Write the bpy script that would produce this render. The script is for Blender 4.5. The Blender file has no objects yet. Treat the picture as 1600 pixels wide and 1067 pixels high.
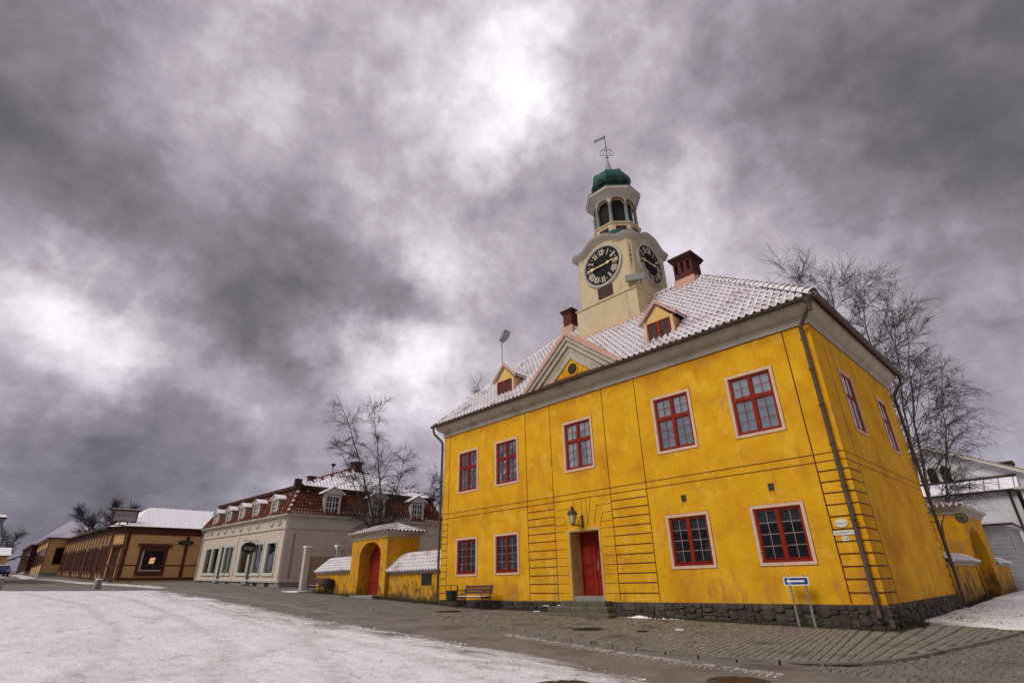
import bpy, bmesh, math, random
import numpy as np
from mathutils import Vector, Matrix
random.seed(7); np.random.seed(7)
PI = math.pi
S = bpy.context.scene
COL = S.collection

# ------------------------------------------------------------------ camera, sky, sun, exposure
CAM = Vector((20.69, -15.43, 1.17))
YAW, PITCH, ROLL = math.radians(-45.648), math.radians(24.687), math.radians(-1.222)
_f = Vector((math.sin(YAW)*math.cos(PITCH), math.cos(YAW)*math.cos(PITCH), math.sin(PITCH)))
_r0 = Vector((math.cos(YAW), -math.sin(YAW), 0)); _u0 = _r0.cross(_f)
_r = math.cos(ROLL)*_r0 + math.sin(ROLL)*_u0
_u = -math.sin(ROLL)*_r0 + math.cos(ROLL)*_u0
cam = bpy.data.cameras.new('camera'); cam_o = bpy.data.objects.new('camera', cam); COL.objects.link(cam_o)
cam_o.matrix_world = Matrix(((_r.x, _u.x, -_f.x, CAM.x), (_r.y, _u.y, -_f.y, CAM.y), (_r.z, _u.z, -_f.z, CAM.z), (0, 0, 0, 1)))
cam.sensor_width = 36.0; cam.sensor_fit = 'HORIZONTAL'; cam.lens = 36.0*815.8/1600
cam.clip_start = 0.05; cam.clip_end = 3000
S.camera = cam_o
S.view_settings.view_transform = 'Standard'; S.view_settings.look = 'None'
S.view_settings.gamma = 1.0; S.view_settings.use_curve_mapping = False
S.view_settings.exposure = 0.55

SUN_EL, SUN_AZ = math.radians(46), math.radians(188)   # azimuth from +y clockwise (towards +x)
sd = Vector((math.sin(SUN_AZ)*math.cos(SUN_EL), math.cos(SUN_AZ)*math.cos(SUN_EL), math.sin(SUN_EL)))
sl = bpy.data.lights.new('sun', 'SUN'); sl.energy = 1.5; sl.angle = math.radians(26); sl.color = (1.0, 0.965, 0.91)
sun = bpy.data.objects.new('sun', sl); COL.objects.link(sun)
sun.rotation_euler = sd.to_track_quat('Z', 'Y').to_euler(); sun.location = (0, -40, 60)

W = bpy.data.worlds.new('World'); S.world = W; W.use_nodes = True
nt = W.node_tree; nt.nodes.clear()
def wn(t, **k):
    n = nt.nodes.new(t)
    for a, b in k.items(): setattr(n, a, b)
    return n
def wl(a, b): nt.links.new(a, b)
def wmath(op, a, b=None, c=None, clamp=False):
    n = wn('ShaderNodeMath', operation=op); n.use_clamp = clamp
    for i, v in enumerate((a, b, c)):
        if v is None: continue
        if isinstance(v, (int, float)): n.inputs[i].default_value = v
        else: wl(v, n.inputs[i])
    return n.outputs[0]
def wvec(op, a, b=None, out=0):
    n = wn('ShaderNodeVectorMath', operation=op)
    for i, v in enumerate((a, b)):
        if v is None: continue
        if isinstance(v, (tuple, list, Vector)): n.inputs[i].default_value = tuple(v)
        elif isinstance(v, (int, float)): n.inputs['Scale'].default_value = v
        else: wl(v, n.inputs[i])
    return n.outputs[out]
def wnoise(vec, scale, detail=6, rough=0.55, dist=0.0, w=0.0, out='Fac'):
    n = wn('ShaderNodeTexNoise', noise_dimensions='4D'); n.inputs['Scale'].default_value = scale
    n.inputs['Detail'].default_value = detail; n.inputs['Roughness'].default_value = rough
    n.inputs['Distortion'].default_value = dist; n.inputs['W'].default_value = w; wl(vec, n.inputs['Vector'])
    return n.outputs[out]
def pixdir(px, py):      # direction of a point of the sky seen in the photograph (1600 x 1067)
    return (_f + _r*((px-800)/815.8) - _u*((py-533.5)/815.8)).normalized()
geo = wn('ShaderNodeTexCoord'); dirv = wvec('NORMALIZE', geo.outputs['Generated'])
sx = wn('ShaderNodeSeparateXYZ'); wl(dirv, sx.inputs[0])
zc = wmath('ADD', wmath('MAXIMUM', sx.outputs['Z'], 0.0), 0.22)
cp = wn('ShaderNodeCombineXYZ')
wl(wmath('DIVIDE', sx.outputs['X'], zc), cp.inputs[0]); wl(wmath('DIVIDE', sx.outputs['Y'], zc), cp.inputs[1])
plane = cp.outputs[0]
warp = wvec('SUBTRACT', wnoise(dirv, 3.2, 6, 0.6, out='Color'), (0.5, 0.5, 0.5))
warp2 = wvec('SUBTRACT', wnoise(dirv, 9.0, 6, 0.62, w=3.0, out='Color'), (0.5, 0.5, 0.5))
wdir = wvec('NORMALIZE', wvec('ADD', dirv, wvec('ADD', wvec('SCALE', warp, 0.30), wvec('SCALE', warp2, 0.16))))
# masses of cloud: (px, py, radius in degrees, amount)
BLOBS = [
 (470, 430, 8, -0.45), (340, 390, 7, -0.5), (590, 450, 7, -0.62), (640, 490, 5, -0.42), (300, 680, 9, -0.25), (420, 500, 6, -0.3), (240, 640, 6, -0.25),
 (60, 700, 10, -0.3), (300, 780, 10, -0.2), (40, 840, 9, -0.6), (20, 280, 9, -0.6), (130, 60, 13, -0.42), (500, 660, 7, -0.12),
 (40, 460, 6.5, 0.75), (110, 520, 6, 0.55), (230, 560, 5, 0.5), (330, 600, 4, 0.45), (600, 565, 6, 0.65), (540, 590, 4, 0.4), (690, 420, 5, 0.75), (690, 550, 5, 0.55), (650, 610, 4, 0.3),
 (430, 90, 7, 0.3), (330, 200, 8, 0.25), (720, 70, 8, 0.4), (800, 140, 6, 0.5), (900, 40, 8, 0.45), (760, 230, 6, 0.5), (830, 330, 6, -0.35), (900, 150, 4, -0.4), (560, 10, 6, 0.15), (560, 200, 7, 0.15),
 (1120, 60, 14, -0.28), (1350, 90, 14, -0.4), (1590, 190, 12, -0.8), (1560, 20, 10, -0.3), (1120, 370, 8, 0.4), (1180, 230, 6, 0.0), (1330, 330, 8, 0.1), (1010, 330, 5, 0.35),
 (1500, 480, 11, 0.3), (1290, 180, 7, -0.2), (1560, 640, 8, -0.2), (1500, 320, 6, -0.15), (1010, 200, 5, 0.1), (650, 300, 6, 0.1)]
acc = None
for (px, py, rad, amt) in BLOBS:
    dt = wvec('DOT_PRODUCT', wdir, pixdir(px, py), out='Value')
    k = 1.0/(1.0-math.cos(math.radians(rad)))
    e = wmath('EXPONENT', wmath('MULTIPLY', wmath('SUBTRACT', dt, 1.0), k))
    acc = wmath('MULTIPLY_ADD', e, amt, acc if acc is not None else 0.0)
n1 = wnoise(plane, 1.5, 9, 0.58, 0.0, w=1.7)
n2 = wnoise(plane, 5.0, 8, 0.62, 0.0, w=5.1)
n4 = wnoise(dirv, 5.0, 12, 0.62, 0.0, w=0.7)
n5 = wnoise(dirv, 15.0, 8, 0.62, 0.0, w=4.2)
v = wmath('ADD', wmath('MULTIPLY', wmath('SUBTRACT', n1, 0.5), 1.1), wmath('MULTIPLY', wmath('SUBTRACT', n2, 0.5), 0.75))
v = wmath('ADD', v, wmath('MULTIPLY', wmath('SUBTRACT', n4, 0.5), 1.9))
v = wmath('ADD', v, wmath('MULTIPLY', wmath('SUBTRACT', n5, 0.5), 1.1))
v = wmath('MULTIPLY_ADD', acc, 1.0, v)
v = wmath('MULTIPLY_ADD', v, 0.33, 0.555, clamp=True)
ramp = wn('ShaderNodeValToRGB'); wl(v, ramp.inputs[0])
cr = ramp.color_ramp; cr.interpolation = 'EASE' if False else 'LINEAR'
stops = [(0.0, (0.075, 0.069, 0.078)), (0.20, (0.122, 0.110, 0.125)), (0.40, (0.213, 0.189, 0.217)), (0.58, (0.36, 0.321, 0.362)), (0.76, (0.59, 0.542, 0.588)), (1.0, (0.92, 0.87, 0.905))]
while len(cr.elements) < len(stops): cr.elements.new(0.5)
for el, (p, c) in zip(cr.elements, stops): el.position = p; el.color = (*c, 1)
# low sky goes bluer and darker towards the horizon
lo = wmath('SUBTRACT', 1.0, wmath('DIVIDE', sx.outputs['Z'], 0.34), clamp=True)
lowmix = wn('ShaderNodeMixRGB', blend_type='MULTIPLY'); wl(wmath('MULTIPLY', lo, 0.55), lowmix.inputs[0]); wl(ramp.outputs[0], lowmix.inputs[1]); lowmix.inputs[2].default_value = (0.66, 0.74, 0.92, 1)
sky = wn('ShaderNodeTexSky', sky_type='NISHITA'); sky.sun_disc = False; sky.sun_elevation = SUN_EL; sky.sun_rotation = SUN_AZ
skys = wn('ShaderNodeMixRGB', blend_type='MULTIPLY'); skys.inputs[0].default_value = 1; wl(sky.outputs[0], skys.inputs[1]); skys.inputs[2].default_value = (0.6, 0.6, 0.6, 1)
cl = wn('ShaderNodeMixRGB', blend_type='MULTIPLY'); cl.inputs[0].default_value = 1; wl(lowmix.outputs[0], cl.inputs[1])
cl.inputs[2].default_value = (0.9/0.1, 0.9/0.1, 0.9/0.1, 1)
mix = wn('ShaderNodeMixRGB'); mix.inputs[0].default_value = 0.97; wl(skys.outputs[0], mix.inputs[1]); wl(cl.outputs[0], mix.inputs[2])
bg = wn('ShaderNodeBackground'); bg.inputs['Strength'].default_value = 0.1; wl(mix.outputs[0], bg.inputs[0])
wo = wn('ShaderNodeOutputWorld'); wl(bg.outputs[0], wo.inputs[0])

# ------------------------------------------------------------------ ground height
_KX = [-420, -150, -93, -56, -45, -21, -13, -5, 0, 17, 40, 120]; _KZ = [7.5, 5.6, 3.5, 2.28, 1.85, 1.1, .80, .53, .29, 0, -.38, -1.2]
_xs = np.arange(-430, 130, .5); _zs = np.interp(_xs, _KX, _KZ)
_k = np.exp(-.5*(np.arange(-8, 9)/4)**2); _k /= _k.sum(); _zs = np.convolve(np.pad(_zs, 8, mode='edge'), _k, 'valid')
def gz(x, y): return float(np.interp(x, _xs, _zs)) + .008*min(max(y, 0), 15)

# ------------------------------------------------------------------ materials
def material(name, c1, c2=None, scale=4.0, rough=0.8, bump=0.0, bscale=30.0, spec=0.3, metal=0.0, c3=None, s3=0.6, t3=(0.55, 0.72), detail=6, rdiff=0.0, stretch=None):
    m = bpy.data.materials.new(name); m.use_nodes = True; t = m.node_tree; b = t.nodes['Principled BSDF']
    b.inputs['Roughness'].default_value = rough; b.inputs['Specular IOR Level'].default_value = spec; b.inputs['Metallic'].default_value = metal
    if c2 is None: c2 = tuple(min(1, x*1.18) for x in c1)
    g = t.nodes.new('ShaderNodeNewGeometry'); pos = g.outputs['Position']
    if stretch:
        vm = t.nodes.new('ShaderNodeVectorMath'); vm.operation = 'MULTIPLY'; vm.inputs[1].default_value = stretch; t.links.new(pos, vm.inputs[0]); spos = vm.outputs[0]
    else: spos = pos
    def noise(sc, det=detail, vec=None):
        n = t.nodes.new('ShaderNodeTexNoise'); n.inputs['Scale'].default_value = sc; n.inputs['Detail'].default_value = det; n.inputs['Roughness'].default_value = 0.62
        t.links.new(vec or spos, n.inputs['Vector']); return n.outputs['Fac']
    def rng(x, a, bb):
        r = t.nodes.new('ShaderNodeMapRange'); r.inputs[1].default_value = a; r.inputs[2].default_value = bb; t.links.new(x, r.inputs[0]); return r.outputs[0]
    def mixc(f, a, bcol):
        n = t.nodes.new('ShaderNodeMixRGB'); t.links.new(f, n.inputs[0])
        for i, c in ((1, a), (2, bcol)):
            if isinstance(c, tuple): n.inputs[i].default_value = (*c, 1)
            else: t.links.new(c, n.inputs[i])
        return n.outputs[0]
    col = mixc(rng(noise(scale), .3, .7), c1, c2)
    if c3 is not None: col = mixc(rng(noise(s3), *t3), col, c3)
    t.links.new(col, b.inputs['Base Color'])
    if bump:
        bp = t.nodes.new('ShaderNodeBump'); bp.inputs['Strength'].default_value = bump; bp.inputs['Distance'].default_value = 0.02
        t.links.new(noise(bscale, 5), bp.inputs['Height']); t.links.new(bp.outputs[0], b.inputs['Normal'])
    m['n'] = 1
    return m
def add_stain(m, color, scale, lo, hi, stretch=(1, 1, 1), zfade=None, amount=1.0):
    """wear with a shape of its own: streaks and patches laid over the base colour"""
    t = m.node_tree; b = t.nodes['Principled BSDF']; src = b.inputs['Base Color'].links[0].from_socket
    g = t.nodes.new('ShaderNodeNewGeometry'); vm = t.nodes.new('ShaderNodeVectorMath'); vm.operation = 'MULTIPLY'; vm.inputs[1].default_value = stretch
    t.links.new(g.outputs['Position'], vm.inputs[0])
    n = t.nodes.new('ShaderNodeTexNoise'); n.inputs['Scale'].default_value = scale; n.inputs['Detail'].default_value = 7; n.inputs['Roughness'].default_value = .65
    t.links.new(vm.outputs[0], n.inputs['Vector'])
    src_f = n.outputs['Fac']
    if zfade:   # (z0, z1, gain): more of it near the ground
        sp = t.nodes.new('ShaderNodeSeparateXYZ'); t.links.new(g.outputs['Position'], sp.inputs[0])
        r0 = t.nodes.new('ShaderNodeMapRange'); r0.inputs[1].default_value = zfade[0]; r0.inputs[2].default_value = zfade[1]; r0.inputs[3].default_value = zfade[2]; r0.inputs[4].default_value = 0
        t.links.new(sp.outputs['Z'], r0.inputs[0])
        ad = t.nodes.new('ShaderNodeMath'); ad.operation = 'ADD'; t.links.new(src_f, ad.inputs[0]); t.links.new(r0.outputs[0], ad.inputs[1]); src_f = ad.outputs[0]
    r = t.nodes.new('ShaderNodeMapRange'); r.inputs[1].default_value = lo; r.inputs[2].default_value = hi; r.inputs[4].default_value = amount; t.links.new(src_f, r.inputs[0])
    mx = t.nodes.new('ShaderNodeMixRGB'); t.links.new(r.outputs[0], mx.inputs[0]); t.links.new(src, mx.inputs[1]); mx.inputs[2].default_value = (*color, 1)
    t.links.new(mx.outputs[0], b.inputs['Base Color'])
    return m
def glass_material(name, tint, gloss=0.05, mixf=0.5, fm=1.3):
    m = bpy.data.materials.new(name); m.use_nodes = True; t = m.node_tree; t.nodes.clear()
    o = t.nodes.new('ShaderNodeOutputMaterial'); tr = t.nodes.new('ShaderNodeBsdfTransparent'); tr.inputs[0].default_value = (*tint, 1)
    gl = t.nodes.new('ShaderNodeBsdfGlossy'); gl.inputs['Roughness'].default_value = gloss; gl.inputs[0].default_value = (.9, .92, .95, 1)
    fr = t.nodes.new('ShaderNodeFresnel'); fr.inputs[0].default_value = 1.45
    ad = t.nodes.new('ShaderNodeMath'); ad.operation = 'MULTIPLY_ADD'; ad.inputs[1].default_value = fm; ad.inputs[2].default_value = mixf; ad.use_clamp = True; t.links.new(fr.outputs[0], ad.inputs[0])
    # old hand-blown panes are slightly wavy
    g = t.nodes.new('ShaderNodeNewGeometry'); n = t.nodes.new('ShaderNodeTexNoise'); n.inputs['Scale'].default_value = 2.3; t.links.new(g.outputs['Position'], n.inputs['Vector'])
    bp = t.nodes.new('ShaderNodeBump'); bp.inputs['Strength'].default_value = .25; bp.inputs['Distance'].default_value = .05; t.links.new(n.outputs['Fac'], bp.inputs['Height']); t.links.new(bp.outputs[0], gl.inputs['Normal'])
    mx = t.nodes.new('ShaderNodeMixShader'); t.links.new(ad.outputs[0], mx.inputs[0]); t.links.new(tr.outputs[0], mx.inputs[1]); t.links.new(gl.outputs[0], mx.inputs[2]); t.links.new(mx.outputs[0], o.inputs[0])
    return m
M = {}
M['plaster'] = material('yellow_plaster', (.61, .298, .009), (.72, .388, .016), 1.5, .9, .8, 16, .1, c3=(.53, .225, .012), s3=.7, t3=(.48, .66))
add_stain(M['plaster'], (.76, .46, .055), 1.25, .555, .60, (1, 1, .8), amount=.42)          # lighter limewash repairs
add_stain(M['plaster'], (.50, .255, .045), 1.9, .575, .615, (1, 1, .9), amount=.38)         # duller repairs
add_stain(M['plaster'], (.34, .175, .045), 2.4, .56, .76, (3.2, 3.2, .16), amount=.55)      # rain streaks
add_stain(M['plaster'], (.28, .17, .06), 1.7, .60, .80, (1.6, 1.6, .45), zfade=(.5, 1.9, .13), amount=.75)   # splash dirt above the plinth
add_stain(M['plaster'], (.36, .19, .05), 11.0, .62, .74, amount=.5)
M['gate_plaster'] = add_stain(add_stain(material('weathered_yellow_plaster', (.50, .235, .012), (.66, .33, .014), 1.7, .9, .8, 14, .1, c3=(.36, .22, .07), s3=1.3, t3=(.50, .68)),
    (.26, .14, .045), 3.2, .55, .70, (1, 1, .8), zfade=(.3, 2.2, .12), amount=.75), (.062, .052, .030), 2.4, .60, .76, (1, 1, .8), zfade=(.2, 1.7, .26), amount=.85)
M['line'] = material('red_brown_line_paint', (.075, .016, .008), (.12, .028, .012), 9, .8)
M['red'] = add_stain(material('oxide_red_paint', (.19, .013, .006), (.25, .022, .009), 5, .7, .1, 40, .15), (.12, .02, .015), 6, .62, .8, amount=.6)
M['doorred'] = material('red_door_paint', (.20, .010, .005), (.26, .016, .008), 3, .65, .1, 30, .2)
M['trim'] = add_stain(material('pinkish_beige_trim', (.56, .36, .24), (.66, .46, .32), 4, .85, .2, 30), (.36, .20, .13), 7, .6, .75, amount=.6)
M['jamb'] = material('ochre_reveal_plaster', (.50, .30, .09), (.58, .38, .14), 3, .85, .2, 25, c3=(.32, .18, .08), s3=2.2)
M['cornice'] = add_stain(material('grey_beige_cornice_paint', (.36, .31, .235), (.45, .40, .31), 2.0, .85, .2, 20, c3=(.29, .235, .17), s3=1.1), (.17, .14, .10), 3, .58, .74, (1, 1, 3.5), amount=.75)
M['stone'] = add_stain(material('dark_fieldstone', (.032, .025, .021), (.092, .072, .058), 9, .9, .9, 26, .2, c3=(.075, .085, .05), s3=2.4), (.17, .15, .13), 3.3, .62, .72, amount=.7)
M['stone2'] = material('reddish_fieldstone', (.045, .030, .027), (.095, .068, .058), 8, .9, .9, 26, .2)
M['stone3'] = material('grey_fieldstone', (.055, .048, .040), (.125, .108, .090), 8, .9, .9, 26, .2, c3=(.05, .06, .03), s3=4)
M['mortar'] = material('dark_mortar', (.034, .029, .026), (.080, .068, .060), 10, .95, .8, 40)
M['step'] = add_stain(material('mossy_step_stone', (.085, .080, .056), (.145, .132, .098), 5, .9, .7, 25), (.05, .065, .025), 4, .52, .66, amount=.8)
M['pink'] = add_stain(material('pinkish_copper_flashing', (.44, .24, .17), (.54, .33, .25), 3, .7, .2, 18), (.30, .15, .11), 4, .6, .75)
M['cream'] = add_stain(add_stain(material('cream_tower_boards', (.47, .385, .225), (.56, .46, .28), 1.6, .85, .25, 22, c3=(.46, .325, .16), s3=.8), (.27, .21, .13), 3.5, .57, .74, (2, 2, .25), amount=.75), (.55, .33, .13), 1.3, .60, .75, (1, 1, .5), amount=.5)
M['towergrey'] = add_stain(material('stone_grey_moulding_paint', (.38, .34, .29), (.47, .43, .37), 3, .85, .2, 20), (.20, .17, .14), 5, .6, .75, amount=.6)
M['copper'] = add_stain(add_stain(material('green_copper', (.008, .050, .036), (.018, .095, .066), 3.0, .7, .2, 20, .3), (.012, .025, .02), 3.2, .56, .68, (2, 2, .6), amount=.9), (.12, .24, .18), 6, .66, .76, amount=.6)
M['column'] = material('pale_green_grey_column', (.13, .16, .145), (.20, .23, .205), 5, .75)
M['darkwood'] = material('dark_brown_shutter', (.040, .017, .014), (.065, .026, .020), 7, .7)
M['darkvoid'] = material('painted_interior_dark', (.012, .010, .009), (.02, .016, .014), 5, .9)  # near-black that paints in the shade inside rooms and openings
M['iron'] = material('black_iron', (.018, .017, .016), (.03, .028, .026), 12, .5, spec=.4)
M['gutter'] = material('dark_brown_gutter', (.050, .030, .020), (.085, .055, .036), 6, .55, .1, 30, .4, c3=(.11, .075, .05), s3=2)
M['lead'] = material('grey_lead', (.20, .19, .18), (.27, .26, .24), 5, .6, .1, 20, .4)
M['dial'] = material('black_clock_dial', (.006, .006, .007), (.010, .010, .011), 8, .75, spec=.15)
M['gilt'] = material('dull_gilt', (.55, .40, .17), (.68, .52, .26), 20, .45, spec=.5, metal=.2)
M['numeral'] = material('pale_gilt_numeral', (.50, .44, .31), (.60, .54, .40), 20, .5)
M['brick'] = add_stain(material('dark_red_brick', (.075, .022, .016), (.14, .040, .026), 9, .9, .5, 40, .2), (.02, .014, .012), 4, .56, .72)
M['brickcap'] = material('sooty_brick', (.03, .016, .013), (.07, .026, .02), 9, .9, .5, 40, .2)
def snow_material(name, c=(.80, .80, .83), dirt=(.30, .27, .24), scale=3.0, lo=.62, hi=.78, bump=.5, amount=1.0, bscale=9):
    return add_stain(material(name, c, tuple(min(.92, x*1.08) for x in c), 2.0, .75, bump, bscale, .25), dirt, scale, lo, hi, amount=amount)
M['snow'] = snow_material('snow', lo=.70, hi=.9)
M['roofsnow'] = add_stain(snow_material('thin_roof_snow', (.66, .63, .64), (.24, .085, .055), 7.0, .60, .70, .4, .8), (.17, .060, .042), .9, .54, .68, (1, 1.6, 1.6), amount=.60)
M['tile'] = add_stain(material('red_clay_pantile', (.085, .026, .018), (.15, .045, .028), 8, .85, .3, 30, .2), (.02, .012, .011), 3, .55, .7)
M['mansard'] = add_stain(add_stain(material('red_brown_mansard_tile', (.082, .022, .009), (.140, .041, .015), 3.2, .8, .3, 30, .25), (.045, .012, .008), 1.6, .52, .70, amount=.9), (.22, .055, .016), 2.1, .62, .74, amount=.7)
M['panel'] = material('oval_sign_white', (.62, .60, .55), (.70, .68, .62), 6, .5)
M['greypanel'] = material('weathered_grey_sign_panel', (.26, .245, .235), (.34, .32, .31), 5, .7)
M['black'] = material('black_paint', (.012, .012, .012), (.02, .02, .02), 9, .5)
M['darkgrey'] = material('dark_lettering', (.05, .05, .05), (.07, .07, .07), 9, .6)
M['white'] = material('white_paint', (.66, .65, .62), (.74, .73, .70), 4, .6)
M['blue'] = material('blue_sign_face', (.010, .022, .14), (.016, .032, .19), 4, .4, spec=.5)
M['galv'] = material('galvanised_steel', (.22, .22, .205), (.32, .32, .30), 9, .5, .1, 40, .5, .3, c3=(.16, .19, .10), s3=5)
M['benchwood'] = material('reddish_bench_wood', (.060, .022, .013), (.11, .042, .025), 10, .6, .3, 30, stretch=(.3, 4, 4))
M['bin'] = material('black_green_plastic', (.008, .012, .012), (.016, .020, .02), 6, .5, spec=.4)
M['whitewood'] = add_stain(material('pale_pinkish_white_boards', (.51, .42, .33), (.59, .495, .40), 1.6, .85, .2, 18), (.31, .25, .20), 2.2, .56, .74, (1, 1, .5), amount=.7)
M['whitetrim'] = material('off_white_trim', (.44, .39, .325), (.52, .47, .40), 3, .8)
M['shopframe'] = material('pale_grey_green_frame', (.42, .44, .37), (.50, .52, .45), 3, .7)
M['yellowboard'] = add_stain(material('ochre_weatherboard', (.55, .325, .125), (.64, .40, .165), 1.5, .85, .25, 14), (.26, .13, .035), 3, .55, .75, (1, 1, 6), amount=.8)
M['wingboard'] = material('dull_brown_ochre_board', (.26, .15, .06), (.36, .21, .085), 1.2, .85, .2, 14)
M['brownboard'] = material('dark_red_brown_board', (.085, .026, .014), (.125, .040, .02), 3, .8)
M['darkboard'] = material('dark_brown_board', (.035, .016, .011), (.06, .026, .016), 3, .8)
M['gateboard'] = material('brown_gate_board', (.30, .20, .135), (.37, .25, .17), 2, .85, .2, 14)
M['metalsnow'] = snow_material('snow_on_sheet_roof', (.72, .69, .73), (.40, .36, .38), 2.2, .62, .85, .25, .6)
M['paleplaster'] = add_stain(material('cool_white_plaster', (.46, .46, .47), (.56, .56, .57), 1.3, .9, .3, 10), (.28, .27, .27), 2.5, .58, .72, amount=.7)
M['paleboard'] = material('grey_white_boards', (.36, .36, .35), (.45, .45, .44), 2, .85)
M['greystone'] = add_stain(material('grey_cut_stone', (.20, .19, .17), (.29, .28, .25), 5, .9, .5, 22), (.10, .10, .08), 4, .58, .7)
M['bark'] = add_stain(material('dark_birch_bark', (.055, .046, .042), (.11, .095, .085), 9, .9, .5, 30), (.32, .29, .26), 5, .55, .62, (1, 1, 2.5), amount=.8)
M['twig'] = material('dark_twig', (.040, .031, .031), (.065, .052, .050), 3, .9)
M['moss'] = material('dead_grass_and_moss', (.024, .022, .011), (.060, .050, .026), 12, .95, .8, 60)
M['curtain'] = material('pale_curtain_cloth', (.56, .62, .60), (.74, .79, .77), 6, .9, stretch=(7, 7, .4))
M['curtain2'] = material('grey_blue_curtain_cloth', (.27, .31, .36), (.38, .43, .48), 6, .9, stretch=(7, 7, .4))
M['glass'] = glass_material('window_glass', (.90, .95, .95), .06, .12)
M['darkglass'] = glass_material('dark_window_glass', (.45, .5, .5), .05, .0, .75)
M['shopglass'] = glass_material('shop_window_glass', (.6, .68, .64), .04, .12)
M['warmlamp'] = None
def emissive(name, c, s):
    m = bpy.data.materials.new(name); m.use_nodes = True; b = m.node_tree.nodes['Principled BSDF']; b.inputs['Base Color'].default_value = (*c, 1)
    b.inputs['Emission Color'].default_value = (*c, 1); b.inputs['Emission Strength'].default_value = s; return m
M['warmlamp'] = emissive('lit_lamp_shade', (.80, .42, .16), .38)
M['milkglass'] = material('frosted_lantern_glass', (.36, .36, .30), (.44, .44, .38), 5, .25, spec=.5)
M['carblue'] = material('blue_car_paint', (.02, .03, .16), (.03, .045, .22), 5, .3, spec=.6)
M['tyre'] = material('rubber', (.015, .015, .015), (.02, .02, .02), 9, .8)
M['greendisc'] = material('olive_green_disc', (.085, .095, .035), (.12, .13, .05), 7, .6, .2, 30, .3)
M['greenplastic'] = material('mint_green_plastic', (.22, .48, .28), (.28, .55, .34), 7, .5)

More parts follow.
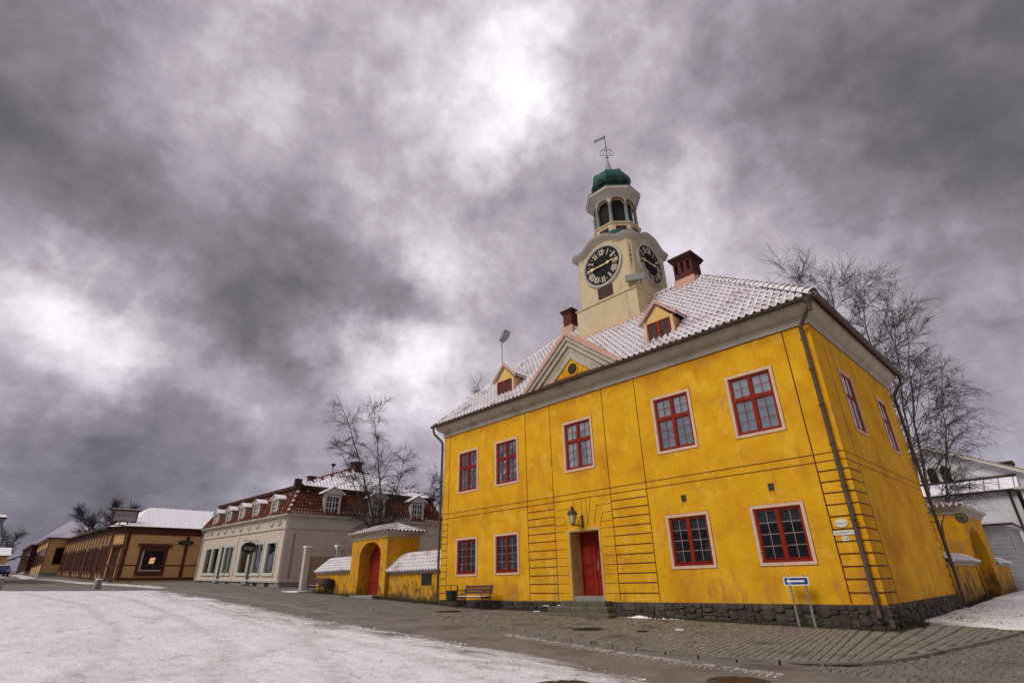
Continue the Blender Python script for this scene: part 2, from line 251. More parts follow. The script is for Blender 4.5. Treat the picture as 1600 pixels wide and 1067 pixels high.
# ------------------------------------------------------------------ mesh builder
class MB:
    def __init__(s, T=None): s.v = []; s.f = []; s.m = []; s.T = T
    def add(s, vs, fs, mi=0):
        o = len(s.v)
        if s.T is not None: vs = [s.T(*p) for p in vs]
        s.v.extend([tuple(p) for p in vs]); s.f.extend([tuple(o+i for i in f) for f in fs]); s.m.extend([mi]*len(fs)); return s
    def box(s, x0, x1, y0, y1, z0, z1, mi=0):
        return s.add([(x0,y0,z0),(x1,y0,z0),(x1,y1,z0),(x0,y1,z0),(x0,y0,z1),(x1,y0,z1),(x1,y1,z1),(x0,y1,z1)],
              [(0,3,2,1),(4,5,6,7),(0,1,5,4),(1,2,6,5),(2,3,7,6),(3,0,4,7)], mi)
    def hexa(s, p, mi=0): return s.add(p, [(0,3,2,1),(4,5,6,7),(0,1,5,4),(1,2,6,5),(2,3,7,6),(3,0,4,7)], mi)
    def quad(s, a, b, c, d, mi=0): return s.add([a,b,c,d], [(0,1,2,3)], mi)
    def poly(s, pts, mi=0): return s.add(pts, [tuple(range(len(pts)))], mi)
    def prism(s, pts, off, mi=0):           # polygon swept along the vector off
        n = len(pts); q = [tuple(p[i]+off[i] for i in range(3)) for p in pts]
        return s.add(list(pts)+q, [tuple(range(n-1,-1,-1)), tuple(range(n,2*n))]+[(i,(i+1)%n,n+(i+1)%n,n+i) for i in range(n)], mi)
    def tube(s, pts, rad, n=8, mi=0, cap=True):
        pts = [Vector(p) for p in pts]; rad = [rad]*len(pts) if isinstance(rad,(int,float)) else rad
        vs = []; prev = None
        for i,p in enumerate(pts):
            d = (pts[min(i+1,len(pts)-1)]-pts[max(i-1,0)]).normalized()
            if prev is None: a = d.orthogonal().normalized()
            else: a = (prev-d*prev.dot(d)); a = a.normalized() if a.length>1e-5 else d.orthogonal().normalized()
            prev = a; b = d.cross(a)
            for k in range(n):
                t = 2*PI*k/n; vs.append(p+a*(math.cos(t)*rad[i])+b*(math.sin(t)*rad[i]))
        fs = [(i*n+k, i*n+(k+1)%n, (i+1)*n+(k+1)%n, (i+1)*n+k) for i in range(len(pts)-1) for k in range(n)]
        if cap: fs += [tuple(range(n-1,-1,-1)), tuple(range((len(pts)-1)*n, len(pts)*n))]
        return s.add(vs, fs, mi)
    def lathe(s, prof, c=(0,0,0), n=24, mi=0, rot=0.0, cap=True):     # prof: (r, z)
        vs = [(c[0]+r*math.cos(rot+2*PI*k/n), c[1]+r*math.sin(rot+2*PI*k/n), c[2]+z) for r,z in prof for k in range(n)]
        fs = [(i*n+k, i*n+(k+1)%n, (i+1)*n+(k+1)%n, (i+1)*n+k) for i in range(len(prof)-1) for k in range(n)]
        if cap: fs += [tuple(range(n-1,-1,-1)), tuple(range((len(prof)-1)*n, len(prof)*n))]
        return s.add(vs, fs, mi)
    def sphere(s, c, r, n=10, m=6, mi=0, sc=(1,1,1)):
        prof = [(max(1e-3, r*math.sin(PI*i/m)), -r*math.cos(PI*i/m)) for i in range(m+1)]
        vs = [(c[0]+sc[0]*a*math.cos(2*PI*k/n), c[1]+sc[1]*a*math.sin(2*PI*k/n), c[2]+sc[2]*z) for a,z in prof for k in range(n)]
        return s.add(vs, [(i*n+k, i*n+(k+1)%n, (i+1)*n+(k+1)%n, (i+1)*n+k) for i in range(m) for k in range(n)], mi)
    def disc(s, c, r, a, b, n=32, mi=0, th=0.0):
        c=Vector(c); a=Vector(a); b=Vector(b); nn=a.cross(b).normalized()
        p=[c+a*(r*math.cos(2*PI*k/n))+b*(r*math.sin(2*PI*k/n)) for k in range(n)]
        if th: return s.prism([tuple(x) for x in p], tuple(nn*th), mi)
        return s.poly([tuple(x) for x in p], mi)
    def ring(s, c, r0, r1, a, b, th, n=40, mi=0):
        c=Vector(c); a=Vector(a); b=Vector(b); nn=a.cross(b).normalized()
        vs=[]
        for r,o in ((r0,0),(r1,0),(r1,th),(r0,th)):
            vs += [c+a*(r*math.cos(2*PI*k/n))+b*(r*math.sin(2*PI*k/n))+nn*o for k in range(n)]
        fs=[]
        for q in range(4):
            for k in range(n): fs.append((q*n+k, q*n+(k+1)%n, ((q+1)%4)*n+(k+1)%n, ((q+1)%4)*n+k))
        return s.add(vs, fs, mi)
    def mesh(s, name, mats, smooth=False):
        me = bpy.data.meshes.new(name); me.from_pydata([tuple(p) for p in s.v], [], s.f)
        if not isinstance(mats,(list,tuple)): mats=[mats]
        for x in mats: me.materials.append(x)
        if len(mats)>1: me.polygons.foreach_set('material_index', s.m)
        bm = bmesh.new(); bm.from_mesh(me); bmesh.ops.recalc_face_normals(bm, faces=bm.faces); bm.to_mesh(me); bm.free()
        if smooth:
            me.polygons.foreach_set('use_smooth', [True]*len(me.polygons))
            try: me.set_sharp_from_angle(angle=math.radians(38))
            except Exception: pass
        return me
    def build(s, name, mats, parent=None, smooth=False, kind=None, loc=None, label=None):
        o = bpy.data.objects.new(name, s.mesh(name, mats, smooth)); COL.objects.link(o)
        if parent is not None: o.parent = parent
        if loc is not None: o.location = loc
        if kind: o['kind'] = kind
        if label: o['label'] = label
        return o
def put(name, me, parent=None, loc=(0,0,0), rot=(0,0,0), scale=None, label=None):
    o = bpy.data.objects.new(name, me); COL.objects.link(o); o.parent = parent; o.location = loc; o.rotation_euler = rot
    if scale: o.scale = scale
    if label: o['label'] = label
    return o
def thing(name, label, cat, loc=(0,0,0), rot=(0,0,0), group=None):
    o = bpy.data.objects.new(name, None); COL.objects.link(o); o.location = loc; o.rotation_euler = rot; o.empty_display_size = .3
    o['label'] = label; o['category'] = cat
    if group: o['group'] = group
    return o
def tag(o, label, cat, group=None):
    o['label'] = label; o['category'] = cat
    if group: o['group'] = group
    return o
def copy_tree(o, parent=None):
    c = o.copy(); COL.objects.link(c); c.parent = parent
    for ch in list(o.children): copy_tree(ch, c)
    return c
def FR(y0=0.0):  return lambda u, v, w: (u, y0-w, v)          # front wall: u along x, v up, w outward (-y)
def RT(x0=17.0): return lambda u, v, w: (x0+w, u, v)          # right wall: u along y, w outward (+x)
def holed_wall(mb, u0, u1, v0, v1, holes, depth, mi=0, mi_rev=None):
    """wall sheet in the plane w=0 with rectangular holes (a,b,c,d) and reveals going in by depth"""
    us = sorted({u0, u1, *[h[0] for h in holes], *[h[1] for h in holes]}); vs = sorted({v0, v1, *[h[2] for h in holes], *[h[3] for h in holes]})
    for i in range(len(us)-1):
        for j in range(len(vs)-1):
            cu, cv = (us[i]+us[i+1])/2, (vs[j]+vs[j+1])/2
            if any(h[0]<cu<h[1] and h[2]<cv<h[3] for h in holes): continue
            mb.quad((us[i],vs[j],0),(us[i+1],vs[j],0),(us[i+1],vs[j+1],0),(us[i],vs[j+1],0), mi)
    r = mi if mi_rev is None else mi_rev
    for (a,b,c,d) in holes:
        D = -depth
        mb.quad((a,c,0),(a,d,0),(a,d,D),(a,c,D), r); mb.quad((b,d,0),(b,c,0),(b,c,D),(b,d,D), r)
        mb.quad((a,d,0),(b,d,0),(b,d,D),(a,d,D), r); mb.quad((b,c,0),(a,c,0),(a,c,D),(b,c,D), r)
def text_mesh(txt, size, mat, name, parent, mtx, ext=0.004, align='CENTER', sx=1.0):
    c = bpy.data.curves.new(name, 'FONT'); c.body = txt; c.size = size; c.extrude = ext; c.align_x = align; c.align_y = 'CENTER'; c.resolution_u = 2
    tmp = bpy.data.objects.new(name+'_tmp', c); COL.objects.link(tmp)
    dg = bpy.context.evaluated_depsgraph_get(); me = bpy.data.meshes.new_from_object(tmp.evaluated_get(dg))
    bpy.data.objects.remove(tmp); me.name = name
    me.transform(mtx @ Matrix.Diagonal((sx,1,1,1))); me.materials.clear(); me.materials.append(mat)
    o = bpy.data.objects.new(name, me); COL.objects.link(o); o.parent = parent
    return o
def frame_mtx(origin, u, v):
    u=Vector(u).normalized(); v=Vector(v).normalized(); n=u.cross(v)
    return Matrix(((u.x,v.x,n.x,origin[0]),(u.y,v.y,n.y,origin[1]),(u.z,v.z,n.z,origin[2]),(0,0,0,1)))

# ------------------------------------------------------------------ ground, street, square
def sheet(name, xs, ys, dz, mat, kind='structure'):
    vs = [(x, y, gz(x, y)+dz) for y in ys for x in xs]; n = len(xs)
    fs = [(j*n+i, j*n+i+1, (j+1)*n+i+1, (j+1)*n+i) for j in range(len(ys)-1) for i in range(n-1)]
    b = MB(); b.v = vs; b.f = fs; b.m = [0]*len(fs)
    return b.build(name, mat, kind=kind, smooth=True)
M['ground'] = snow_material('far_snowy_ground', (.45, .44, .44), (.12, .11, .09), .3, .5, .7)
sheet('ground', [-1500,-800,-420]+list(range(-400,-140,10))+list(range(-140,121,2))+[300,900,1500], [-1500,-600,-200,-90,-40,-15,0,15,40,90,200,600,1500], -.45, M['ground'])
# worn road: setts under grit and slush, trodden snow in places
M['street'] = add_stain(add_stain(material('gritty_wet_road', (.132, .115, .093), (.205, .182, .150), 3.2, .72, .8, 22, .4, c3=(.075, .062, .05), s3=.7, t3=(.48, .7)), (.38, .35, .31), .9, .64, .80, (.22, 1.6, 1), amount=.55), (.05, .042, .035), 26, .56, .66, amount=.7)
sheet('street', [-160,-150]+list(np.arange(-140,61,1.0)), list(np.arange(-80,-10,5))+list(np.arange(-10,3,1.0))+[5,10,15,20,30,45,60], -.06, M['street'])

KERB = [(-60,-7.8),(-46,-3.2),(-29.6,-2.14),(-14.5,-2.55),(-5.5,-2.95),(3.0,-3.75),(7.0,-4.45),(10.3,-5.35),(12.4,-5.9),(14.5,-6.32),(15.8,-6.36),(16.65,-6.2),(17.25,-5.98),(17.63,-5.72),(17.9,-5.3),(18.08,-4.75),(18.3,-3.6),(18.52,-2.3),(18.72,-.9),(18.9,.5),(19.06,1.76)]
def resample(pts, step):
    P=[Vector((*p,0)) for p in pts]; out=[P[0]]; carry=0
    for a,b in zip(P[:-1],P[1:]):
        L=(b-a).length; t=step-carry
        while t<=L: out.append(a+(b-a)*(t/L)); t+=step
        carry=L-(t-step)
    out.append(P[-1]); return [(p.x,p.y) for p in out]
kx=[p[0] for p in KERB]; ky=[p[1] for p in KERB]
def kerb_y(x): return float(np.interp(x, kx, ky))
def kerb_x(y): return float(np.interp(y, ky[12:], kx[12:]))
def yard_y(x): return 2.5+(1.76-2.5)*(x-17.05)/2.0
# bed of the pavement (the joints between the pavers show it)
M['joint'] = material('dark_sandy_joint', (.035, .030, .024), (.06, .052, .042), 20, .95)
M['paver'] = add_stain(material('grey_brown_paver', (.140, .124, .097), (.255, .226, .180), 6.5, .8, .7, 35, .3, c3=(.105, .092, .072), s3=.9, detail=2), (.06, .052, .042), 1.6, .55, .75, (1, .5, 1), amount=.6)
M['farpave'] = add_stain(material('grey_brown_pavement', (.125, .113, .093), (.18, .163, .135), 2.5, .8, .5, 30, .3), (.055, .048, .04), 1.1, .52, .72, (.6, 1.4, 1), amount=.7)
def strip_sheet(name, xs, ylo, yhi, dz, mat, rows=5, kind='structure'):
    b=MB(); R=[]
    for x in xs:
        a,c=ylo(x),yhi(x); R.append([(x,a+(c-a)*j/rows,gz(x,a+(c-a)*j/rows)+dz) for j in range(rows+1)])
    n=rows+1
    b.v=[p for r in R for p in r]; b.f=[(i*n+j,(i+1)*n+j,(i+1)*n+j+1,i*n+j+1) for i in range(len(R)-1) for j in range(rows)]; b.m=[0]*len(b.f)
    return b.build(name, mat, kind=kind, smooth=True)
def wall_y(x): return 2.2 if x<-13 else (1.2 if x<0 else (0.3 if x<17.05 else min(2.6,yard_y(x)+.1)))
PAVE = strip_sheet('pavement', list(np.arange(-45,17.0,.5))+list(np.arange(17.0,17.9,.1)), kerb_y, wall_y, -.022, M['joint'])
b=MB()
ys=np.arange(-5.4,1.9,.2)
b.v=[p for y in ys for p in ((17.6,y,gz(17.6,y)-.0225),(kerb_x(y)-.03,y,gz(18,y)-.0225))]; b.f=[(2*i,2*i+1,2*i+3,2*i+2) for i in range(len(ys)-1)]; b.m=[0]*len(b.f)
b.build('corner_paving_bed', M['joint'], PAVE)
strip_sheet('far_pavement', np.arange(-45,4.1,.5), lambda x: kerb_y(x)+.12, wall_y, 0.0, M['farpave'])
# pavers
rp = random.Random(5)
def kfan(u): return -.19*min(max((18.15-u)/.85,0),1)
pv=[]
us=np.arange(4.0,19.1,.128)
for i,u in enumerate(us):
    off=rp.random()*.25; v=-7.0-off
    while v<2.4:
        L=.25
        um,vm=u+.064,v+L/2; xm=um+kfan(um)*(vm+5.4)
        ok = vm<(-.14 if xm<17.2 else yard_y(xm)-.02) and (vm>kerb_y(xm)+.13 if xm<17.6 else xm<kerb_x(vm)-.16 and vm>-5.45)
        if xm<4.0: ok=False
        if ok: pv.append((u,v,L,xm,vm))
        v+=L
pv.sort(key=lambda p:(p[3]-CAM.x)**2+(p[4]-CAM.y)**2)
def paver_verts(p, local):
    u,v,L,xm,vm=p; g=.007; h=rp.uniform(-.004,.004)
    def P(a,c,ins,dz):
        x=a+kfan(a)*(c+5.4); x=xm+(x-xm)*ins; c=vm+(c-vm)*(1-(1-ins)*.5); return (x,c,gz(x,c)+dz)
    lo=[P(u+g,v+g,1,-.03),P(u+.128-g,v+g,1,-.03),P(u+.128-g,v+L-g,1,-.03),P(u+g,v+L-g,1,-.03)]
    hi=[P(u+g,v+g,.93,h),P(u+.128-g,v+g,.93,h+rp.uniform(-.003,.003)),P(u+.128-g,v+L-g,.93,h),P(u+g,v+L-g,.93,h+rp.uniform(-.003,.003))]
    vs=lo+hi
    if local: z0=gz(xm,vm); vs=[(a-xm,c-vm,z-z0) for a,c,z in vs]
    return vs
FC=[(4,5,6,7),(0,1,5,4),(1,2,6,5),(2,3,7,6),(3,0,4,7)]
for p in pv[:300]:
    b=MB(); b.add(paver_verts(p,True),FC); b.build('paver', M['paver'], PAVE, loc=(p[3],p[4],gz(p[3],p[4])))
b=MB()
for p in pv[300:]: b.add(paver_verts(p,False),FC)
b.build('distant_paver', M['paver'], PAVE, kind='stuff')
# kerb stones
M['kerb']=add_stain(material('granite_kerb',(.145,.128,.10),(.21,.186,.148),5,.85,.5,30,.3),(.06,.052,.044),2,.55,.7,amount=.7)
KP=resample(KERB[1:],.62)
for a,c in zip(KP[:-1],KP[1:]):
    d=Vector((c[0]-a[0],c[1]-a[1],0)); L=d.length
    if L<.2: continue
    ang=math.atan2(d.y,d.x); z=gz(a[0],a[1]); dz=gz(c[0],c[1])-z
    b=MB(); q=.012; b.hexa([(q,-.01,-.12),(L-q,-.01,-.12),(L-q,.13,-.12),(q,.13,-.12),(q+.005,0,.006),(L-q-.005,0,.006+dz),(L-q-.005,.125,.006+dz),(q+.005,.125,.006)])
    o=b.build('kerb_stone',M['kerb'],PAVE,loc=(a[0],a[1],z+rp.uniform(-.008,.004))); o.rotation_euler=(0,0,ang)
# side street of small setts laid in wavy arcs
M['sett']=material('grey_sett',(.125,.110,.088),(.205,.182,.148),3,.75,.6,40,.4,c3=(.075,.068,.06),s3=1.1)
SST=MB(); SST.v=[(17.2,-9.5,gz(17.2,0)-.05),(26,-9.5,gz(26,0)-.05),(26,2.4,gz(26,0)-.05),(19.0,2.4,gz(19,0)-.05),(18.2,-4.6,gz(18,0)-.05),(17.2,-6.1,gz(17.2,0)-.05)]; SST.f=[(0,1,2,3,4,5)]; SST.m=[0]
SST=SST.build('side_street',M['street'],kind='structure')
st=[]
for r in range(-10,118):
    x=17.25; n=0
    while x<23.5:
        w=.115+rp.uniform(-.014,.014); xm=x+w/2; y=-8.6+r*.118+.42*abs(math.sin((xm-17.2)*PI/1.05))+.05*math.sin(xm*2.3)
        inside = (xm>kerb_x(y)+.05 if y>-5.4 else y<kerb_y(min(xm,17.6))-.08) and y<1.9 and y>-8.6 and not (xm<18.4 and y<-6.4-.0*(xm))
        if inside: st.append((xm,y,w))
        x+=w
st.sort(key=lambda p:(p[0]-CAM.x)**2*2.0+(p[1]-CAM.y)**2+ (60 if p[0]>19.9 else 0))
def sett(p):
    w=p[2]/2-.005; h=.047
    j=[rp.uniform(-.008,.008) for _ in range(8)]; t=rp.uniform(-.006,.006)
    return [(-w,-h,-.05),(w,-h,-.05),(w,h,-.05),(-w,h,-.05),(-w*.78+j[0],-h*.78+j[1],.004+t),(w*.78+j[2],-h*.78+j[3],.004+t),(w*.78+j[4],h*.78+j[5],.004+t),(-w*.78+j[6],h*.78+j[7],.004+t)]
for p in st[:300]:
    b=MB(); b.add(sett(p),FC); b.build('sett',M['sett'],SST,loc=(p[0],p[1],gz(p[0],p[1])-.035))
b=MB()
for p in st[300:]:
    z=gz(p[0],p[1])-.035; b.add([(x+p[0],y+p[1],zz+z) for x,y,zz in sett(p)],FC)
b.build('distant_sett',M['sett'],SST,kind='stuff')

# snow-covered square
EX=[-60,-36,-28.8,-26.1,-22.3,-15,-4.4,5.9,13.2,16.1,18.2,22,30,45]; EY=[-46,-26,-13.3,-11.7,-5.5,-5.75,-6.2,-7.05,-7.95,-8.45,-8.95,-10.1,-12,-16]
def snow_surface(name, c, dirt_c, mix_noise):
    m=bpy.data.materials.new(name); m.use_nodes=True; t=m.node_tree; bs=t.nodes['Principled BSDF']; bs.inputs['Roughness'].default_value=.7; bs.inputs['Specular IOR Level'].default_value=.3
    g=t.nodes.new('ShaderNodeNewGeometry'); at=t.nodes.new('ShaderNodeAttribute'); at.attribute_name='edge'
    def nz(sc,st=(1,1,1),det=8,ro=.65):
        v=t.nodes.new('ShaderNodeVectorMath'); v.operation='MULTIPLY'; v.inputs[1].default_value=st; t.links.new(g.outputs['Position'],v.inputs[0])
        n=t.nodes.new('ShaderNodeTexNoise'); n.inputs['Scale'].default_value=sc; n.inputs['Detail'].default_value=det; n.inputs['Roughness'].default_value=ro; t.links.new(v.outputs[0],n.inputs['Vector']); return n.outputs['Fac']
    def ma(op,a,b,clamp=False):
        n=t.nodes.new('ShaderNodeMath'); n.operation=op; n.use_clamp=clamp
        for i,x in enumerate((a,b)):
            if isinstance(x,(int,float)): n.inputs[i].default_value=x
            else: t.links.new(x,n.inputs[i])
        return n.outputs[0]
    def mr(x,a,b,c=0,d=1):
        n=t.nodes.new('ShaderNodeMapRange'); n.inputs[1].default_value=a; n.inputs[2].default_value=b; n.inputs[3].default_value=c; n.inputs[4].default_value=d; t.links.new(x,n.inputs[0]); return n.outputs[0]
    def mx(f,a,b):
        n=t.nodes.new('ShaderNodeMixRGB'); t.links.new(f,n.inputs[0])
        for i,x in ((1,a),(2,b)):
            if isinstance(x,tuple): n.inputs[i].default_value=(*x,1)
            else: t.links.new(x,n.inputs[i])
        return n.outputs[0]
    base=mx(mr(nz(.35),.35,.65),tuple(x*.86 for x in c),c)
    rt=t.nodes.new('ShaderNodeAttribute'); rt.attribute_name='rut'; base=mx(ma('MULTIPLY',rt.outputs['Fac'],mr(nz(5),.25,.75,.30,.85)),base,(.36,.325,.29))
    tracks=mr(nz(1.3,(.35,1.9,1)),.53,.70); base=mx(ma('MULTIPLY',tracks,.50),base,tuple(x*.62 for x in c))
    base=mx(ma('MULTIPLY',mr(nz(3.5,(.8,1.3,1)),.50,.66),.55),base,tuple(x*.58 for x in c)); base=mx(ma('MULTIPLY',mr(nz(.55,(.6,1.2,1)),.50,.68),.35),base,tuple(x*.66 for x in c))
    specks=mr(nz(26,(1,1,1),4),.585,.66); base=mx(ma('MULTIPLY',specks,.6),base,(.20,.17,.14)); base=mx(ma('MULTIPLY',mr(nz(9,(1,1,1),3),.64,.70),.7),base,(.16,.13,.10))
    fade=ma('ADD',mr(at.outputs['Fac'],0.0,1.8,.36,0.0),ma('MULTIPLY',ma('SUBTRACT',nz(1.1,(.45,1.2,1)),.5),1.25))
    fade=ma('ADD',fade,ma('MULTIPLY',ma('SUBTRACT',nz(14),.5),.55))
    base=mx(mr(fade,.10,.42),base,dirt_c)
    t.links.new(base,bs.inputs['Base Color'])
    bp=t.nodes.new('ShaderNodeBump'); bp.inputs['Strength'].default_value=.8; bp.inputs['Distance'].default_value=.035
    hh=ma('ADD',nz(7,(1,1,1),7),ma('MULTIPLY',nz(1.3,(.35,1.9,1)),1.3)); t.links.new(hh,bp.inputs['Height']); t.links.new(bp.outputs[0],bs.inputs['Normal'])
    return m
M['plazasnow']=snow_surface('trodden_snow',(.80,.785,.795),(.17,.145,.115),1)
xs=np.concatenate([np.arange(-60,-30,2.0),np.arange(-30,4,.5),np.arange(4,24,.12),np.arange(24,46,1.0)])
rows=np.concatenate([[0,.03,.07,.12,.2,.3],np.arange(.45,9,.17),[9.5,10.5,12,15,22,35,60]])
rr=np.random.RandomState(3); jag=np.convolve(rr.randn(len(xs)+8),np.ones(4)/4,'same')[:len(xs)]*.10+np.convolve(rr.randn(len(xs)+40),np.ones(24)/24,'same')[:len(xs)]*.35
RUTS=[[(-30,-9.0),(-14,-7.6),(0,-8.4),(8,-9.6),(14,-11.6),(18,-14)],[(-30,-10.4),(-14,-9.1),(0,-9.9),(8,-11.1),(13,-13.0),(16,-15)],[(-22,-7.0),(-8,-7.4),(4,-8.3),(12,-9.5),(19,-11.0)],[(-26,-13),(-10,-11.4),(2,-12.0),(9,-13.4),(14,-16)],[(2,-7.6),(8,-9.3),(11,-12.5),(11.5,-17)],[(-18,-6.6),(-6,-8.6),(2,-11.6),(6,-16)]]
RP=[np.array(resample(r_,.5)) for r_ in RUTS]
def rut_at(x,y):
    b_=0
    for P_ in RP:
        d=np.sqrt(((P_-(x,y))**2).sum(1).min()); b_=max(b_,math.exp(-(d/.16)**2))
    return b_
rut=[]
vs=[];ed=[]
for i,x in enumerate(xs):
    e=np.interp(x,EX,EY)+jag[i]
    for r in rows:
        y=e-r; zz=-.062+.034*(1-math.exp(-r/.25)) + (.012*math.sin(x*2.1+y*1.3)*math.sin(y*2.7-x*.7)+.008*math.sin(x*5.3-y*4.1))*(1-math.exp(-r))
        k_=rut_at(x,y) if (-30<x<21 and r<10) else 0; vs.append((x,y,gz(x,y)+zz-.022*k_)); ed.append(r); rut.append(k_)
n=len(rows); b=MB(); b.v=vs; b.f=[(i*n+j,(i+1)*n+j,(i+1)*n+j+1,i*n+j+1) for i in range(len(xs)-1) for j in range(n-1)]; b.m=[0]*len(b.f)
sq=b.build('snowy_square',M['plazasnow'],kind='structure',smooth=True)
a=sq.data.attributes.new('edge','FLOAT','POINT'); a.data.foreach_set('value',ed); a=sq.data.attributes.new('rut','FLOAT','POINT'); a.data.foreach_set('value',rut)
# snowy yard beside the town hall
vs=[];ed=[]
yx=np.arange(17.02,40,.25); yr=np.array([0,.05,.12,.25,.5,.9,1.5,2.3,3.2,4.5,6,8,10,13,16,20,26,34])
for x in yx:
    e=yard_y(x) if x<19.1 else 1.74-.25*(x-19.1)
    e+=.06*math.sin(x*5)+.05*math.sin(x*11.3)
    for r in yr: y=e+r; vs.append((x,y,gz(x,y)-.02+.05*(1-math.exp(-r/.15))+.012*math.sin(x*3+y*2))); ed.append(min(r*1.6+.9,9))
n=len(yr); b=MB(); b.v=vs; b.f=[(i*n+j,(i+1)*n+j,(i+1)*n+j+1,i*n+j+1) for i in range(len(yx)-1) for j in range(n-1)]; b.m=[0]*len(b.f)
yd=b.build('snowy_yard',M['plazasnow'],kind='structure',smooth=True); a=yd.data.attributes.new('edge','FLOAT','POINT'); a.data.foreach_set('value',ed)
# ribbed tyre print in snow along the road, and slush ridges
b=MB(); TP=resample([(10.6,-5.95),(13.0,-6.48),(14.6,-6.78),(16.0,-6.96),(17.0,-7.05),(18.3,-7.12),(20,-7.3)],.105)
for (x,y) in TP:
    z=gz(x,y)-.0575; w0=rp.uniform(.005,.012)
    for k in range(6):
        if rp.random()<.30: continue
        u0,u1=-1+k/3,-1+(k+1)/3; P=[]
        for u in (u0,u1): P.append((x-.075*(1-u*u)+.02*u,y+u*.19))
        w=w0*rp.uniform(.6,1.4)
        b.hexa([(P[0][0]-w,P[0][1],z),(P[0][0]+w,P[0][1],z),(P[1][0]+w,P[1][1],z),(P[1][0]-w,P[1][1],z),(P[0][0]-w*.5,P[0][1],z+.007),(P[0][0]+w*.5,P[0][1],z+.007),(P[1][0]+w*.5,P[1][1],z+.007),(P[1][0]-w*.5,P[1][1],z+.007)])
M['slush']=snow_material('dirty_slush',(.55,.52,.48),(.2,.17,.14),9,.5,.7)
b.build('tyre_print_snow',M['slush'],kind='stuff')
M['leaf']=material('brown_leaf_litter',(.035,.026,.018),(.085,.060,.038),20,.9)
def litter(name, n, pick, seed, size=(.012,.045), dz=.03):
    q=random.Random(seed); m=MB()
    for _ in range(n):
        x,y=pick(q); a=q.uniform(0,2*PI); s=q.uniform(*size); c_,s_=math.cos(a)*s,math.sin(a)*s; z=gz(x,y)+dz
        m.add([(x-c_,y-s_,z),(x+s_*.5,y-c_*.5,z+.004),(x+c_,y+s_,z+q.uniform(.0,.02)),(x-s_*.5,y+c_*.5,z+.006)],[(0,1,2,3)])
    return m.build(name, M['leaf'], kind='stuff')
litter('leaf_litter',900,lambda q:(17.05+abs(q.gauss(0,.9)),2.6+abs(q.gauss(0,4.5))),3)
litter('leaf_litter',260,lambda q:(q.uniform(17.1,22),q.uniform(2.4,14)),4)
litter('grit',700,lambda q:(q.uniform(2,19),-9.0-abs(q.gauss(0,2.5))),5,(.006,.022),-.022)
litter('grit',500,lambda q:(q.uniform(-24,6),q.uniform(-14,-7)),6,(.012,.04),-.02)
litter('leaf_litter',420,lambda q:(q.uniform(9.8,17.2),-.12-abs(q.gauss(0,.12))),7,(.012,.03),.012)
M['greyslush']=snow_material('grey_road_slush',(.24,.21,.18),(.13,.11,.09),6,.42,.62)
def snow_strip(name, pts, w, h, mat=None, seed=1):
    q=random.Random(seed); P=resample(pts,.4); vs=[]
    for i,(x,y) in enumerate(P):
        f=min(1,i/3,(len(P)-1-i)/3); ww=w*(.5+.5*f)*q.uniform(.7,1.2); hh=h*(.2+.8*f)*q.uniform(.7,1.2); z=gz(x,y)-.06
        vs+= [(x,y-ww,z),(x,y-ww*.4,z+hh*.8),(x,y+ww*.2,z+hh),(x,y+ww*.8,z)]
    n=4; bb=MB(); bb.v=vs; bb.f=[(i*n+j,(i+1)*n+j,(i+1)*n+j+1,i*n+j+1) for i in range(len(P)-1) for j in range(3)]; bb.m=[0]*len(bb.f)
    return bb.build(name, mat or M['slush'], kind='stuff', smooth=True)
snow_strip('roadside_snow',[(-62,-9.0),(-52,-7.8),(-44,-6.9),(-36,-5.4),(-27,-4.6)],.55,.10,seed=2)
snow_strip('roadside_snow',[(-27,-4.3),(-16,-4.35),(-6,-4.75),(1,-5.2)],.22,.018,mat=M['greyslush'],seed=3)
snow_strip('roadside_snow',[(-95,-9.5),(-80,-9.2),(-66,-9.6)],.8,.12,seed=4)

# lumps of ploughed snow along the rim of the square
q_=random.Random(8); m=MB()
for _ in range(260):
    x=q_.uniform(-6,19) if q_.random()<.75 else q_.uniform(-24,-6); y=float(np.interp(x,EX,EY))-abs(q_.gauss(0,.55))-.05; r=q_.uniform(.010,.034)*(1.6 if q_.random()<.08 else 1)
    m.sphere((x,y,gz(x,y)-.03),r,6,4,sc=(1.5,1.2,.6))
m.build('snow_clod',M['slush'],kind='stuff')
# cast shoe and wheel prints trodden into the near snow

# ------------------------------------------------------------------ the yellow town hall
WX, WY, ZT = 17.0, 8.72, 7.74
TH = thing('town_hall', 'yellow plastered town hall with snowy tiled hip roof and white clock tower', 'building', (0,0,0))
UPX = [1.83, 4.41, 8.36, 12.40, 15.05]; LOX = [1.81, 4.34, 12.36, 15.02]; SDY = [2.50, 6.52]
UZ0, UZ1, LZ0, LZ1, HW = 4.87, 6.80, 1.42, 2.965, .72
TR = .085        # width of the beige surround
def hole(c, z0, z1, hw=HW): return (c-hw+TR, c+hw-TR, z0+TR, z1-TR)
DX0, DX1, DZ0, DZ1 = 7.68, 8.99, .68, 2.76
fh = [hole(c,UZ0,UZ1) for c in UPX]+[hole(c,LZ0,LZ1) for c in LOX]
b = MB(FR()); holed_wall(b, 0, WX, .5, ZT+.3, fh+[(DX0,DX1,.5,DZ1)], .30)
b.T = RT(); holed_wall(b, 0, WY, .5, ZT+.3, [hole(c,UZ0+.05,UZ1+.04,.64) for c in SDY], .30)
b.T = None
b.quad((0,0,.5),(0,WY,.5),(0,WY,ZT+.3),(0,0,ZT+.3)); b.quad((0,WY,.5),(WX,WY,.5),(WX,WY,ZT+.3),(0,WY,ZT+.3))
b.build('wall', M['plaster'], TH)
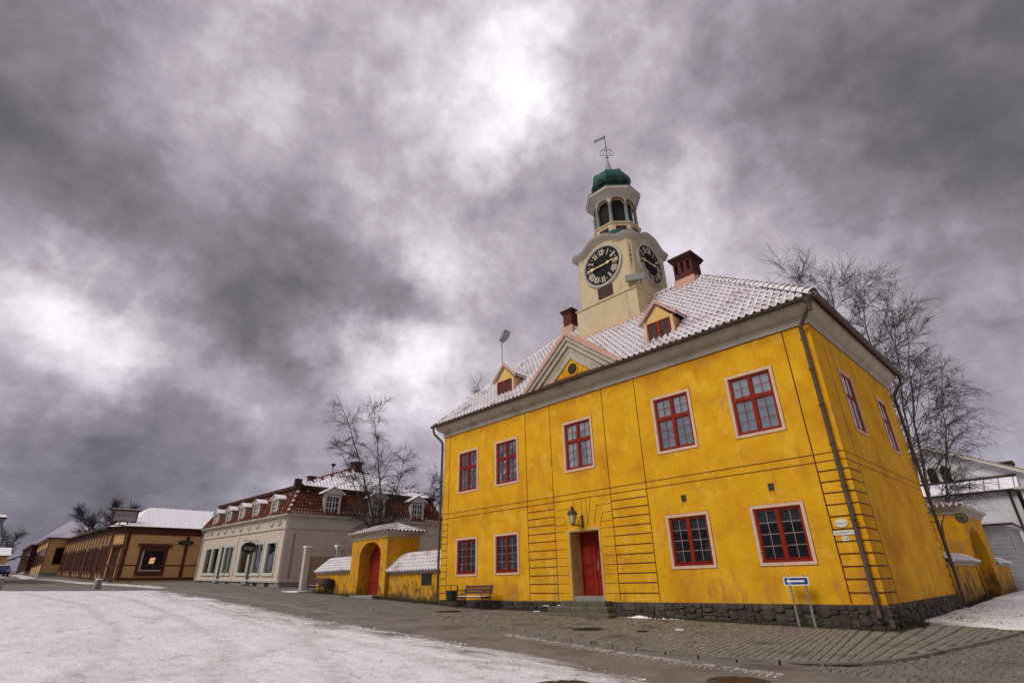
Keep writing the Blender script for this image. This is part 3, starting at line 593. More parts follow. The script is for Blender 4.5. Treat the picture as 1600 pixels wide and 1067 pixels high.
# dark rooms behind the windows
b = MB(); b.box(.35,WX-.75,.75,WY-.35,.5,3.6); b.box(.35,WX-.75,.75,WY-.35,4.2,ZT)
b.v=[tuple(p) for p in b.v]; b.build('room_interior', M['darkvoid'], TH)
def pane(mb_T, a, c, z0, z1, w, mat, parent):
    bb = MB(mb_T); bb.box(a, c, z0, z1, w-.003, w+.003); 
    cx = mb_T((a+c)/2, (z0+z1)/2, w); bb.v = [(p[0]-cx[0], p[1]-cx[1], p[2]-cx[2]) for p in bb.v]
    o = bb.build('pane', mat, parent, loc=cx); o.rotation_euler = (rw.uniform(-.02,.02), 0, rw.uniform(-.02,.02))
rw = random.Random(11)
M['bar_up']=material('light_red_glazing_bar',(.20,.045,.035),(.27,.075,.06),9,.7)  # lighter red than the sash rails
M['bar_lo']=material('greyed_pink_glazing_bar',(.26,.15,.135),(.34,.21,.19),9,.7)
SIDE_T = RT()
def casement(T, cx, z0, z1, hw, upper, curtains):
    a, c = cx-hw+TR, cx+hw-TR; e, f = z0+TR, z1-TR
    w0 = -.055 if T is not SIDE_T else -.030   # the frame sits nearly flush with the plaster
    rl = 1.0 if T is not SIDE_T else .28
    m = MB(T); fw = .062
    m.box(a,c,e,e+fw,w0-.05,w0+.03*rl); m.box(a,c,f-fw,f,w0-.05,w0+.03*rl); m.box(a,a+fw,e+fw,f-fw,w0-.05,w0+.03*rl); m.box(c-fw,c,e+fw,f-fw,w0-.05,w0+.03*rl)
    mid = (a+c)/2; mw=.042
    m.box(mid-mw,mid+mw,e+fw,f-fw,w0-.045,w0+.036*rl)
    if upper:
        tz = e+(f-e)*.60
        m.box(a+fw,mid-mw,tz-.05,tz+.05,w0-.045,w0+.034*rl); m.box(mid+mw,c-fw,tz-.05,tz+.05,w0-.045,w0+.034*rl)
        m.box(a-.004+fw*.2,c-fw*.2,e+.005,e+.05,w0+.03*rl,w0+.075*rl)   # weather strip
        fields = [(a+fw,mid-mw,e+fw,tz-.05,2,3),(mid+mw,c-fw,e+fw,tz-.05,2,3),(a+fw,mid-mw,tz+.05,f-fw,2,2),(mid+mw,c-fw,tz+.05,f-fw,2,2)]
    else:
        m.box(a,c,e,e+.055,w0+.03*rl,w0+.085*rl)
        fields = [(a+fw,mid-mw,e+fw+.02,f-fw,2,4),(mid+mw,c-fw,e+fw+.02,f-fw,2,4)]
    win = m.build('window', M['red'], TH)
    # sash rails of each leaf
    for (p,q,r,s,nx,nz) in fields:
        sh = MB(T); g=.024
        sh.box(p,q,r,r+g,w0-.04,w0+.015*rl); sh.box(p,q,s-g,s,w0-.04,w0+.015*rl); sh.box(p,p+g,r+g,s-g,w0-.04,w0+.015*rl); sh.box(q-g,q,r+g,s-g,w0-.04,w0+.015*rl)
        p2,q2,r2,s2=p+g,q-g,r+g,s-g; gb=.0085
        gbm = MB(T)
        for i in range(1,nx): x=p2+(q2-p2)*i/nx; gbm.box(x-gb,x+gb,r2,s2,w0-.03,w0+.008*rl)
        for j in range(1,nz): z=r2+(s2-r2)*j/nz; gbm.box(p2,q2,z-gb,z+gb,w0-.028,w0+.006*rl)
        sh.build('sash', M['red'], win); gbm.build('glazing_bar', M['bar_up'] if upper else M['bar_lo'], win)
        for i in range(nx):
            for j in range(nz):
                pane(T, p2+(q2-p2)*i/nx+gb, p2+(q2-p2)*(i+1)/nx-gb, r2+(s2-r2)*j/nz+gb, r2+(s2-r2)*(j+1)/nz-gb, w0-.012*rl, M['glass'] if upper else M['darkglass'], win)
    tr = MB(T); tw=.022
    tr.box(a-TR,c+TR,f,f+TR,-.01,tw); tr.box(a-TR,c+TR,e-TR,e,-.01,tw); tr.box(a-TR,a,e,f,-.01,tw); tr.box(c,c+TR,e,f,-.01,tw)
    # plaster reveal lining between the surround and the red frame
    tr.box(a-.001,a+.012,e,f,w0+.03,-.0111); tr.box(c-.012,c+.001,e,f,w0+.03,-.011); tr.box(a+.012,c-.012,f-.012,f+.001,w0+.03,-.011); tr.box(a+.012,c-.012,e-.001,e+.012,w0+.03,-.011)
    tr.build('surround', M['trim'], win)
    ln = MB(T); k=.011; A,C,E,F=a-TR,c+TR,e-TR,f+TR
    ln.box(A-k,C+k,F,F+k,-.01,.006); ln.box(A-k,C+k,E-k,E,-.01,.006); ln.box(A-k,A,E,F,-.01,.006); ln.box(C,C+k,E,F,-.01,.006)
    ln.build('painted_line', M['line'], win)
    if curtains:
        cu = MB(T); D=w0-.075
        def cloth(x0,x1,za,zb,n=24,amp=.012,mi=0):
            P=[]; 
            for i in range(n+1):
                t=i/n; x=x0+(x1-x0)*t; ww=D+amp*math.sin(t*n*1.35+cx)+.006*rw.uniform(-1,1); P.append((x,ww))
            for i in range(n): cu.quad((P[i][0],za,P[i][1]),(P[i+1][0],za,P[i+1][1]),(P[i+1][0],zb,P[i+1][1]),(P[i][0],zb,P[i][1]),mi)
        if curtains=='full': cloth(a-.05,c+.05,e-.05,f+.05,18,.007)
        elif curtains=='two': cloth(a-.05,a+(c-a)*.33,e-.05,f+.05); cloth(a+(c-a)*.66,c+.05,e-.05,f+.05); cloth(a,c,f-.35,f+.05)
        elif curtains=='split': cloth(a-.05,c+.05,tz-.04,f+.05,mi=0); cloth(a-.05,c+.05,e-.05,tz-.04,mi=1)
        elif curtains=='valance': cloth(a-.05,c+.05,f-.42,f+.05,30,.010)
        cu.build('curtain', [M['curtain'],M['curtain2']], win)
    return win
WINS = {}
for i,c in enumerate(UPX): WINS['U%d'%i]=casement(FR(), c, UZ0, UZ1, HW, True, ['full','full','two','split','split'][i])
for i,c in enumerate(LOX): WINS['L%d'%i]=casement(FR(), c, LZ0, LZ1, HW, False, [None,'valance','valance','valance'][i])
for i,c in enumerate(SDY): casement(SIDE_T, c, UZ0+.05, UZ1+.04, .64, True, 'full')
for w,l in (('U4','red upper window with pale curtains'),('L3','red ground floor window with lace valance')): WINS[w]['label']=l
bp=MB(FR()); bp.box(12.72,12.98,1.78,2.12,-.19,-.185); bp.build('paper_notice', M['white'], WINS['L2'])
# painted lines of the facade: thin raised fillets
def line(T, u0, u1, v0, v1, th=.0065):
    m=MB(T); m.box(u0,u1,v0,v1,-.01,th); m.build('painted_line', M['line'], TH)
F_=FR(); R_=RT()
ROWS=[3.63,3.354,3.078,2.79,2.505,2.20,1.916,1.634,1.35,1.07,.775]
for x,w in ((.44,.012),(5.59,.013),(6.99,.012),(9.63,.013),(11.08,.013),(16.27,.016)): line(F_, x-w, x+w, .55, ZT)
for z in (4.075,3.87): line(F_, .0, WX, z-.012, z+.012, .0055); line(R_, 0, WY, z-.009, z+.009, .0055)
for z in ROWS:
    line(F_, .0, .428, z-.012, z+.012, .0075); line(F_, 16.286, 17.0, z-.017, z+.017, .0075); line(R_, 0.0, 1.07, z-.014, z+.014, .0075)
    line(F_, 5.603, 6.978, z-.016, z+.016, .0075); line(F_, 9.643, 11.067, z-.016, z+.016, .0075)
    line(R_, 8.35, 8.66, z-.02, z+.02, .0075)
line(R_, 1.055, 1.075, .55, 3.86, .0055); line(R_, 1.02,1.035,4.1,ZT-.3,.0055)
for z in ROWS[3:]:
    line(F_, 7.002, 7.53, z-.007, z+.007, .0045); line(F_, 9.09, 9.617, z-.007, z+.007, .0045)
def seg_line(p, q, w=.008):
    p=Vector((p[0],p[1],0)); q=Vector((q[0],q[1],0)); n=Vector((-(q-p).y,(q-p).x,0)).normalized()*w
    m=MB(F_); m.hexa([(*(p-n).xy,-.01),(*(q-n).xy,-.01),(*(q+n).xy,-.01),(*(p+n).xy,-.01),(*(p-n).xy,.0045),(*(q-n).xy,.0045),(*(q+n).xy,.0045),(*(p+n).xy,.0045)]); m.build('painted_line', M['line'], TH)
for s in (-1,1):
    X=lambda d: 8.335+s*d
    for p,q in (((.20,2.9),(.18,3.83)),((.20,2.9),(.40,3.80)),((.48,2.9),(.66,3.56)),((.66,3.56),(1.29,3.57)),((.74,2.86),(.90,3.30)),((.90,3.30),(1.29,3.31)),((1.29,3.02),(.82,3.02))):
        if s==-1 and p==(.20,2.9) and q==(.18,3.83): p,q=(.05,2.9),(.0,3.83)
        seg_line((X(p[0]),p[1]),(X(q[0]),q[1]))
# rubble plinth
PL=MB()
def stone_wall(T, u0, u1, ztop, zbot_f, seed, parent, names=('stone',)):
    q=random.Random(seed); us=u0
    while us<u1-.05:
        # columns of irregular stones, heights vary
        w=q.uniform(.14,.46); w=min(w,u1-us)
        zb=zbot_f((us+w/2))-.12; z=zb; H=ztop-.03
        while z<H-.04:
            h=min(q.uniform(.08,.25),H-z)
            if H-(z+h)<.07: h=H-z
            split = w>.34 and q.random()<.45
            parts=[(us,w*q.uniform(.4,.6)),] if split else [(us,w)]
            if split: parts.append((us+parts[0][1],w-parts[0][1]))
            for (a,ww) in parts:
                n=8; cx,cz=a+ww/2,z+h/2; out=q.uniform(.012,.060); dep=[]
                ring=[]; ring2=[]
                for k in range(n):
                    t=2*PI*(k+.5)/n; px=max(-1,min(1,1.32*math.cos(t)))*ww/2*q.uniform(.90,1.06); pz=max(-1,min(1,1.32*math.sin(t)))*h/2*q.uniform(.90,1.08)
                    ring.append((px,pz)); ring2.append((px*.80+q.uniform(-.015,.015),pz*.78+q.uniform(-.015,.015)))
                m=MB(T); vs=[(cx+p,cz+r,.0) for p,r in ring]+[(cx+p*.97,cz+r*.97,out*.6) for p,r in ring]+[(cx+p,cz+r,out*q.uniform(.85,1.1)) for p,r in ring2]
                fs=[(i,(i+1)%n,n+(i+1)%n,n+i) for i in range(n)]+[(n+i,n+(i+1)%n,2*n+(i+1)%n,2*n+i) for i in range(n)]+[tuple(range(2*n,3*n))]
                m.add(vs,fs); c=T(cx,cz,0); m.v=[(p[0]-c[0],p[1]-c[1],p[2]-c[2]) for p in m.v]
                m.build('stone', q.choices([M['stone'],M['stone2'],M['stone3']],[6,2,2])[0], parent, loc=c)
            z+=h
        us+=w
b=MB()
for i in range(34):
    x0,x1=i*.5,(i+1)*.5; b.hexa([(x0,-.02,gz(x0,0)-.3),(x1,-.02,gz(x1,0)-.3),(x1,.3,gz(x1,0)-.3),(x0,.3,gz(x0,0)-.3),(x0,-.02,.52),(x1,-.02,.52),(x1,.3,.52),(x0,.3,.52)])
b.box(16.7,17.02,.301,8.72,-.3,.52); b.box(0,.3,.301,8.72,-.1,.52); b.box(.31,16.69,8.4,8.72,-.3,.52)
PLN=b.build('plinth', M['mortar'], TH)
stone_wall(lambda u,v,w:(u,-.02-w,v), 0.02, 7.0, .55, lambda x: gz(x,0), 21, PLN)
stone_wall(lambda u,v,w:(u,-.02-w,v), 9.75, 17.05, .55, lambda x: gz(x,0), 22, PLN)
stone_wall(lambda u,v,w:(17.02+w,u,v), -.03, 8.7, .53, lambda y: gz(17,y), 23, PLN)
# cornice: mitred profile round the house
def ring_sweep(mb, prof, x0,x1,y0,y1, mi=0):
    R=[]
    for o,z in prof: R.append([(x0-o,y0-o,z),(x1+o,y0-o,z),(x1+o,y1+o,z),(x0-o,y1+o,z)])
    for i in range(len(R)-1):
        for k in range(4): mb.add([R[i][k],R[i][(k+1)%4],R[i+1][(k+1)%4],R[i+1][k]],[(0,1,2,3)],mi)
b=MB(); ring_sweep(b,[(-.01,7.72),(.045,7.72),(.055,7.86),(.085,7.88),(.085,7.905),(.05,7.915),(.055,7.93),(.12,7.96),(.20,8.01),(.27,8.08),(.31,8.15),(.33,8.155),(.345,8.255),(.30,8.262),(-.01,8.262)],0,WX,0,WY)
b.build('cornice', M['cornice'], TH)
b=MB(); b.box(0,WX,-.0065,.01,7.695,7.719); b.box(16.99,WX+.0065,0,WY,7.695,7.719); b.build('painted_line', M['line'], TH)
# roof
EO,ZE,ZR=.44,8.31,13.15
RY=WY/2; RX0,RX1=4.80,12.35
e=[(-EO,-EO,ZE),(WX+EO,-EO,ZE),(WX+EO,WY+EO,ZE),(-EO,WY+EO,ZE)]; r0,r1=(RX0,RY,ZR),(RX1,RY,ZR)
b=MB(); b.add([*e,r0,r1],[(0,1,5,4),(1,2,5),(2,3,4,5),(3,0,4),(3,2,1,0)])
b.box(-EO,WX+EO,-EO-.0,-EO+.02,ZE-.07,ZE-.003); b.box(WX+EO-.02,WX+EO,-EO+.021,WY+EO,ZE-.07,ZE-.003)
ROOF=b.build('roof', M['tile'], TH)
def tile_mesh(w, l, seedname='tile', snow=True):
    """clay pantile: S-shaped cross-section, lower lip proud; snow lies on its back"""
    n=6; m=MB(); th=.022
    zz=[.000,.022,.066,.078,.056,.012,.000]; 
    up=[(-w/2+w*i/n, l/2, zz[i]*.85) for i in range(n+1)]; ct=[max(.004,.040*zz[i]/.078) for i in range(n+1)]; lo=[(-w/2+w*i/n, -l/2-.03, zz[i]+ct[i]) for i in range(n+1)]; lb=[(-w/2+w*i/n, -l/2-.03, zz[i]-.004) for i in range(n+1)]
    mid=[(-w/2+w*i/n, -l/2+.02, zz[i]*.98+ct[i]*.9) for i in range(n+1)]
    vs=up+mid+lo+lb; k=n+1
    for i in range(n): m.add([vs[i],vs[i+1],vs[k+i+1],vs[k+i]],[(0,1,2,3)],0)
    for i in range(n): m.add([vs[k+i],vs[k+i+1],vs[2*k+i+1],vs[2*k+i]],[(0,1,2,3)],0 if snow else 1)
    for i in range(n): m.add([vs[2*k+i],vs[2*k+i+1],vs[3*k+i+1],vs[3*k+i]],[(0,1,2,3)],1 if i in (1,2,3) else 0)  # bare clay crest lips, also painting in the shadow under each overlap
    m.add([up[0],mid[0],lo[0],lb[0]],[(0,1,2,3)],0); m.add([up[n],mid[n],lo[n],lb[n]],[(0,1,2,3)],0)
    return m
TW,TL=.236,.305
tm=tile_mesh(TW,TL+.05); tme=tm.mesh('tile',[M['roofsnow'],M['tile']])
def roof_tiles(org, ud, sd, uext, rows, skip, parent, n_ind, rng):
    """rows of pantiles on a slope: org = eave start, ud along the eave, sd up the slope"""
    ud=Vector(ud).normalized(); sd_=Vector(sd).normalized(); nn=ud.cross(sd_).normalized(); org=Vector(org); L=[]
    for j in range(rows):
        s=(j+.5)*TL; a,c=uext(s); k0=math.ceil((a+TW*.3)/TW); k1=math.floor((c-TW*.3)/TW)
        for k in range(k0,k1+1):
            u=k*TW; p=org+ud*u+sd_*s
            if skip(p): continue
            L.append(p)
    L.sort(key=lambda p:(p-CAM).length)
    Rm=Matrix((ud,sd_,nn)).transposed(); q=Rm.to_quaternion()
    for p in L[:n_ind]:
        o=bpy.data.objects.new('tile',tme); COL.objects.link(o); o.parent=parent
        o.matrix_local=Matrix.Translation(p+nn*(.02+rng.uniform(-.004,.006)))@Rm.to_4x4()@Matrix.Rotation(rng.uniform(-.012,.012),4,'Z')@Matrix.Rotation(rng.uniform(-.015,.015),4,'X')
    if len(L)>n_ind:
        m=MB(); V=np.array(tm.v); R=np.array(Rm)
        for p in L[n_ind:]:
            a=rng.uniform(-.012,.012); o=np.array(p+nn*(.02+rng.uniform(-.005,.008)))
            vv=V@R.T+o; off=len(m.v); m.v.extend(map(tuple,vv)); m.f.extend([tuple(off+i for i in f) for f in tm.f]); m.m.extend(tm.m)
        m.build('distant_tile',[M['roofsnow'],M['tile']],parent,kind='stuff')
slope_l=math.hypot(RY+EO,ZR-ZE); hx=(RX0+EO)
PCX=8.475
def skip_front(p):
    if p.z<10.3 and abs(p.x-PCX)<2.62*(10.35-p.z)/2.05-.12: return True
    if abs(p.x-8.47)<1.6 and p.y>2.72: return True
    for dx in (4.15,12.28):
        if abs(p.x-dx)<.52 and .40<p.y<1.3: return True
    return False
rng=random.Random(9)
roof_tiles((-EO,-EO,ZE),(1,0,0),(0,RY+EO,ZR-ZE),lambda s:(hx*s/slope_l+.05,WX+2*EO-(WX+EO-RX1)*s/slope_l-.05),22,skip_front,ROOF,300,rng)
def hip_tiles(p, q, parent, step=.33, r=.115):
    p=Vector(p); q=Vector(q); d=(q-p); L=d.length; d.normalize(); side=d.cross(Vector((0,0,1))).normalized(); up=side.cross(d)
    m=MB(); n=7
    A=[(math.cos(PI*i/(n-1))*r, math.sin(PI*i/(n-1))*r*.95) for i in range(n)]; B=[(x*1.22,z*1.42) for x,z in A]
    lo=[(x,0,z) for x,z in B]; hi=[(x,step+.03,z) for x,z in A]; lb=[(x*.74,.01,z*.62) for x,z in B]
    for i in range(n-1):
        m.add([lo[i],lo[i+1],hi[i+1],hi[i]],[(0,1,2,3)],0); m.add([lo[i],lo[i+1],lb[i+1],lb[i]],[(0,1,2,3)],1)
    me=m.mesh('hip_tile',[M['roofsnow'],M['tile']]); R=Matrix((side,d,up)).transposed().to_4x4()
    for i in range(int(L/step)):
        o=bpy.data.objects.new('hip_tile',me); COL.objects.link(o); o.parent=parent; o.matrix_local=Matrix.Translation(p+d*(i*step)+up*.03)@R@Matrix.Rotation(rng.uniform(-.03,.03),4,'X')
hip_tiles(e[1],r1,ROOF); hip_tiles(e[0],r0,ROOF); hip_tiles(r1,r0,ROOF)
# gutters and downpipes
b=MB(); GO=.50; GZ=8.255
def gutter(mb,p,q,out):
    p=Vector(p); q=Vector(q); out=Vector(out); n=7; A=[]
    for i in range(n): t=PI*i/(n-1); A.append(out*(-math.cos(t)*.075)+Vector((0,0,-math.sin(t)*.085)))
    for i in range(n-1): mb.add([p+A[i],p+A[i+1],q+A[i+1],q+A[i]],[(0,1,2,3)])
    for P in (p,q): mb.poly([tuple(P+a) for a in A])
    mb.tube([p+out*.078,q+out*.078],.011,5)
gutter(b,(-EO-.05,-GO,GZ+.03),(WX+EO+.06,-GO,GZ+.03),(0,-1,0)); b.build('gutter', M['gutter'], TH)
b=MB(); gutter(b,(WX+GO,-EO-.1,GZ+.02),(WX+GO,WY+EO+.05,GZ+.02),(1,0,0)); b.build('gutter', M['gutter'], TH)
def downpipe(pts, brackets, r=.055):
    m=MB(); 
    P=[]
    for i,p in enumerate(pts):       # rounded bends
        p=Vector(p)
        if 0<i<len(pts)-1:
            a=(Vector(pts[i-1])-p); c=(Vector(pts[i+1])-p); k=min(.14,a.length*.4,c.length*.4)
            P+= [p+a.normalized()*k, p+a.normalized()*k*.35+c.normalized()*k*.35, p+c.normalized()*k]
        else: P.append(p)
    m.tube(P,r,10); o=m.build('downpipe', M['gutter'], TH, smooth=True)
    for (x,y,z,dx,dy) in brackets:
        m=MB(); m.lathe([(r+.004,-.02),(r+.016,-.02),(r+.016,.02),(r+.004,.02)],(x,y,z),12); m.tube([(x,y,z),(x+dx,y+dy,z)],.012,6); m.tube([(x-.1 if dy else x,y if dy else y-.1,z),(x+.1 if dy else x,y if dy else y+.1,z)],.01,5); m.build('pipe_bracket', M['gutter'], o)
    return o
bz=(7.25,6.35,5.3,4.25,3.2,2.4,.75)
downpipe([(17.28,-.46,8.24),(17.28,-.46,8.02),(16.83,-.13,7.62),(16.83,-.11,7.4),(16.81,-.11,.36),(16.82,-.24,.24)],[(16.82,-.11,z,0,.11) for z in bz])
b=MB(); b.lathe([(.055,-.25),(.075,-.05),(.13,.06),(.13,.09)],(17.28,-.46,8.12),10); b.build('rainwater_head', M['gutter'], TH)
downpipe([(-.36,-.46,8.24),(-.36,-.46,7.95),(-.07,-.1,7.5),(-.07,-.08,7.3),(-.07,-.08,.52),(-.07,-.2,.4)],[(-.07,-.08,z,.08,.08) for z in (7.2,5.6,3.9,2.2)])
downpipe([(17.46,8.95,8.22),(17.46,8.95,7.95),(17.12,8.78,7.45),(17.12,8.76,7.2),(17.14,8.76,.20)],[(17.12,8.76,z,-.12,0) for z in (7.0,5.6,4.2,2.8,1.4)])
M['rustdrip']=material('rust_drip_stain',(.30,.13,.02),(.38,.18,.03),9,.9)
# vents above the ground-floor windows
for c in (12.36,15.02):
    m=MB(F_); m.box(c-.08,c+.08,3.32,3.51,-.01,.012); m.build('wall_vent', M['iron'], TH)
    m=MB(F_)
    for dx,l in ((-.06,.20),(.055,.16),(.01,.08)): m.hexa([(c+dx-.012,3.319-l,-.005),(c+dx+.012,3.319-l,-.005),(c+dx+.018,3.319,-.005),(c+dx-.018,3.319,-.005),(c+dx-.004,3.319-l,.002),(c+dx+.004,3.319-l,.002),(c+dx+.018,3.319,.002),(c+dx-.018,3.319,.002)])
    m.build('rust_drip', M['rustdrip'], TH)
# doorway
b=MB(F_); t=.075
b.box(DX0-t,DX0,.55,DZ1+t,-.01,.02); b.box(DX1,DX1+t,.55,DZ1+t,-.01,.02); b.box(DX0,DX1,DZ1,DZ1+t,-.01,.02)
b.box(DX0-.001,DX0+.015,.55,DZ1,-.60,-.011); b.box(DX1-.015,DX1+.001,.55,DZ1,-.60,-.011); b.box(DX0+.015,DX1-.015,DZ1-.015,DZ1+.001,-.60,-.011)
b.build('door_surround', M['jamb'], TH)
WD=-.58
b=MB(F_); b.box(DX0,DX0+.06,DZ0,DZ1,WD-.05,WD+.03); b.box(DX1-.06,DX1,DZ0,DZ1,WD-.05,WD+.03); b.box(DX0+.06,DX1-.06,DZ1-.06,DZ1,WD-.05,WD+.03)
b.build('door_frame', M['doorred'], TH)
def leaf(x0,x1):
    m=MB(F_); m.box(x0,x1,DZ0+.01,DZ1-.06,WD-.04,WD)
    L=m.build('door_leaf', M['doorred'], TH)
    for (za,zb) in ((.80,1.12),(1.22,1.50),(1.60,2.22),(2.32,2.62)):
        q=MB(F_); g=.06; xa,xb=x0+.09,x1-.09
        q.hexa([(xa,za,WD-.01),(xb,za,WD-.01),(xb,zb,WD-.01),(xa,zb,WD-.01),(xa+.02,za+.02,WD+.02),(xb-.02,za+.02,WD+.02),(xb-.02,zb-.02,WD+.02),(xa+.02,zb-.02,WD+.02)])
        q.hexa([(xa+g,za+g,WD+.021),(xb-g,za+g,WD+.021),(xb-g,zb-g,WD+.021),(xa+g,zb-g,WD+.021),(xa+g+.02,za+g+.02,WD+.038),(xb-g-.02,za+g+.02,WD+.038),(xb-g-.02,zb-g-.02,WD+.038),(xa+g+.02,zb-g-.02,WD+.038)])
        q.build('door_panel', M['doorred'], L)
    return L
leaf(DX0+.06,8.285); L2=leaf(8.365,DX1-.06)
b=MB(F_); b.box(8.287,8.363,DZ0+.01,DZ1-.06,WD-.03,WD+.035); b.build('door_post', M['doorred'], TH)
b=MB(F_); b.box(8.385,8.425,1.46,1.80,WD,WD+.012); b.tube([(8.405,1.62,WD+.01),(8.405,1.62,WD+.06),(8.50,1.62,WD+.06)],.010,6); b.sphere((8.405,1.79,WD+.015),.022,8,5); b.sphere((8.405,1.47,WD+.015),.020,8,5); b.build('door_handle', M['galv'], L2)
b=MB(F_); b.box(DX0,DX1,.5,DZ0,-.7,-.02); b.build('threshold', M['greystone'], TH)
def bevel_slab(x0,x1,y0,y1,z0,z1,parent,seed):
    q=random.Random(seed); m=MB(); c=.025; n=int((x1-x0)/.55)+1
    for i in range(n):
        a=x0+(x1-x0)*i/n+.004; d=x0+(x1-x0)*(i+1)/n-.004; j=q.uniform(-.012,.012)
        m.hexa([(a,y0+j,z0),(d,y0+j,z0),(d,y1,z0),(a,y1,z0),(a,y0+j,z1-c),(d,y0+j,z1-c),(d,y1,z1-c),(a,y1,z1-c)])
        m.hexa([(a,y0+j,z1-c),(d,y0+j,z1-c),(d,y1,z1-c),(a,y1,z1-c),(a+.01,y0+j+c,z1+q.uniform(-.006,.004)),(d-.01,y0+j+c,z1),(d-.01,y1,z1),(a+.01,y1,z1+q.uniform(-.006,.004))])
    return m.build('step', M['step'], parent)
bevel_slab(7.45,9.32,-.42,-.024,.05,.545,TH,1); bevel_slab(7.22,9.72,-.86,-.424,.05,.395,TH,2); bevel_slab(6.72,10.08,-1.30,-.864,-.05,.225,TH,3)
# pediment over the middle
def tri(hw, zb, za, y): return [(PCX-hw,y,zb),(PCX+hw,y,zb),(PCX,y,za)]
def rake(hw0,za0,hw1,za1,zb,y0,y1,name,mat):      # chevron moulding between two gables
    m=MB()
    for s in (-1,1):
        m.hexa([(PCX+s*hw0,y0,zb),(PCX+s*hw1,y0,zb),(PCX,y0,za1),(PCX,y0,za0),(PCX+s*hw0,y1,zb),(PCX+s*hw1,y1,zb),(PCX,y1,za1),(PCX,y1,za0)])
    return m.build(name, mat, PED)
b=MB(); b.poly(tri(1.66,8.29,9.55,-.20)); PED=b.build('pediment', M['plaster'], TH)
rake(2.66,10.42,2.40,10.20,8.29,-.50,1.6,'copper_flashing',M['pink']); rake(2.40,10.20,2.16,10.02,8.29,-.44,-.1,'raking_moulding',M['cornice']); rake(2.16,10.02,1.86,9.79,8.29,-.36,-.1,'raking_moulding',M['cornice']); rake(1.86,9.79,1.60,9.58,8.29,-.27,-.1,'raking_moulding',M['cornice']); rake(1.60,9.58,1.20,9.27,8.29,-.25,-.1,'raking_moulding',M['cornice'])
b=MB(); b.prism([(PCX-2.62,-.06,8.33),(PCX+2.62,-.06,8.33),(PCX,-.06,10.38)],(0,2.4,0)); b.build('pediment_roof', M['pink'], PED)
b=MB(); b.disc((PCX+.06,-.215,8.80),.235,(1,0,0),(0,0,1),28,th=.012); b.build('oculus', M['black'], PED)
b=MB(); b.ring((PCX+.06,-.201,8.80),.235,.30,(1,0,0),(0,0,1),.03); b.build('oculus_surround', M['plaster'], PED)
for s in (-1,1):
    for p,q in (((.38,8.5),(.62,8.9)),((.38,8.5),(.95,8.46)),((.62,8.92),(.98,8.5))):
        p=Vector((PCX+.06+s*p[0],0,p[1])); q=Vector((PCX+.06+s*q[0],0,q[1])); n=Vector((-(q-p).z,0,(q-p).x)).normalized()*.012
        m=MB(); m.hexa([tuple(v+Vector((0,y,0))) for y in (-.199,-.207) for v in (p-n,q-n,q+n,p+n)]); m.build('painted_line', M['line'], PED)
# dormers
def dormer(cx, lab):
    y0=.14; zb=8.86; hw=.54; ze=9.68; za=10.36
    m=MB(); m.poly([(cx-hw,y0,zb-.1),(cx+hw,y0,zb-.1),(cx+hw,y0,ze),(cx,y0,za-.1),(cx-hw,y0,ze)]); m.quad((cx+hw,y0,zb-.1),(cx+hw,y0+1.2,zb-.1),(cx+hw,y0+1.2,ze),(cx+hw,y0,ze)); m.quad((cx-hw,y0,zb-.1),(cx-hw,y0+1.2,zb-.1),(cx-hw,y0+1.2,ze),(cx-hw,y0,ze))
    D=m.build('dormer', M['gate_plaster'] if False else M['cream_y'], TH, label=lab)
    for s in (-1,1):
        m=MB(); p0=(cx,za); p1=(cx+s*.76,za-.72)
        m.hexa([(p0[0],y0-.06,p0[1]),(p1[0],y0-.06,p1[1]),(p1[0],y0+1.1,p1[1]),(p0[0],y0+2.2,p0[1]),(p0[0],y0-.06,p0[1]+.09),(p1[0],y0-.06,p1[1]+.07),(p1[0],y0+1.1,p1[1]+.07),(p0[0],y0+2.2,p0[1]+.09)])
        m.build('dormer_roof', M['roofsnow'], D)
        m=MB(); m.hexa([(p0[0],y0-.11,p0[1]-.05),(p1[0],y0-.11,p1[1]-.05),(p1[0],y0-.061,p1[1]-.05),(p0[0],y0-.061,p0[1]-.05),(p0[0],y0-.11,p0[1]+.11),(p1[0],y0-.11,p1[1]+.09),(p1[0],y0-.061,p1[1]+.09),(p0[0],y0-.061,p0[1]+.11)])
        m.build('bargeboard', M['pink'], D)
        m=MB(); x=cx+s*(hw+.005); m.box(x-.045,x+.045,y0-.035,y0+.05,zb-.1,ze); m.build('corner_board', M['trim'], D)
        # tile edge along the dormer eave
        m=MB()
        for i in range(6): m.box(cx+s*.73-.04,cx+s*.73+.04,y0-.05+i*.2,y0-.05+i*.2+.13,za-.67,za-.60)
        m.build('eave_tile', M['tile'], D)
    m=MB(); a,c=cx-.45,cx+.45; m.box(a,c,zb-.02,9.70,0,.001) if False else m.box(a,c,y0-.025,y0+.03,8.88,9.60); m.build('shutter', M['darkwood'], D)
    m=MB(); g=.04; m.box(a,a+g,y0-.05,y0-.0255,8.88,9.60); m.box(c-g,c,y0-.05,y0-.0255,8.88,9.60); m.box(a+g,c-g,y0-.05,y0-.0255,9.56,9.60); m.box(a+g,c-g,y0-.05,y0-.0255,8.88,8.92); m.box(cx-.05,cx+.05,y0-.052,y0-.0255,8.92,9.56); m.build('window_frame', M['red'], D)
    m=MB(); m.hexa([(cx-.60,y0-.2,8.66),(cx+.60,y0-.2,8.66),(cx+.60,y0+.0,8.82),(cx-.60,y0+.0,8.82),(cx-.60,y0-.2,8.71),(cx+.60,y0-.2,8.71),(cx+.60,y0+.0,8.88),(cx-.60,y0+.0,8.88)]); m.build('apron_flashing', M['pink'], D)
    return D
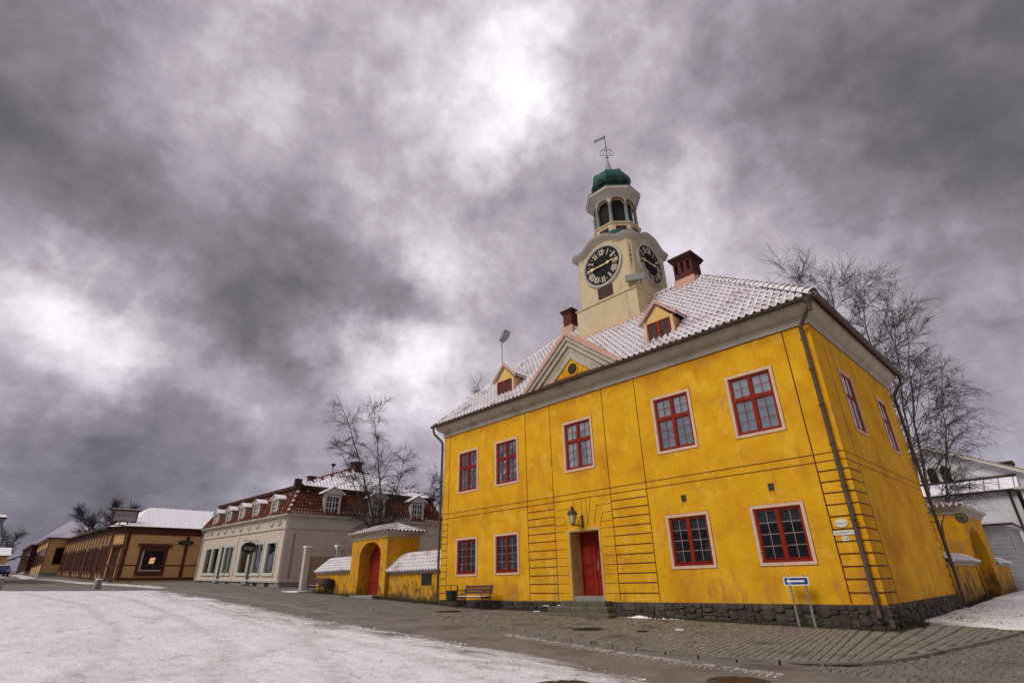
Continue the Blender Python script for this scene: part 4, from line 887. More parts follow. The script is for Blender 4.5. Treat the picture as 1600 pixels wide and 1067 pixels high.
M['cream_y']=add_stain(material('ochre_cream_dormer_paint',(.56,.36,.10),(.66,.44,.15),3,.85,.2,20),(.36,.20,.06),4,.58,.74,amount=.6)
dormer(4.24,'left dormer beside the floodlight pole'); dormer(12.33,'right dormer under the tall chimney')
# chimneys
def chimney(x0,x1,y0,y1,zb,zf,z1,cap,lab,open_top):
    m=MB(); m.box(x0-.05,x1+.05,y0-.05,y1+.05,zb,zf); C_=m.build('chimney', M['pink'], TH, label=lab)
    m=MB(); bw,bh=.25,.075; z=zf; j=0; top=z1
    while z<top-.01:
        h=min(bh,top-z)
        if open_top and z>zf+.27 and z<top-.14: 
            nb=3
            for k in range(nb+1):
                xa=x0+(x1-x0)*k/nb; 
                m.box(max(x0,xa-.07),min(x1,xa+.07),y0,y0+.2,z+.006,z+h); m.box(max(x0,xa-.07),min(x1,xa+.07),y1-.2,y1,z+.006,z+h)
            for k in range(3):
                ya=y0+.2+(y1-y0-.4)*(k)/2; m.box(x1-.16,x1,max(y0+.201,ya-.06),min(y1-.201,ya+.06),z+.006,z+h); m.box(x0,x0+.16,max(y0+.201,ya-.06),min(y1-.201,ya+.06),z+.006,z+h)
        else:
            x=x0-(bw/2 if j%2 else 0)
            while x<x1-.01:
                a=max(x0,x); c=min(x1,x+bw)-.008; q=rng.uniform(0,.008)
                if c>a+.02: m.box(a,c,y0-q,y0+.10,z+.006,z+h); m.box(a,c,y1-.1,y1+q,z+.006,z+h)
                x+=bw
            y=y0+.101-(bw/2 if j%2 else 0)
            while y<y1-.101:
                a=max(y0+.101,y); c=min(y1-.101,y+bw)-.008; q=rng.uniform(0,.008)
                if c>a+.02: m.box(x1-.1,x1+q,a,c,z+.006,z+h); m.box(x0-q,x0+.1,a,c,z+.006,z+h)
                y+=bw
        z+=h; j+=1
    m.build('brick', M['brick'], C_, kind='stuff')
    m=MB(); m.box(x0+.12,x1-.12,y0+.12,y1-.12,zf,z1-.02); m.build('flue', M['darkvoid'], C_)
    m=MB(); z=z1
    for (o,h) in cap: m.box(x0-o,x1+o,y0-o,y1+o,z,z+h); z+=h
    m.build('chimney_cap', M['brickcap'], C_)
    m=MB(); m.box(x0-cap[-1][0]+.02,x1+cap[-1][0]-.02,y0-cap[-1][0]+.02,y1+cap[-1][0]-.02,z,z+.03); m.build('cap_snow', M['snow'], C_)
chimney(11.42,12.28,3.92,4.80,12.3,13.18,14.08,[(.05,.08),(.10,.08),(.15,.09)],'tall chimney with openings right of the clock tower',True)
chimney(4.72,5.28,4.08,4.64,12.4,13.42,14.18,[(.06,.09),(.11,.12)],'small chimney left of the clock tower',False)

# ------------------------------------------------------------------ clock tower (part of the town hall)
TX, TY = 8.47, 4.36
H, CH = 1.60, .17                     # half width of the shaft, cut corner
# boarded skirt
SH=1.70
b=MB(); zz=10.6; n=14
for i in range(n):
    z0=10.6+(13.02-10.6)*i/n; z1=10.6+(13.02-10.6)*(i+1)/n-.0015; o=.016*(1 if True else 0)
    h0=SH+.0025; h1=SH-.001
    b.hexa([(TX-h0,TY-h0,z0),(TX+h0,TY-h0,z0),(TX+h0,TY+h0,z0),(TX-h0,TY+h0,z0),(TX-h1,TY-h1,z1),(TX+h1,TY-h1,z1),(TX+h1,TY+h1,z1),(TX-h1,TY+h1,z1)])
b.build('tower_skirt', M['cream'], TH)
b=MB(); ring_sweep(b,[(-.02,13.00),(.05,13.0),(.06,13.05),(-.12,13.20)],TX-SH,TX+SH,TY-SH,TY+SH); b.build('skirt_weathering', M['lead'] if False else M['cream'], TH)
# copper flashing where the skirt meets the roof
def roofz(y): return ZE+(y+EO)*(ZR-ZE)/(RY+EO)
b=MB(); yy=TY-SH-.03; b.hexa([(TX-SH-.04,yy-.10,roofz(yy)-.04),(TX+SH+.04,yy-.10,roofz(yy)-.04),(TX+SH+.04,yy,roofz(yy)-.04),(TX-SH-.04,yy,roofz(yy)-.04),(TX-SH-.04,yy-.10,roofz(yy)+.06),(TX+SH+.04,yy-.10,roofz(yy)+.06),(TX+SH+.04,yy+.01,roofz(yy)+.17),(TX-SH-.04,yy+.01,roofz(yy)+.17)])
for s in (-1,1):
    x=TX+s*(SH+.03)
    b.hexa([(x-.05,yy,roofz(yy)-.05),(x+.05,yy,roofz(yy)-.05),(x+.05,TY,roofz(TY)-.05),(x-.05,TY,roofz(TY)-.05),(x-.05,yy,roofz(yy)+.17),(x+.05,yy,roofz(yy)+.10),(x+.05,TY,roofz(TY)+.10),(x-.05,TY,roofz(TY)+.17)])
b.build('skirt_flashing', M['pink'], TH)
# cut-cornered shaft and its cornice, which arches over each dial
def arch_z(u): 
    t=abs(u)/1.16; return 15.87+(.46*(.5+.5*math.cos(PI*min(1,t)**1.5)) if t<1 else 0)
FACES=[((0,-1),(1,0)),((1,0),(0,1)),((0,1),(-1,0)),((-1,0),(0,-1))]     # (normal, direction along)
path=[]
for (nx,ny),(ux,uy) in FACES:
    m_=16
    for i in range(m_+1):
        u=-(H-CH)+2*(H-CH)*i/m_; path.append((TX+nx*H+ux*u,TY+ny*H+uy*u,nx,ny,arch_z(u)))
def sweep_path(mb, prof, mi=0):
    R=[]; N=len(path)
    for o,dz in prof:
        ring=[]
        for k,(x,y,nx,ny,z) in enumerate(path):
            j=k%17; kx_,ky_=nx,ny
            if j in (0,16):          # mitre at the cut corners
                fi=k//17; other=FACES[(fi-1)%4] if j==0 else FACES[(fi+1)%4]; kx_,ky_=nx+other[0][0]*.4142,ny+other[0][1]*.4142
            ring.append((x+kx_*o,y+ky_*o,z+dz))
        R.append(ring)
    for i in range(len(R)-1):
        for k in range(N): mb.add([R[i][k],R[i][(k+1)%N],R[i+1][(k+1)%N],R[i+1][k]],[(0,1,2,3)],mi)
b=MB(); N=len(path)
for k in range(N):
    p,q=path[k],path[(k+1)%N]; b.quad((p[0],p[1],12.6),(q[0],q[1],12.6),(q[0],q[1],q[4]),(p[0],p[1],p[4]))
SHAFT=b.build('tower_shaft', M['cream'], TH)
b=MB(); sweep_path(b,[(-.02,-.03),(.03,-.03),(.045,.02),(.07,.03),(.08,.065),(.17,.10),(.255,.15),(.265,.155),(.275,.20),(.18,.21),(-.05,.22)])
b.build('tower_cornice', M['towergrey'], TH)
b=MB(); sweep_path(b,[(.28,.195),(.285,.22),(.1,.27),(-.3,.40)]); b.build('cornice_cover', M['lead'], TH)
# green copper roof up to the lantern
b=MB(); r0_,r1_=H*1.0,1.16
ringA=[]; 
for k in range(8):
    t=PI/8+k*PI/4; ringA.append(t)
def oct_(mb, prof, mi=0, rot=PI/8, n=8, cap=True): mb.lathe([(r/math.cos(PI/8),z) for r,z in prof],(TX,TY,0),n,mi,rot,cap)
b=MB(); oct_(b,[(1.50,16.05),(1.44,16.30),(1.28,16.60),(1.19,16.90),(1.16,17.05)]); b.build('copper_roof', M['copper'], TH)
b=MB(); oct_(b,[(1.12,16.7),(1.12,17.44),(1.17,17.46),(1.19,17.54),(1.14,17.58),(.8,17.60)]); PED_=b.build('lantern_base', M['cream'], TH)
for k in range(8):
    t=k*PI/4; nx,ny=math.cos(t),math.sin(t); ax,ay=-ny,nx; o=Vector((TX+nx*1.12,TY+ny*1.12,0))
    m=MB()
    for i in range(5):
        z=17.10+i*.045
        m.hexa([tuple(o+Vector((ax*u+nx*w,ay*u+ny*w,zz))) for u,w,zz in ((-.26,-.01,z),(.26,-.01,z),(.26,.03,z-.012),(-.26,.03,z-.012),(-.26,-.01,z+.028),(.26,-.01,z+.028),(.26,.03,z+.016),(-.26,.03,z+.016))])
    m.build('louvre', M['darkwood'], PED_)
# open lantern: eight columns, arches, flaring cornice
LZ=17.60; LT=19.28
for k in range(8):
    t=PI/8+k*PI/4; r=.98/math.cos(PI/8)
    m=MB(); m.lathe([(.125,0),(.125,.06),(.10,.09),(.092,.5),(.085,1.12),(.115,1.16),(.115,1.22)],(TX+r*math.cos(t),TY+r*math.sin(t),LZ),10); m.build('lantern_column', M['column'], TH, smooth=True)
def arch_panel(nx,ny,R,hw,zs,zt,rad,th):
    ax,ay=-ny,nx; V=lambda u,w,z:(TX+nx*(R+w)+ax*u,TY+ny*(R+w)+ay*u,z)
    m=MB(); n=12
    A=[(-rad*math.cos(PI*i/n),zs+rad*math.sin(PI*i/n)) for i in range(n+1)]
    B=[(-hw+2*hw*i/n,zt) for i in range(n+1)]
    for i in range(n): 
        m.quad(V(A[i][0],0,A[i][1]),V(A[i+1][0],0,A[i+1][1]),V(B[i+1][0],0,zt),V(B[i][0],0,zt))
        m.quad(V(A[i][0],0,A[i][1]),V(A[i][0],-th,A[i][1]),V(A[i+1][0],-th,A[i+1][1]),V(A[i+1][0],0,A[i+1][1]))
        m.quad(V(A[i][0],-th,A[i][1]),V(B[i][0],-th,zt),V(B[i+1][0],-th,zt),V(A[i+1][0],-th,A[i+1][1]))
    m.quad(V(-hw,0,zs-.02),V(-rad,0,zs-.02),V(-rad,0,zs),V(-hw,0,zt)); m.quad(V(hw,0,zs-.02),V(rad,0,zs-.02),V(rad,0,zs),V(hw,0,zt))
    # raised rim
    r=MB()
    for i in range(n):
        c0=(-(rad+.055)*math.cos(PI*i/n),zs+(rad+.055)*math.sin(PI*i/n)); c1=(-(rad+.055)*math.cos(PI*(i+1)/n),zs+(rad+.055)*math.sin(PI*(i+1)/n))
        r.hexa([V(*(A[i][0],.004,A[i][1])),V(A[i+1][0],.004,A[i+1][1]),V(c1[0],.004,c1[1]),V(c0[0],.004,c0[1]),V(A[i][0],.04,A[i][1]),V(A[i+1][0],.04,A[i+1][1]),V(c1[0],.04,c1[1]),V(c0[0],.04,c0[1])])
    return m,r
HWL=1.0*math.tan(PI/8)
for k in range(8):
    t=k*PI/4; m,r=arch_panel(math.cos(t),math.sin(t),1.0,HWL,18.82,LT,.315,.12)
    P_=m.build('lantern_arch', M['cream'], TH); r.build('arch_rim', M['darkwood'], P_)
b=MB(); oct_(b,[(.80,17.6),(.80,19.2)]); b.build('dark_lantern_core', M['darkvoid'], TH)  # near-black core added so the lantern openings look dark inside
b=MB(); oct_(b,[(.98,19.16),(1.02,19.20),(1.06,19.30),(1.22,19.46),(1.33,19.52),(1.36,19.54),(1.37,19.68),(1.30,19.70)]); b.build('lantern_cornice', M['towergrey'], TH)
b=MB(); oct_(b,[(1.385,19.675),(1.39,19.715),(1.0,19.88),(.74,19.98)]); b.build('cornice_cover', M['copper'], TH)
# onion dome with ribs and small openings
dome=[(.66,19.92),(.66,20.12),(.74,20.28),(.90,20.46),(.985,20.68),(.985,20.92),(.90,21.16),(.70,21.36),(.44,21.48),(.26,21.54),(.17,21.60)]
b=MB(); oct_(b,dome); DOME=b.build('onion_dome', M['copper'], TH)
for k in range(8):
    t=PI/8+k*PI/4; m=MB(); m.tube([(TX+math.cos(t)*(r/math.cos(PI/8)+.005),TY+math.sin(t)*(r/math.cos(PI/8)+.005),z) for r,z in dome],.028,5); m.build('dome_rib', M['copper'], DOME)
    t=k*PI/4; nx,ny=math.cos(t),math.sin(t); m=MB(); n=10
    pts=[(.17*math.cos(PI*i/n),20.50+.20*math.sin(PI*i/n)) for i in range(n+1)]+[(-.17,20.32),(.17,20.32)]
    m.prism([(TX+nx*(.93)-ny*u,TY+ny*.93+nx*u,z) for u,z in pts],(nx*.085,ny*.085,.0)); m.build('dome_opening', M['darkvoid'], DOME)
b=MB(); b.lathe([(.40,21.46),(.33,21.60),(.235,21.76),(.17,22.0),(.11,22.3),(.055,22.62),(.025,22.80)],(TX,TY,0),8); b.build('spire', M['lead'], TH)
b=MB(); b.tube([(TX,TY,22.6),(TX,TY,24.52)],.022,6); b.sphere((TX,TY,22.86),.06,8,6); b.sphere((TX,TY,23.62),.05,8,6)
rx,ry=math.cos(math.radians(-20)),math.sin(math.radians(-20))
def P(u,z): return (TX+u*_r0.x, TY+u*_r0.y, z)
for s in (-1,1):
    b.tube([P(0,23.02),P(s*.34,23.0),P(s*.38,23.14),P(s*.33,23.34),P(s*.2,23.48),P(s*.05,23.5)],.016,5)
    b.tube([P(0,23.34),P(s*.1,23.42),P(s*.2,23.38),P(s*.22,23.28),P(s*.12,23.22),P(s*.16,23.12),P(s*.28,23.1)],.014,5)
b.tube([P(-.16,22.86),P(.16,22.86)],.014,5); VANE=b.build('weather_vane', M['iron'], TH)
b=MB(); d=Vector((-.96,-.28,0)); o=Vector((TX,TY,0))
b.hexa([tuple(o+d*u+Vector((-d.y,d.x,0))*w+Vector((0,0,z))) for u,w,z in ((.0,-.012,24.30),(.50,-.012,24.34),(.50,.012,24.34),(0,.012,24.30),(0,-.012,24.52),(.50,-.012,24.46),(.50,.012,24.46),(0,.012,24.52))])
b.hexa([tuple(o+d*u+Vector((-d.y,d.x,0))*w+Vector((0,0,z))) for u,w,z in ((.50,-.02,24.30),(.66,-.02,24.33),(.66,.02,24.33),(.5,.02,24.30),(.5,-.02,24.50),(.66,-.02,24.47),(.66,.02,24.47),(.5,.02,24.50))])
b.build('vane_flag', M['iron'], VANE)
# clock dials with Roman numerals
ROM=['XII','I','II','III','IIII','V','VI','VII','VIII','IX','X','XI']
def numeral(mb, T, txt, ang, r0, r1):
    """strokes drawn from the inner radius r0 to the outer radius r1, feet towards the centre"""
    ws={'I':.055,'V':.13,'X':.13}; gap=.022; tot=sum(ws[c] for c in txt)+gap*(len(txt)-1); x=-tot/2
    def stroke(xa,za,xb,zb,w):
        d=math.hypot(xb-xa,zb-za); nx,nz=-(zb-za)/d*w/2,(xb-xa)/d*w/2
        P=[(xa+nx,za+nz),(xb+nx,zb+nz),(xb-nx,zb-nz),(xa-nx,za-nz)]
        Q=[(math.cos(ang)*px+math.sin(ang)*pz,-math.sin(ang)*px+math.cos(ang)*pz) for px,pz in P]
        mb.hexa([T(u,v,.001) for u,v in Q]+[T(u,v,.016) for u,v in Q])
    for c in txt:
        w=ws[c]
        if c=='I': stroke(x+w/2,r0,x+w/2,r1,.042)
        elif c=='V': stroke(x+w/2-.005,r0,x+.015,r1,.042); stroke(x+w/2+.005,r0,x+w-.015,r1,.020)
        else: stroke(x+.01,r1,x+w-.01,r0,.042); stroke(x+w-.01,r1,x+.01,r0,.020)
        x+=w+gap
    stroke(-tot/2,r0,tot/2,r0,.016); stroke(-tot/2,r1,tot/2,r1,.016)
CZ=14.93
for fi,((nx,ny),(ux,uy)) in enumerate(FACES[:2]+FACES[2:]):
    T=lambda u,v,w,nx=nx,ny=ny,ux=ux,uy=uy:(TX+nx*(H+.035+w)+ux*u,TY+ny*(H+.035+w)+uy*u,CZ+v)
    b=MB(T); n=48
    b.prism([(1.0*math.cos(2*PI*k/n),1.0*math.sin(2*PI*k/n),-.04) for k in range(n)],(0,0,.04)) if False else None
    ring=[(math.cos(2*PI*k/n),math.sin(2*PI*k/n)) for k in range(n)]
    b.add([(x,y,-.045) for x,y in ring]+[(x,y,0) for x,y in ring],[tuple(range(n,2*n))]+[(k,(k+1)%n,n+(k+1)%n,n+k) for k in range(n)])
    D=b.build('clock_dial', M['dial'], TH)
    b=MB(T)
    for ra,rb,wa,wb in ((1.0,1.03,.0,.075),(1.03,1.12,.075,.06),(1.12,1.15,.06,-.05)):
        b.add([(x*ra,y*ra,wa) for x,y in ring]+[(x*rb,y*rb,wb) for x,y in ring],[(k,(k+1)%n,n+(k+1)%n,n+k) for k in range(n)])
    b.build('dial_surround', M['towergrey'], D)
    for h in range(12):
        b=MB(); numeral(b,T,ROM[h],h*PI/6,.60,.90); b.build('hour_numeral', M['numeral'], D)
        a=(h+.5)*PI/6; b=MB(T); q=[(0,.045),(.032,0),(0,-.045),(-.032,0)]
        pts=[(math.sin(a)*.80+math.cos(a)*x+math.sin(a)*y, math.cos(a)*.80-math.sin(a)*x+math.cos(a)*y) for x,y in q]
        b.add([(x,y,.001) for x,y in pts]+[(x,y,.015) for x,y in pts],[(4,5,6,7)]+[(k,(k+1)%4,4+(k+1)%4,4+k) for k in range(4)]); b.build('hour_dot', M['numeral'], D)
    def hand(name, ang, prof, w0):
        m=MB(T); P=[]
        L=[(x,y) for x,y in prof]+[(-x,y) for x,y in reversed(prof)]
        pts=[(math.cos(ang)*x+math.sin(ang)*y,-math.sin(ang)*x+math.cos(ang)*y) for x,y in L]; k=len(pts)
        for i in range(len(prof)-1):
            q=[i,i+1,k-2-i,k-1-i]; m.hexa([(*pts[j],w0) for j in q]+[(*pts[j],w0+.02) for j in q])
        m.build(name, M['gilt'], D)
    mm=45+fi*0; hand('hour_hand',(2+mm/60)*PI/6,[(.03,-.12),(.028,.22),(.085,.34),(.02,.44),(.028,.56),(.0005,.68)],.03)
    hand('minute_hand',mm*PI/30,[(.035,-.16),(.026,.42),(.10,.58),(.035,.70),(.03,.80),(.0005,.93)],.055)
# shutter under the front dial and iron wall anchors on the cut corner
T=lambda u,v,w:(TX+u,TY-H-w,v)
b=MB(T); b.box(-.42,.42,13.22,13.80,-.02,.025); 
for i in range(5): b.box(-.40+i*.165,-.25+i*.165,13.24,13.78,.0255,.034)
b.build('shutter', M['darkwood'], TH)
b=MB(); d=Vector((1,-1,0)).normalized(); o=Vector((TX+H-CH/2,TY-H+CH/2,0))
for z,s in ((15.35,.035),(15.12,.055),(14.86,.062),(14.62,.055),(14.42,.03)):
    a=Vector((1,1,0)).normalized()*s*.8
    b.add([tuple(o+d*.03+a+Vector((0,0,z))),tuple(o+d*.03+Vector((0,0,z+s*2))),tuple(o+d*.03-a+Vector((0,0,z))),tuple(o+d*.03-Vector((0,0,s*2-z))),tuple(o+d*.06+Vector((0,0,z)))],[(0,1,4),(1,2,4),(2,3,4),(3,0,4)])
b.tube([tuple(o+d*.012+Vector((0,0,15.55))),tuple(o+d*.012+Vector((0,0,14.15)))],.009,4)
b.build('wall_anchor', M['iron'], TH)
# floodlight on the skirt
fl=thing('floodlight','grey box floodlight on the ledge at the tower corner','lamp',(TX+1.66,TY-1.66,13.12))
q=MB(); a=Vector((.86,.5,0)).normalized(); d=Vector((.5,-.86,0)).normalized()
def LP(u,w,z): return tuple(a*u+d*w+Vector((0,0,z)))
q.hexa([LP(-.42,-.12,.26),(LP(.42,-.12,.26)),LP(.42,.14,.20),LP(-.42,.14,.20),LP(-.42,-.12,.56),LP(.42,-.12,.56),LP(.42,.16,.48),LP(-.42,.16,.48)]); q.build('lamp_body', M['lead'], fl)
q=MB()
for s in (-.25,.25): q.tube([LP(s,0,.0),LP(s,0,.28)],.02,5)
q.build('bracket', M['iron'], fl)

# ------------------------------------------------------------------ lamps and signs on the town hall
ln=thing('wall_lantern','black iron wall lantern on a bracket over the red door','lamp',(8.24,-.45,2.96))
b=MB(); b.lathe([(.075,0),(.135,.30)],(0,0,.03),4,rot=PI/4,cap=False); b.build('lantern_glass', M['milkglass'], ln)
b=MB()
for k in range(4):
    t=PI/4+k*PI/2; b.tube([(.078*math.cos(t),.078*math.sin(t),.03),(.14*math.cos(t),.14*math.sin(t),.34)],.010,5)
b.lathe([(.06,-.01),(.085,.0),(.085,.03),(.07,.035)],(0,0,0),4,rot=PI/4); b.lathe([(.19,.33),(.19,.36),(.10,.47),(.05,.49),(.06,.53),(.05,.58),(.02,.62)],(0,0,0),4,rot=PI/4)
b.build('lantern_frame', M['iron'], ln)
b=MB(); b.tube([(0,0,-.01),(0,.0,-.03),(.06,.30,-.03),(.08,.44,-.02)],.018,6); b.tube([(.08,.38,.30),(.08,.22,.05),(.05,.10,-.03)],.012,5); b.box(.05,.11,.41,.445,-.10,.34); b.build('bracket', M['iron'], ln)
pl=thing('floodlight','grey floodlight on a thin bent pole above the left dormer','lamp',(4.12,.10,10.38))
b=MB(); b.tube([(0,0,0),(0,0,.75),(-.02,-.02,1.08),(.04,-.03,1.20)],.022,6); b.build('pole', M['galv'], pl)
b=MB(); a=Vector((.80,-.25,.10)).normalized(); u=Vector((0,.25,1)).normalized(); c=a.cross(u)
o=Vector((.0,-.04,1.20))
b.hexa([tuple(o+a*x+u*z+c*y) for x,y,z in ((0,-.12,0),(.52,-.16,.02),(.52,.16,.02),(0,.12,0),(0,-.12,.22),(.52,-.16,.36),(.52,.16,.36),(0,.12,.22))]); b.build('lamp_body', M['lead'], pl)
# signs at the corner
sg=thing('oval_wall_sign','small white oval sign high on the town hall corner','sign',(16.50,0,2.34))
b=MB(); n=28; P=[(.155*math.cos(2*PI*k/n),0,.095*math.sin(2*PI*k/n)) for k in range(n)]; b.prism([(x,-.020,z) for x,y,z in P],(0,.012,0)); b.build('plate', M['panel'], sg)
text_mesh('Museum',.085,M['darkgrey'],'lettering',sg,frame_mtx((0,-.0215,-.005),(1,0,0),(0,0,1)),.001)
sg=thing('street_name_sign','white street name plate on the town hall corner','sign',(16.51,0,2.115))
b=MB(); b.box(-.235,.235,-.022,-.008,-.05,.05); b.build('plate', M['panel'], sg)
text_mesh('KAUPPAKATU',.066,M['darkgrey'],'lettering',sg,frame_mtx((0,-.0235,0),(1,0,0),(0,0,1)),.001,sx=.98)
sg=thing('house_number_sign','white plate with house number 13 below the street name','sign',(16.515,0,1.985))
b=MB(); b.box(-.07,.07,-.020,-.008,-.058,.058); b.build('plate', M['panel'], sg)
text_mesh('13',.115,M['black'],'lettering',sg,frame_mtx((0,-.0215,0),(1,0,0),(0,0,1)),.001)
# one-way sign
z0=gz(15.3,-.3)
ow=thing('one_way_sign','blue one way sign with white arrow on two leaning steel posts','sign',(15.27,-.32,z0))
for s in (-1,1):
    b=MB(); b.tube([(s*.185+.0,0,0),(s*.185-.02,.01,.9),(s*.185-.02,.01,1.14)],.026,9); b.lathe([(.028,1.135),(.03,1.15),(.012,1.165)],(s*.185-.02,.01,0),8); b.build('post', M['galv'], ow, smooth=True)
b=MB(); r=.03; P=[]
for cx,cz,a0 in ((.27,1.09,0),(-.27,1.09,90),(-.27,.95,180),(.27,.95,270)):
    for k in range(4): t=math.radians(a0+k*30); P.append((cx+r*math.cos(t)-.02,-.045,cz+r*math.sin(t)))
b.prism(P,(0,.014,0)); b.build('sign_border', M['white'], ow)
b=MB(); b.box(-.275-.02,.275-.02,-.0475,-.0455,.945,1.095); b.build('sign_face', M['blue'], ow)
b=MB(); A=[(-.235,1.02),(-.155,1.085),(-.125,1.085),(-.18,1.042),(.20,1.042),(.20,.998),(-.18,.998),(-.125,.955),(-.155,.955)]; b.prism([(x-.02,-.050,z) for x,z in A],(0,.0022,0)); b.build('arrow', M['white'], ow)
for s in (-1,1):
    b=MB(); b.box(s*.185-.05,s*.185+.01,-.03,.045,1.0,1.03); b.build('clamp', M['galv'], ow)

# ------------------------------------------------------------------ benches and litter bins
bench=thing('park_bench','slatted brown bench with black iron frame beneath the leftmost town hall windows','bench',(3.22,-.72,gz(3.2,-.7)))
def bench_parts(t):
    Wd=.84
    for k in range(4):
        m=MB(); y=-.26+k*.105; m.box(-Wd,Wd,y,y+.09,.415,.445); m.build('seat_slat', M['benchwood'], t)
    m=MB(); m.box(-Wd*.97,Wd*.8,-.25,.14,.4455,.458); 
    m.build('seat_snow', M['snow'], t)
    for k in range(3):
        m=MB(); z=.53+k*.105; y=.17+.03*k; m.hexa([(-Wd,y,z),(Wd,y,z),(Wd,y+.028,z),(-Wd,y+.028,z),(-Wd,y+.022,z+.095),(Wd,y+.022,z+.095),(Wd,y+.05,z+.095),(-Wd,y+.05,z+.095)]); m.build('backrest_slat', M['benchwood'], t)
    for s in (-1,1):
        x=s*(Wd-.10); m=MB()
        m.tube([(x,-.28,0),(x,-.26,.20),(x,-.25,.41)],.022,6); m.tube([(x,.20,0),(x,.15,.22),(x,.155,.42),(x,.26,.86)],.022,6); m.tube([(x,-.25,.40),(x,.16,.40)],.02,6)
        m.tube([(x,-.26,.40),(x,-.30,.52),(x,-.25,.63),(x,-.05,.665),(x,.19,.66)],.018,6); m.tube([(x,-.24,.2),(x,-.05,.13),(x,.15,.2)],.014,5); m.sphere((x,-.28,.01),.03,7,4); m.sphere((x,.20,.01),.03,7,4)
        m.build('side_frame', M['iron'], t)
bench_parts(bench)
b2=copy_tree(bench); b2.location=(-11.9,-.05,gz(-11.9,0)); b2['label']='slatted brown bench in front of the low yellow wall end, by the white gate'
bench['group']=b2['group']='benches along the pavement'
bin_=thing('litter_bin','dark litter bin on a post at the left corner of the town hall','litter bin',(1.52,-.52,gz(1.5,-.5)))
b=MB(); b.lathe([(.17,.22),(.21,.26),(.235,.60),(.235,.62),(.215,.62),(.20,.30)],(0,0,0),14); b.build('container', M['bin'], bin_, smooth=True)
b=MB(); b.tube([(.19,.16,0),(.19,.16,.80)],.028,7); b.tube([(-.19,.10,.55),(-.19,.10,.80)],.016,6); b.build('post', M['iron'], bin_)
b=MB(); b.lathe([(.25,.80),(.25,.815),(.05,.835)],(0,0,0),14); b.build('lid', M['brownboard'], bin_)
c2=copy_tree(bin_); c2.location=(-10.75,.0,gz(-10.7,0)); c2['label']='dark litter bin beside the far bench before the yellow wall'
bin_['group']=c2['group']='litter bins by the benches'
for c in c2.children:
    if c.name.startswith('container'): 
        c.scale=(1.25,1.25,1.25)

# ------------------------------------------------------------------ yellow courtyard walls and gateways
def pantile_slope(org, ud, sd, length, rows, parent, name='tile'):
    ud=Vector(ud).normalized(); sd=Vector(sd); SL=sd.length; sd.normalize(); nn=ud.cross(sd).normalized(); 
    if nn.z<0: nn=-nn
    R=Matrix((ud,sd,nn)).transposed().to_4x4() if ud.cross(sd).z>0 else Matrix((-ud,sd,nn)).transposed().to_4x4()
    n=int(length/TW); tl=SL/rows; k=tl/TL
    for j in range(rows):
        for i in range(n):
            p=Vector(org)+ud*((i+.5)*length/n)+sd*((j+.5)*tl)+nn*.02
            o=bpy.data.objects.new(name,tme); COL.objects.link(o); o.parent=parent; o.matrix_local=Matrix.Translation(p+nn*rng.uniform(-.004,.006))@R@Matrix.Rotation(rng.uniform(-.02,.02),4,'Z')@Matrix.Diagonal((length/n/TW,k,1,1))
def low_wall(name,lab,x0,x1,y0,y1,zw,zr,axis='x',nrows=5, ov=.16, ind=True):
    """plastered wall with a pitched pantile capping; axis = the way it runs"""
    sw=(lambda a,c,z:(a,c,z)) if axis=='x' else (lambda a,c,z:(c,a,z))
    px,py=((x0+x1)/2,(y0+y1)/2); base=(px,py,gz(px,py)) if axis=='x' else (py,px,gz(py,px))
    t=thing(name,lab,'wall',base); B=Vector(base)
    def L(a,c,z): return tuple(Vector(sw(a,c,z))-B)
    def bx(mb,a0,a1,c0,c1,za,zb): mb.hexa([L(a0,c0,za),L(a1,c0,za),L(a1,c1,za),L(a0,c1,za),L(a0,c0,zb),L(a1,c0,zb),L(a1,c1,zb),L(a0,c1,zb)])
    m=MB(); n=int((x1-x0)/.4)
    for i in range(n):
        a,c=x0+(x1-x0)*i/n,x0+(x1-x0)*(i+1)/n
        bx(m,a,c,y0,y1,B.z-.5,zw-.12)
    m.build('wall_body', M['gate_plaster'], t)
    m=MB(); bx(m,x0-.02,x1+.02,y0-.07,y1+.07,zw-.12,zw); m.build('coping', M['cornice'], t)
    ym=(y0+y1)/2; 
    m=MB(); e0,e1=y0-ov,y1+ov
    m.add([L(x0-.05,e0,zw),L(x1+.05,e0,zw),L(x1+.05,ym,zr),L(x0-.05,ym,zr),L(x0-.05,e1,zw),L(x1+.05,e1,zw)],[(0,1,2,3),(3,2,5,4),(0,3,4),(1,5,2),(0,4,5,1)]); rf=m.build('roof', M['tile'], t)
    for sgn,e in ((1,e0),(-1,e1)):
        if axis=='x': pantile_slope(L(x0-.05,e,zw),(1,0,0),(0,sgn*abs(ym-e),zr-zw),x1-x0+.1,nrows,rf)
        else: pantile_slope(L(x0-.05,e,zw),(0,1,0),(sgn*abs(ym-e),0,zr-zw),x1-x0+.1,nrows,rf)
    return t,L
low_wall('courtyard_wall','low yellow wall with snowy tiled cap between the town hall and left gateway',-4.75,-.16,.30,1.95,1.74,2.60)
low_wall('courtyard_wall','low stained yellow wall with snowy tiled cap left of the arched gateway',-13.0,-8.30,.30,1.95,1.92,2.68)
low_wall('courtyard_wall','low yellow wall with snowy cap from the town hall back corner to the right gateway',9.3,15.25,16.30,16.95,1.52,1.80,axis='y',nrows=2)
low_wall('courtyard_wall','low yellow wall with snowy cap at the far end past the right gateway',22.1,27.4,16.30,16.95,1.52,1.80,axis='y',nrows=2)
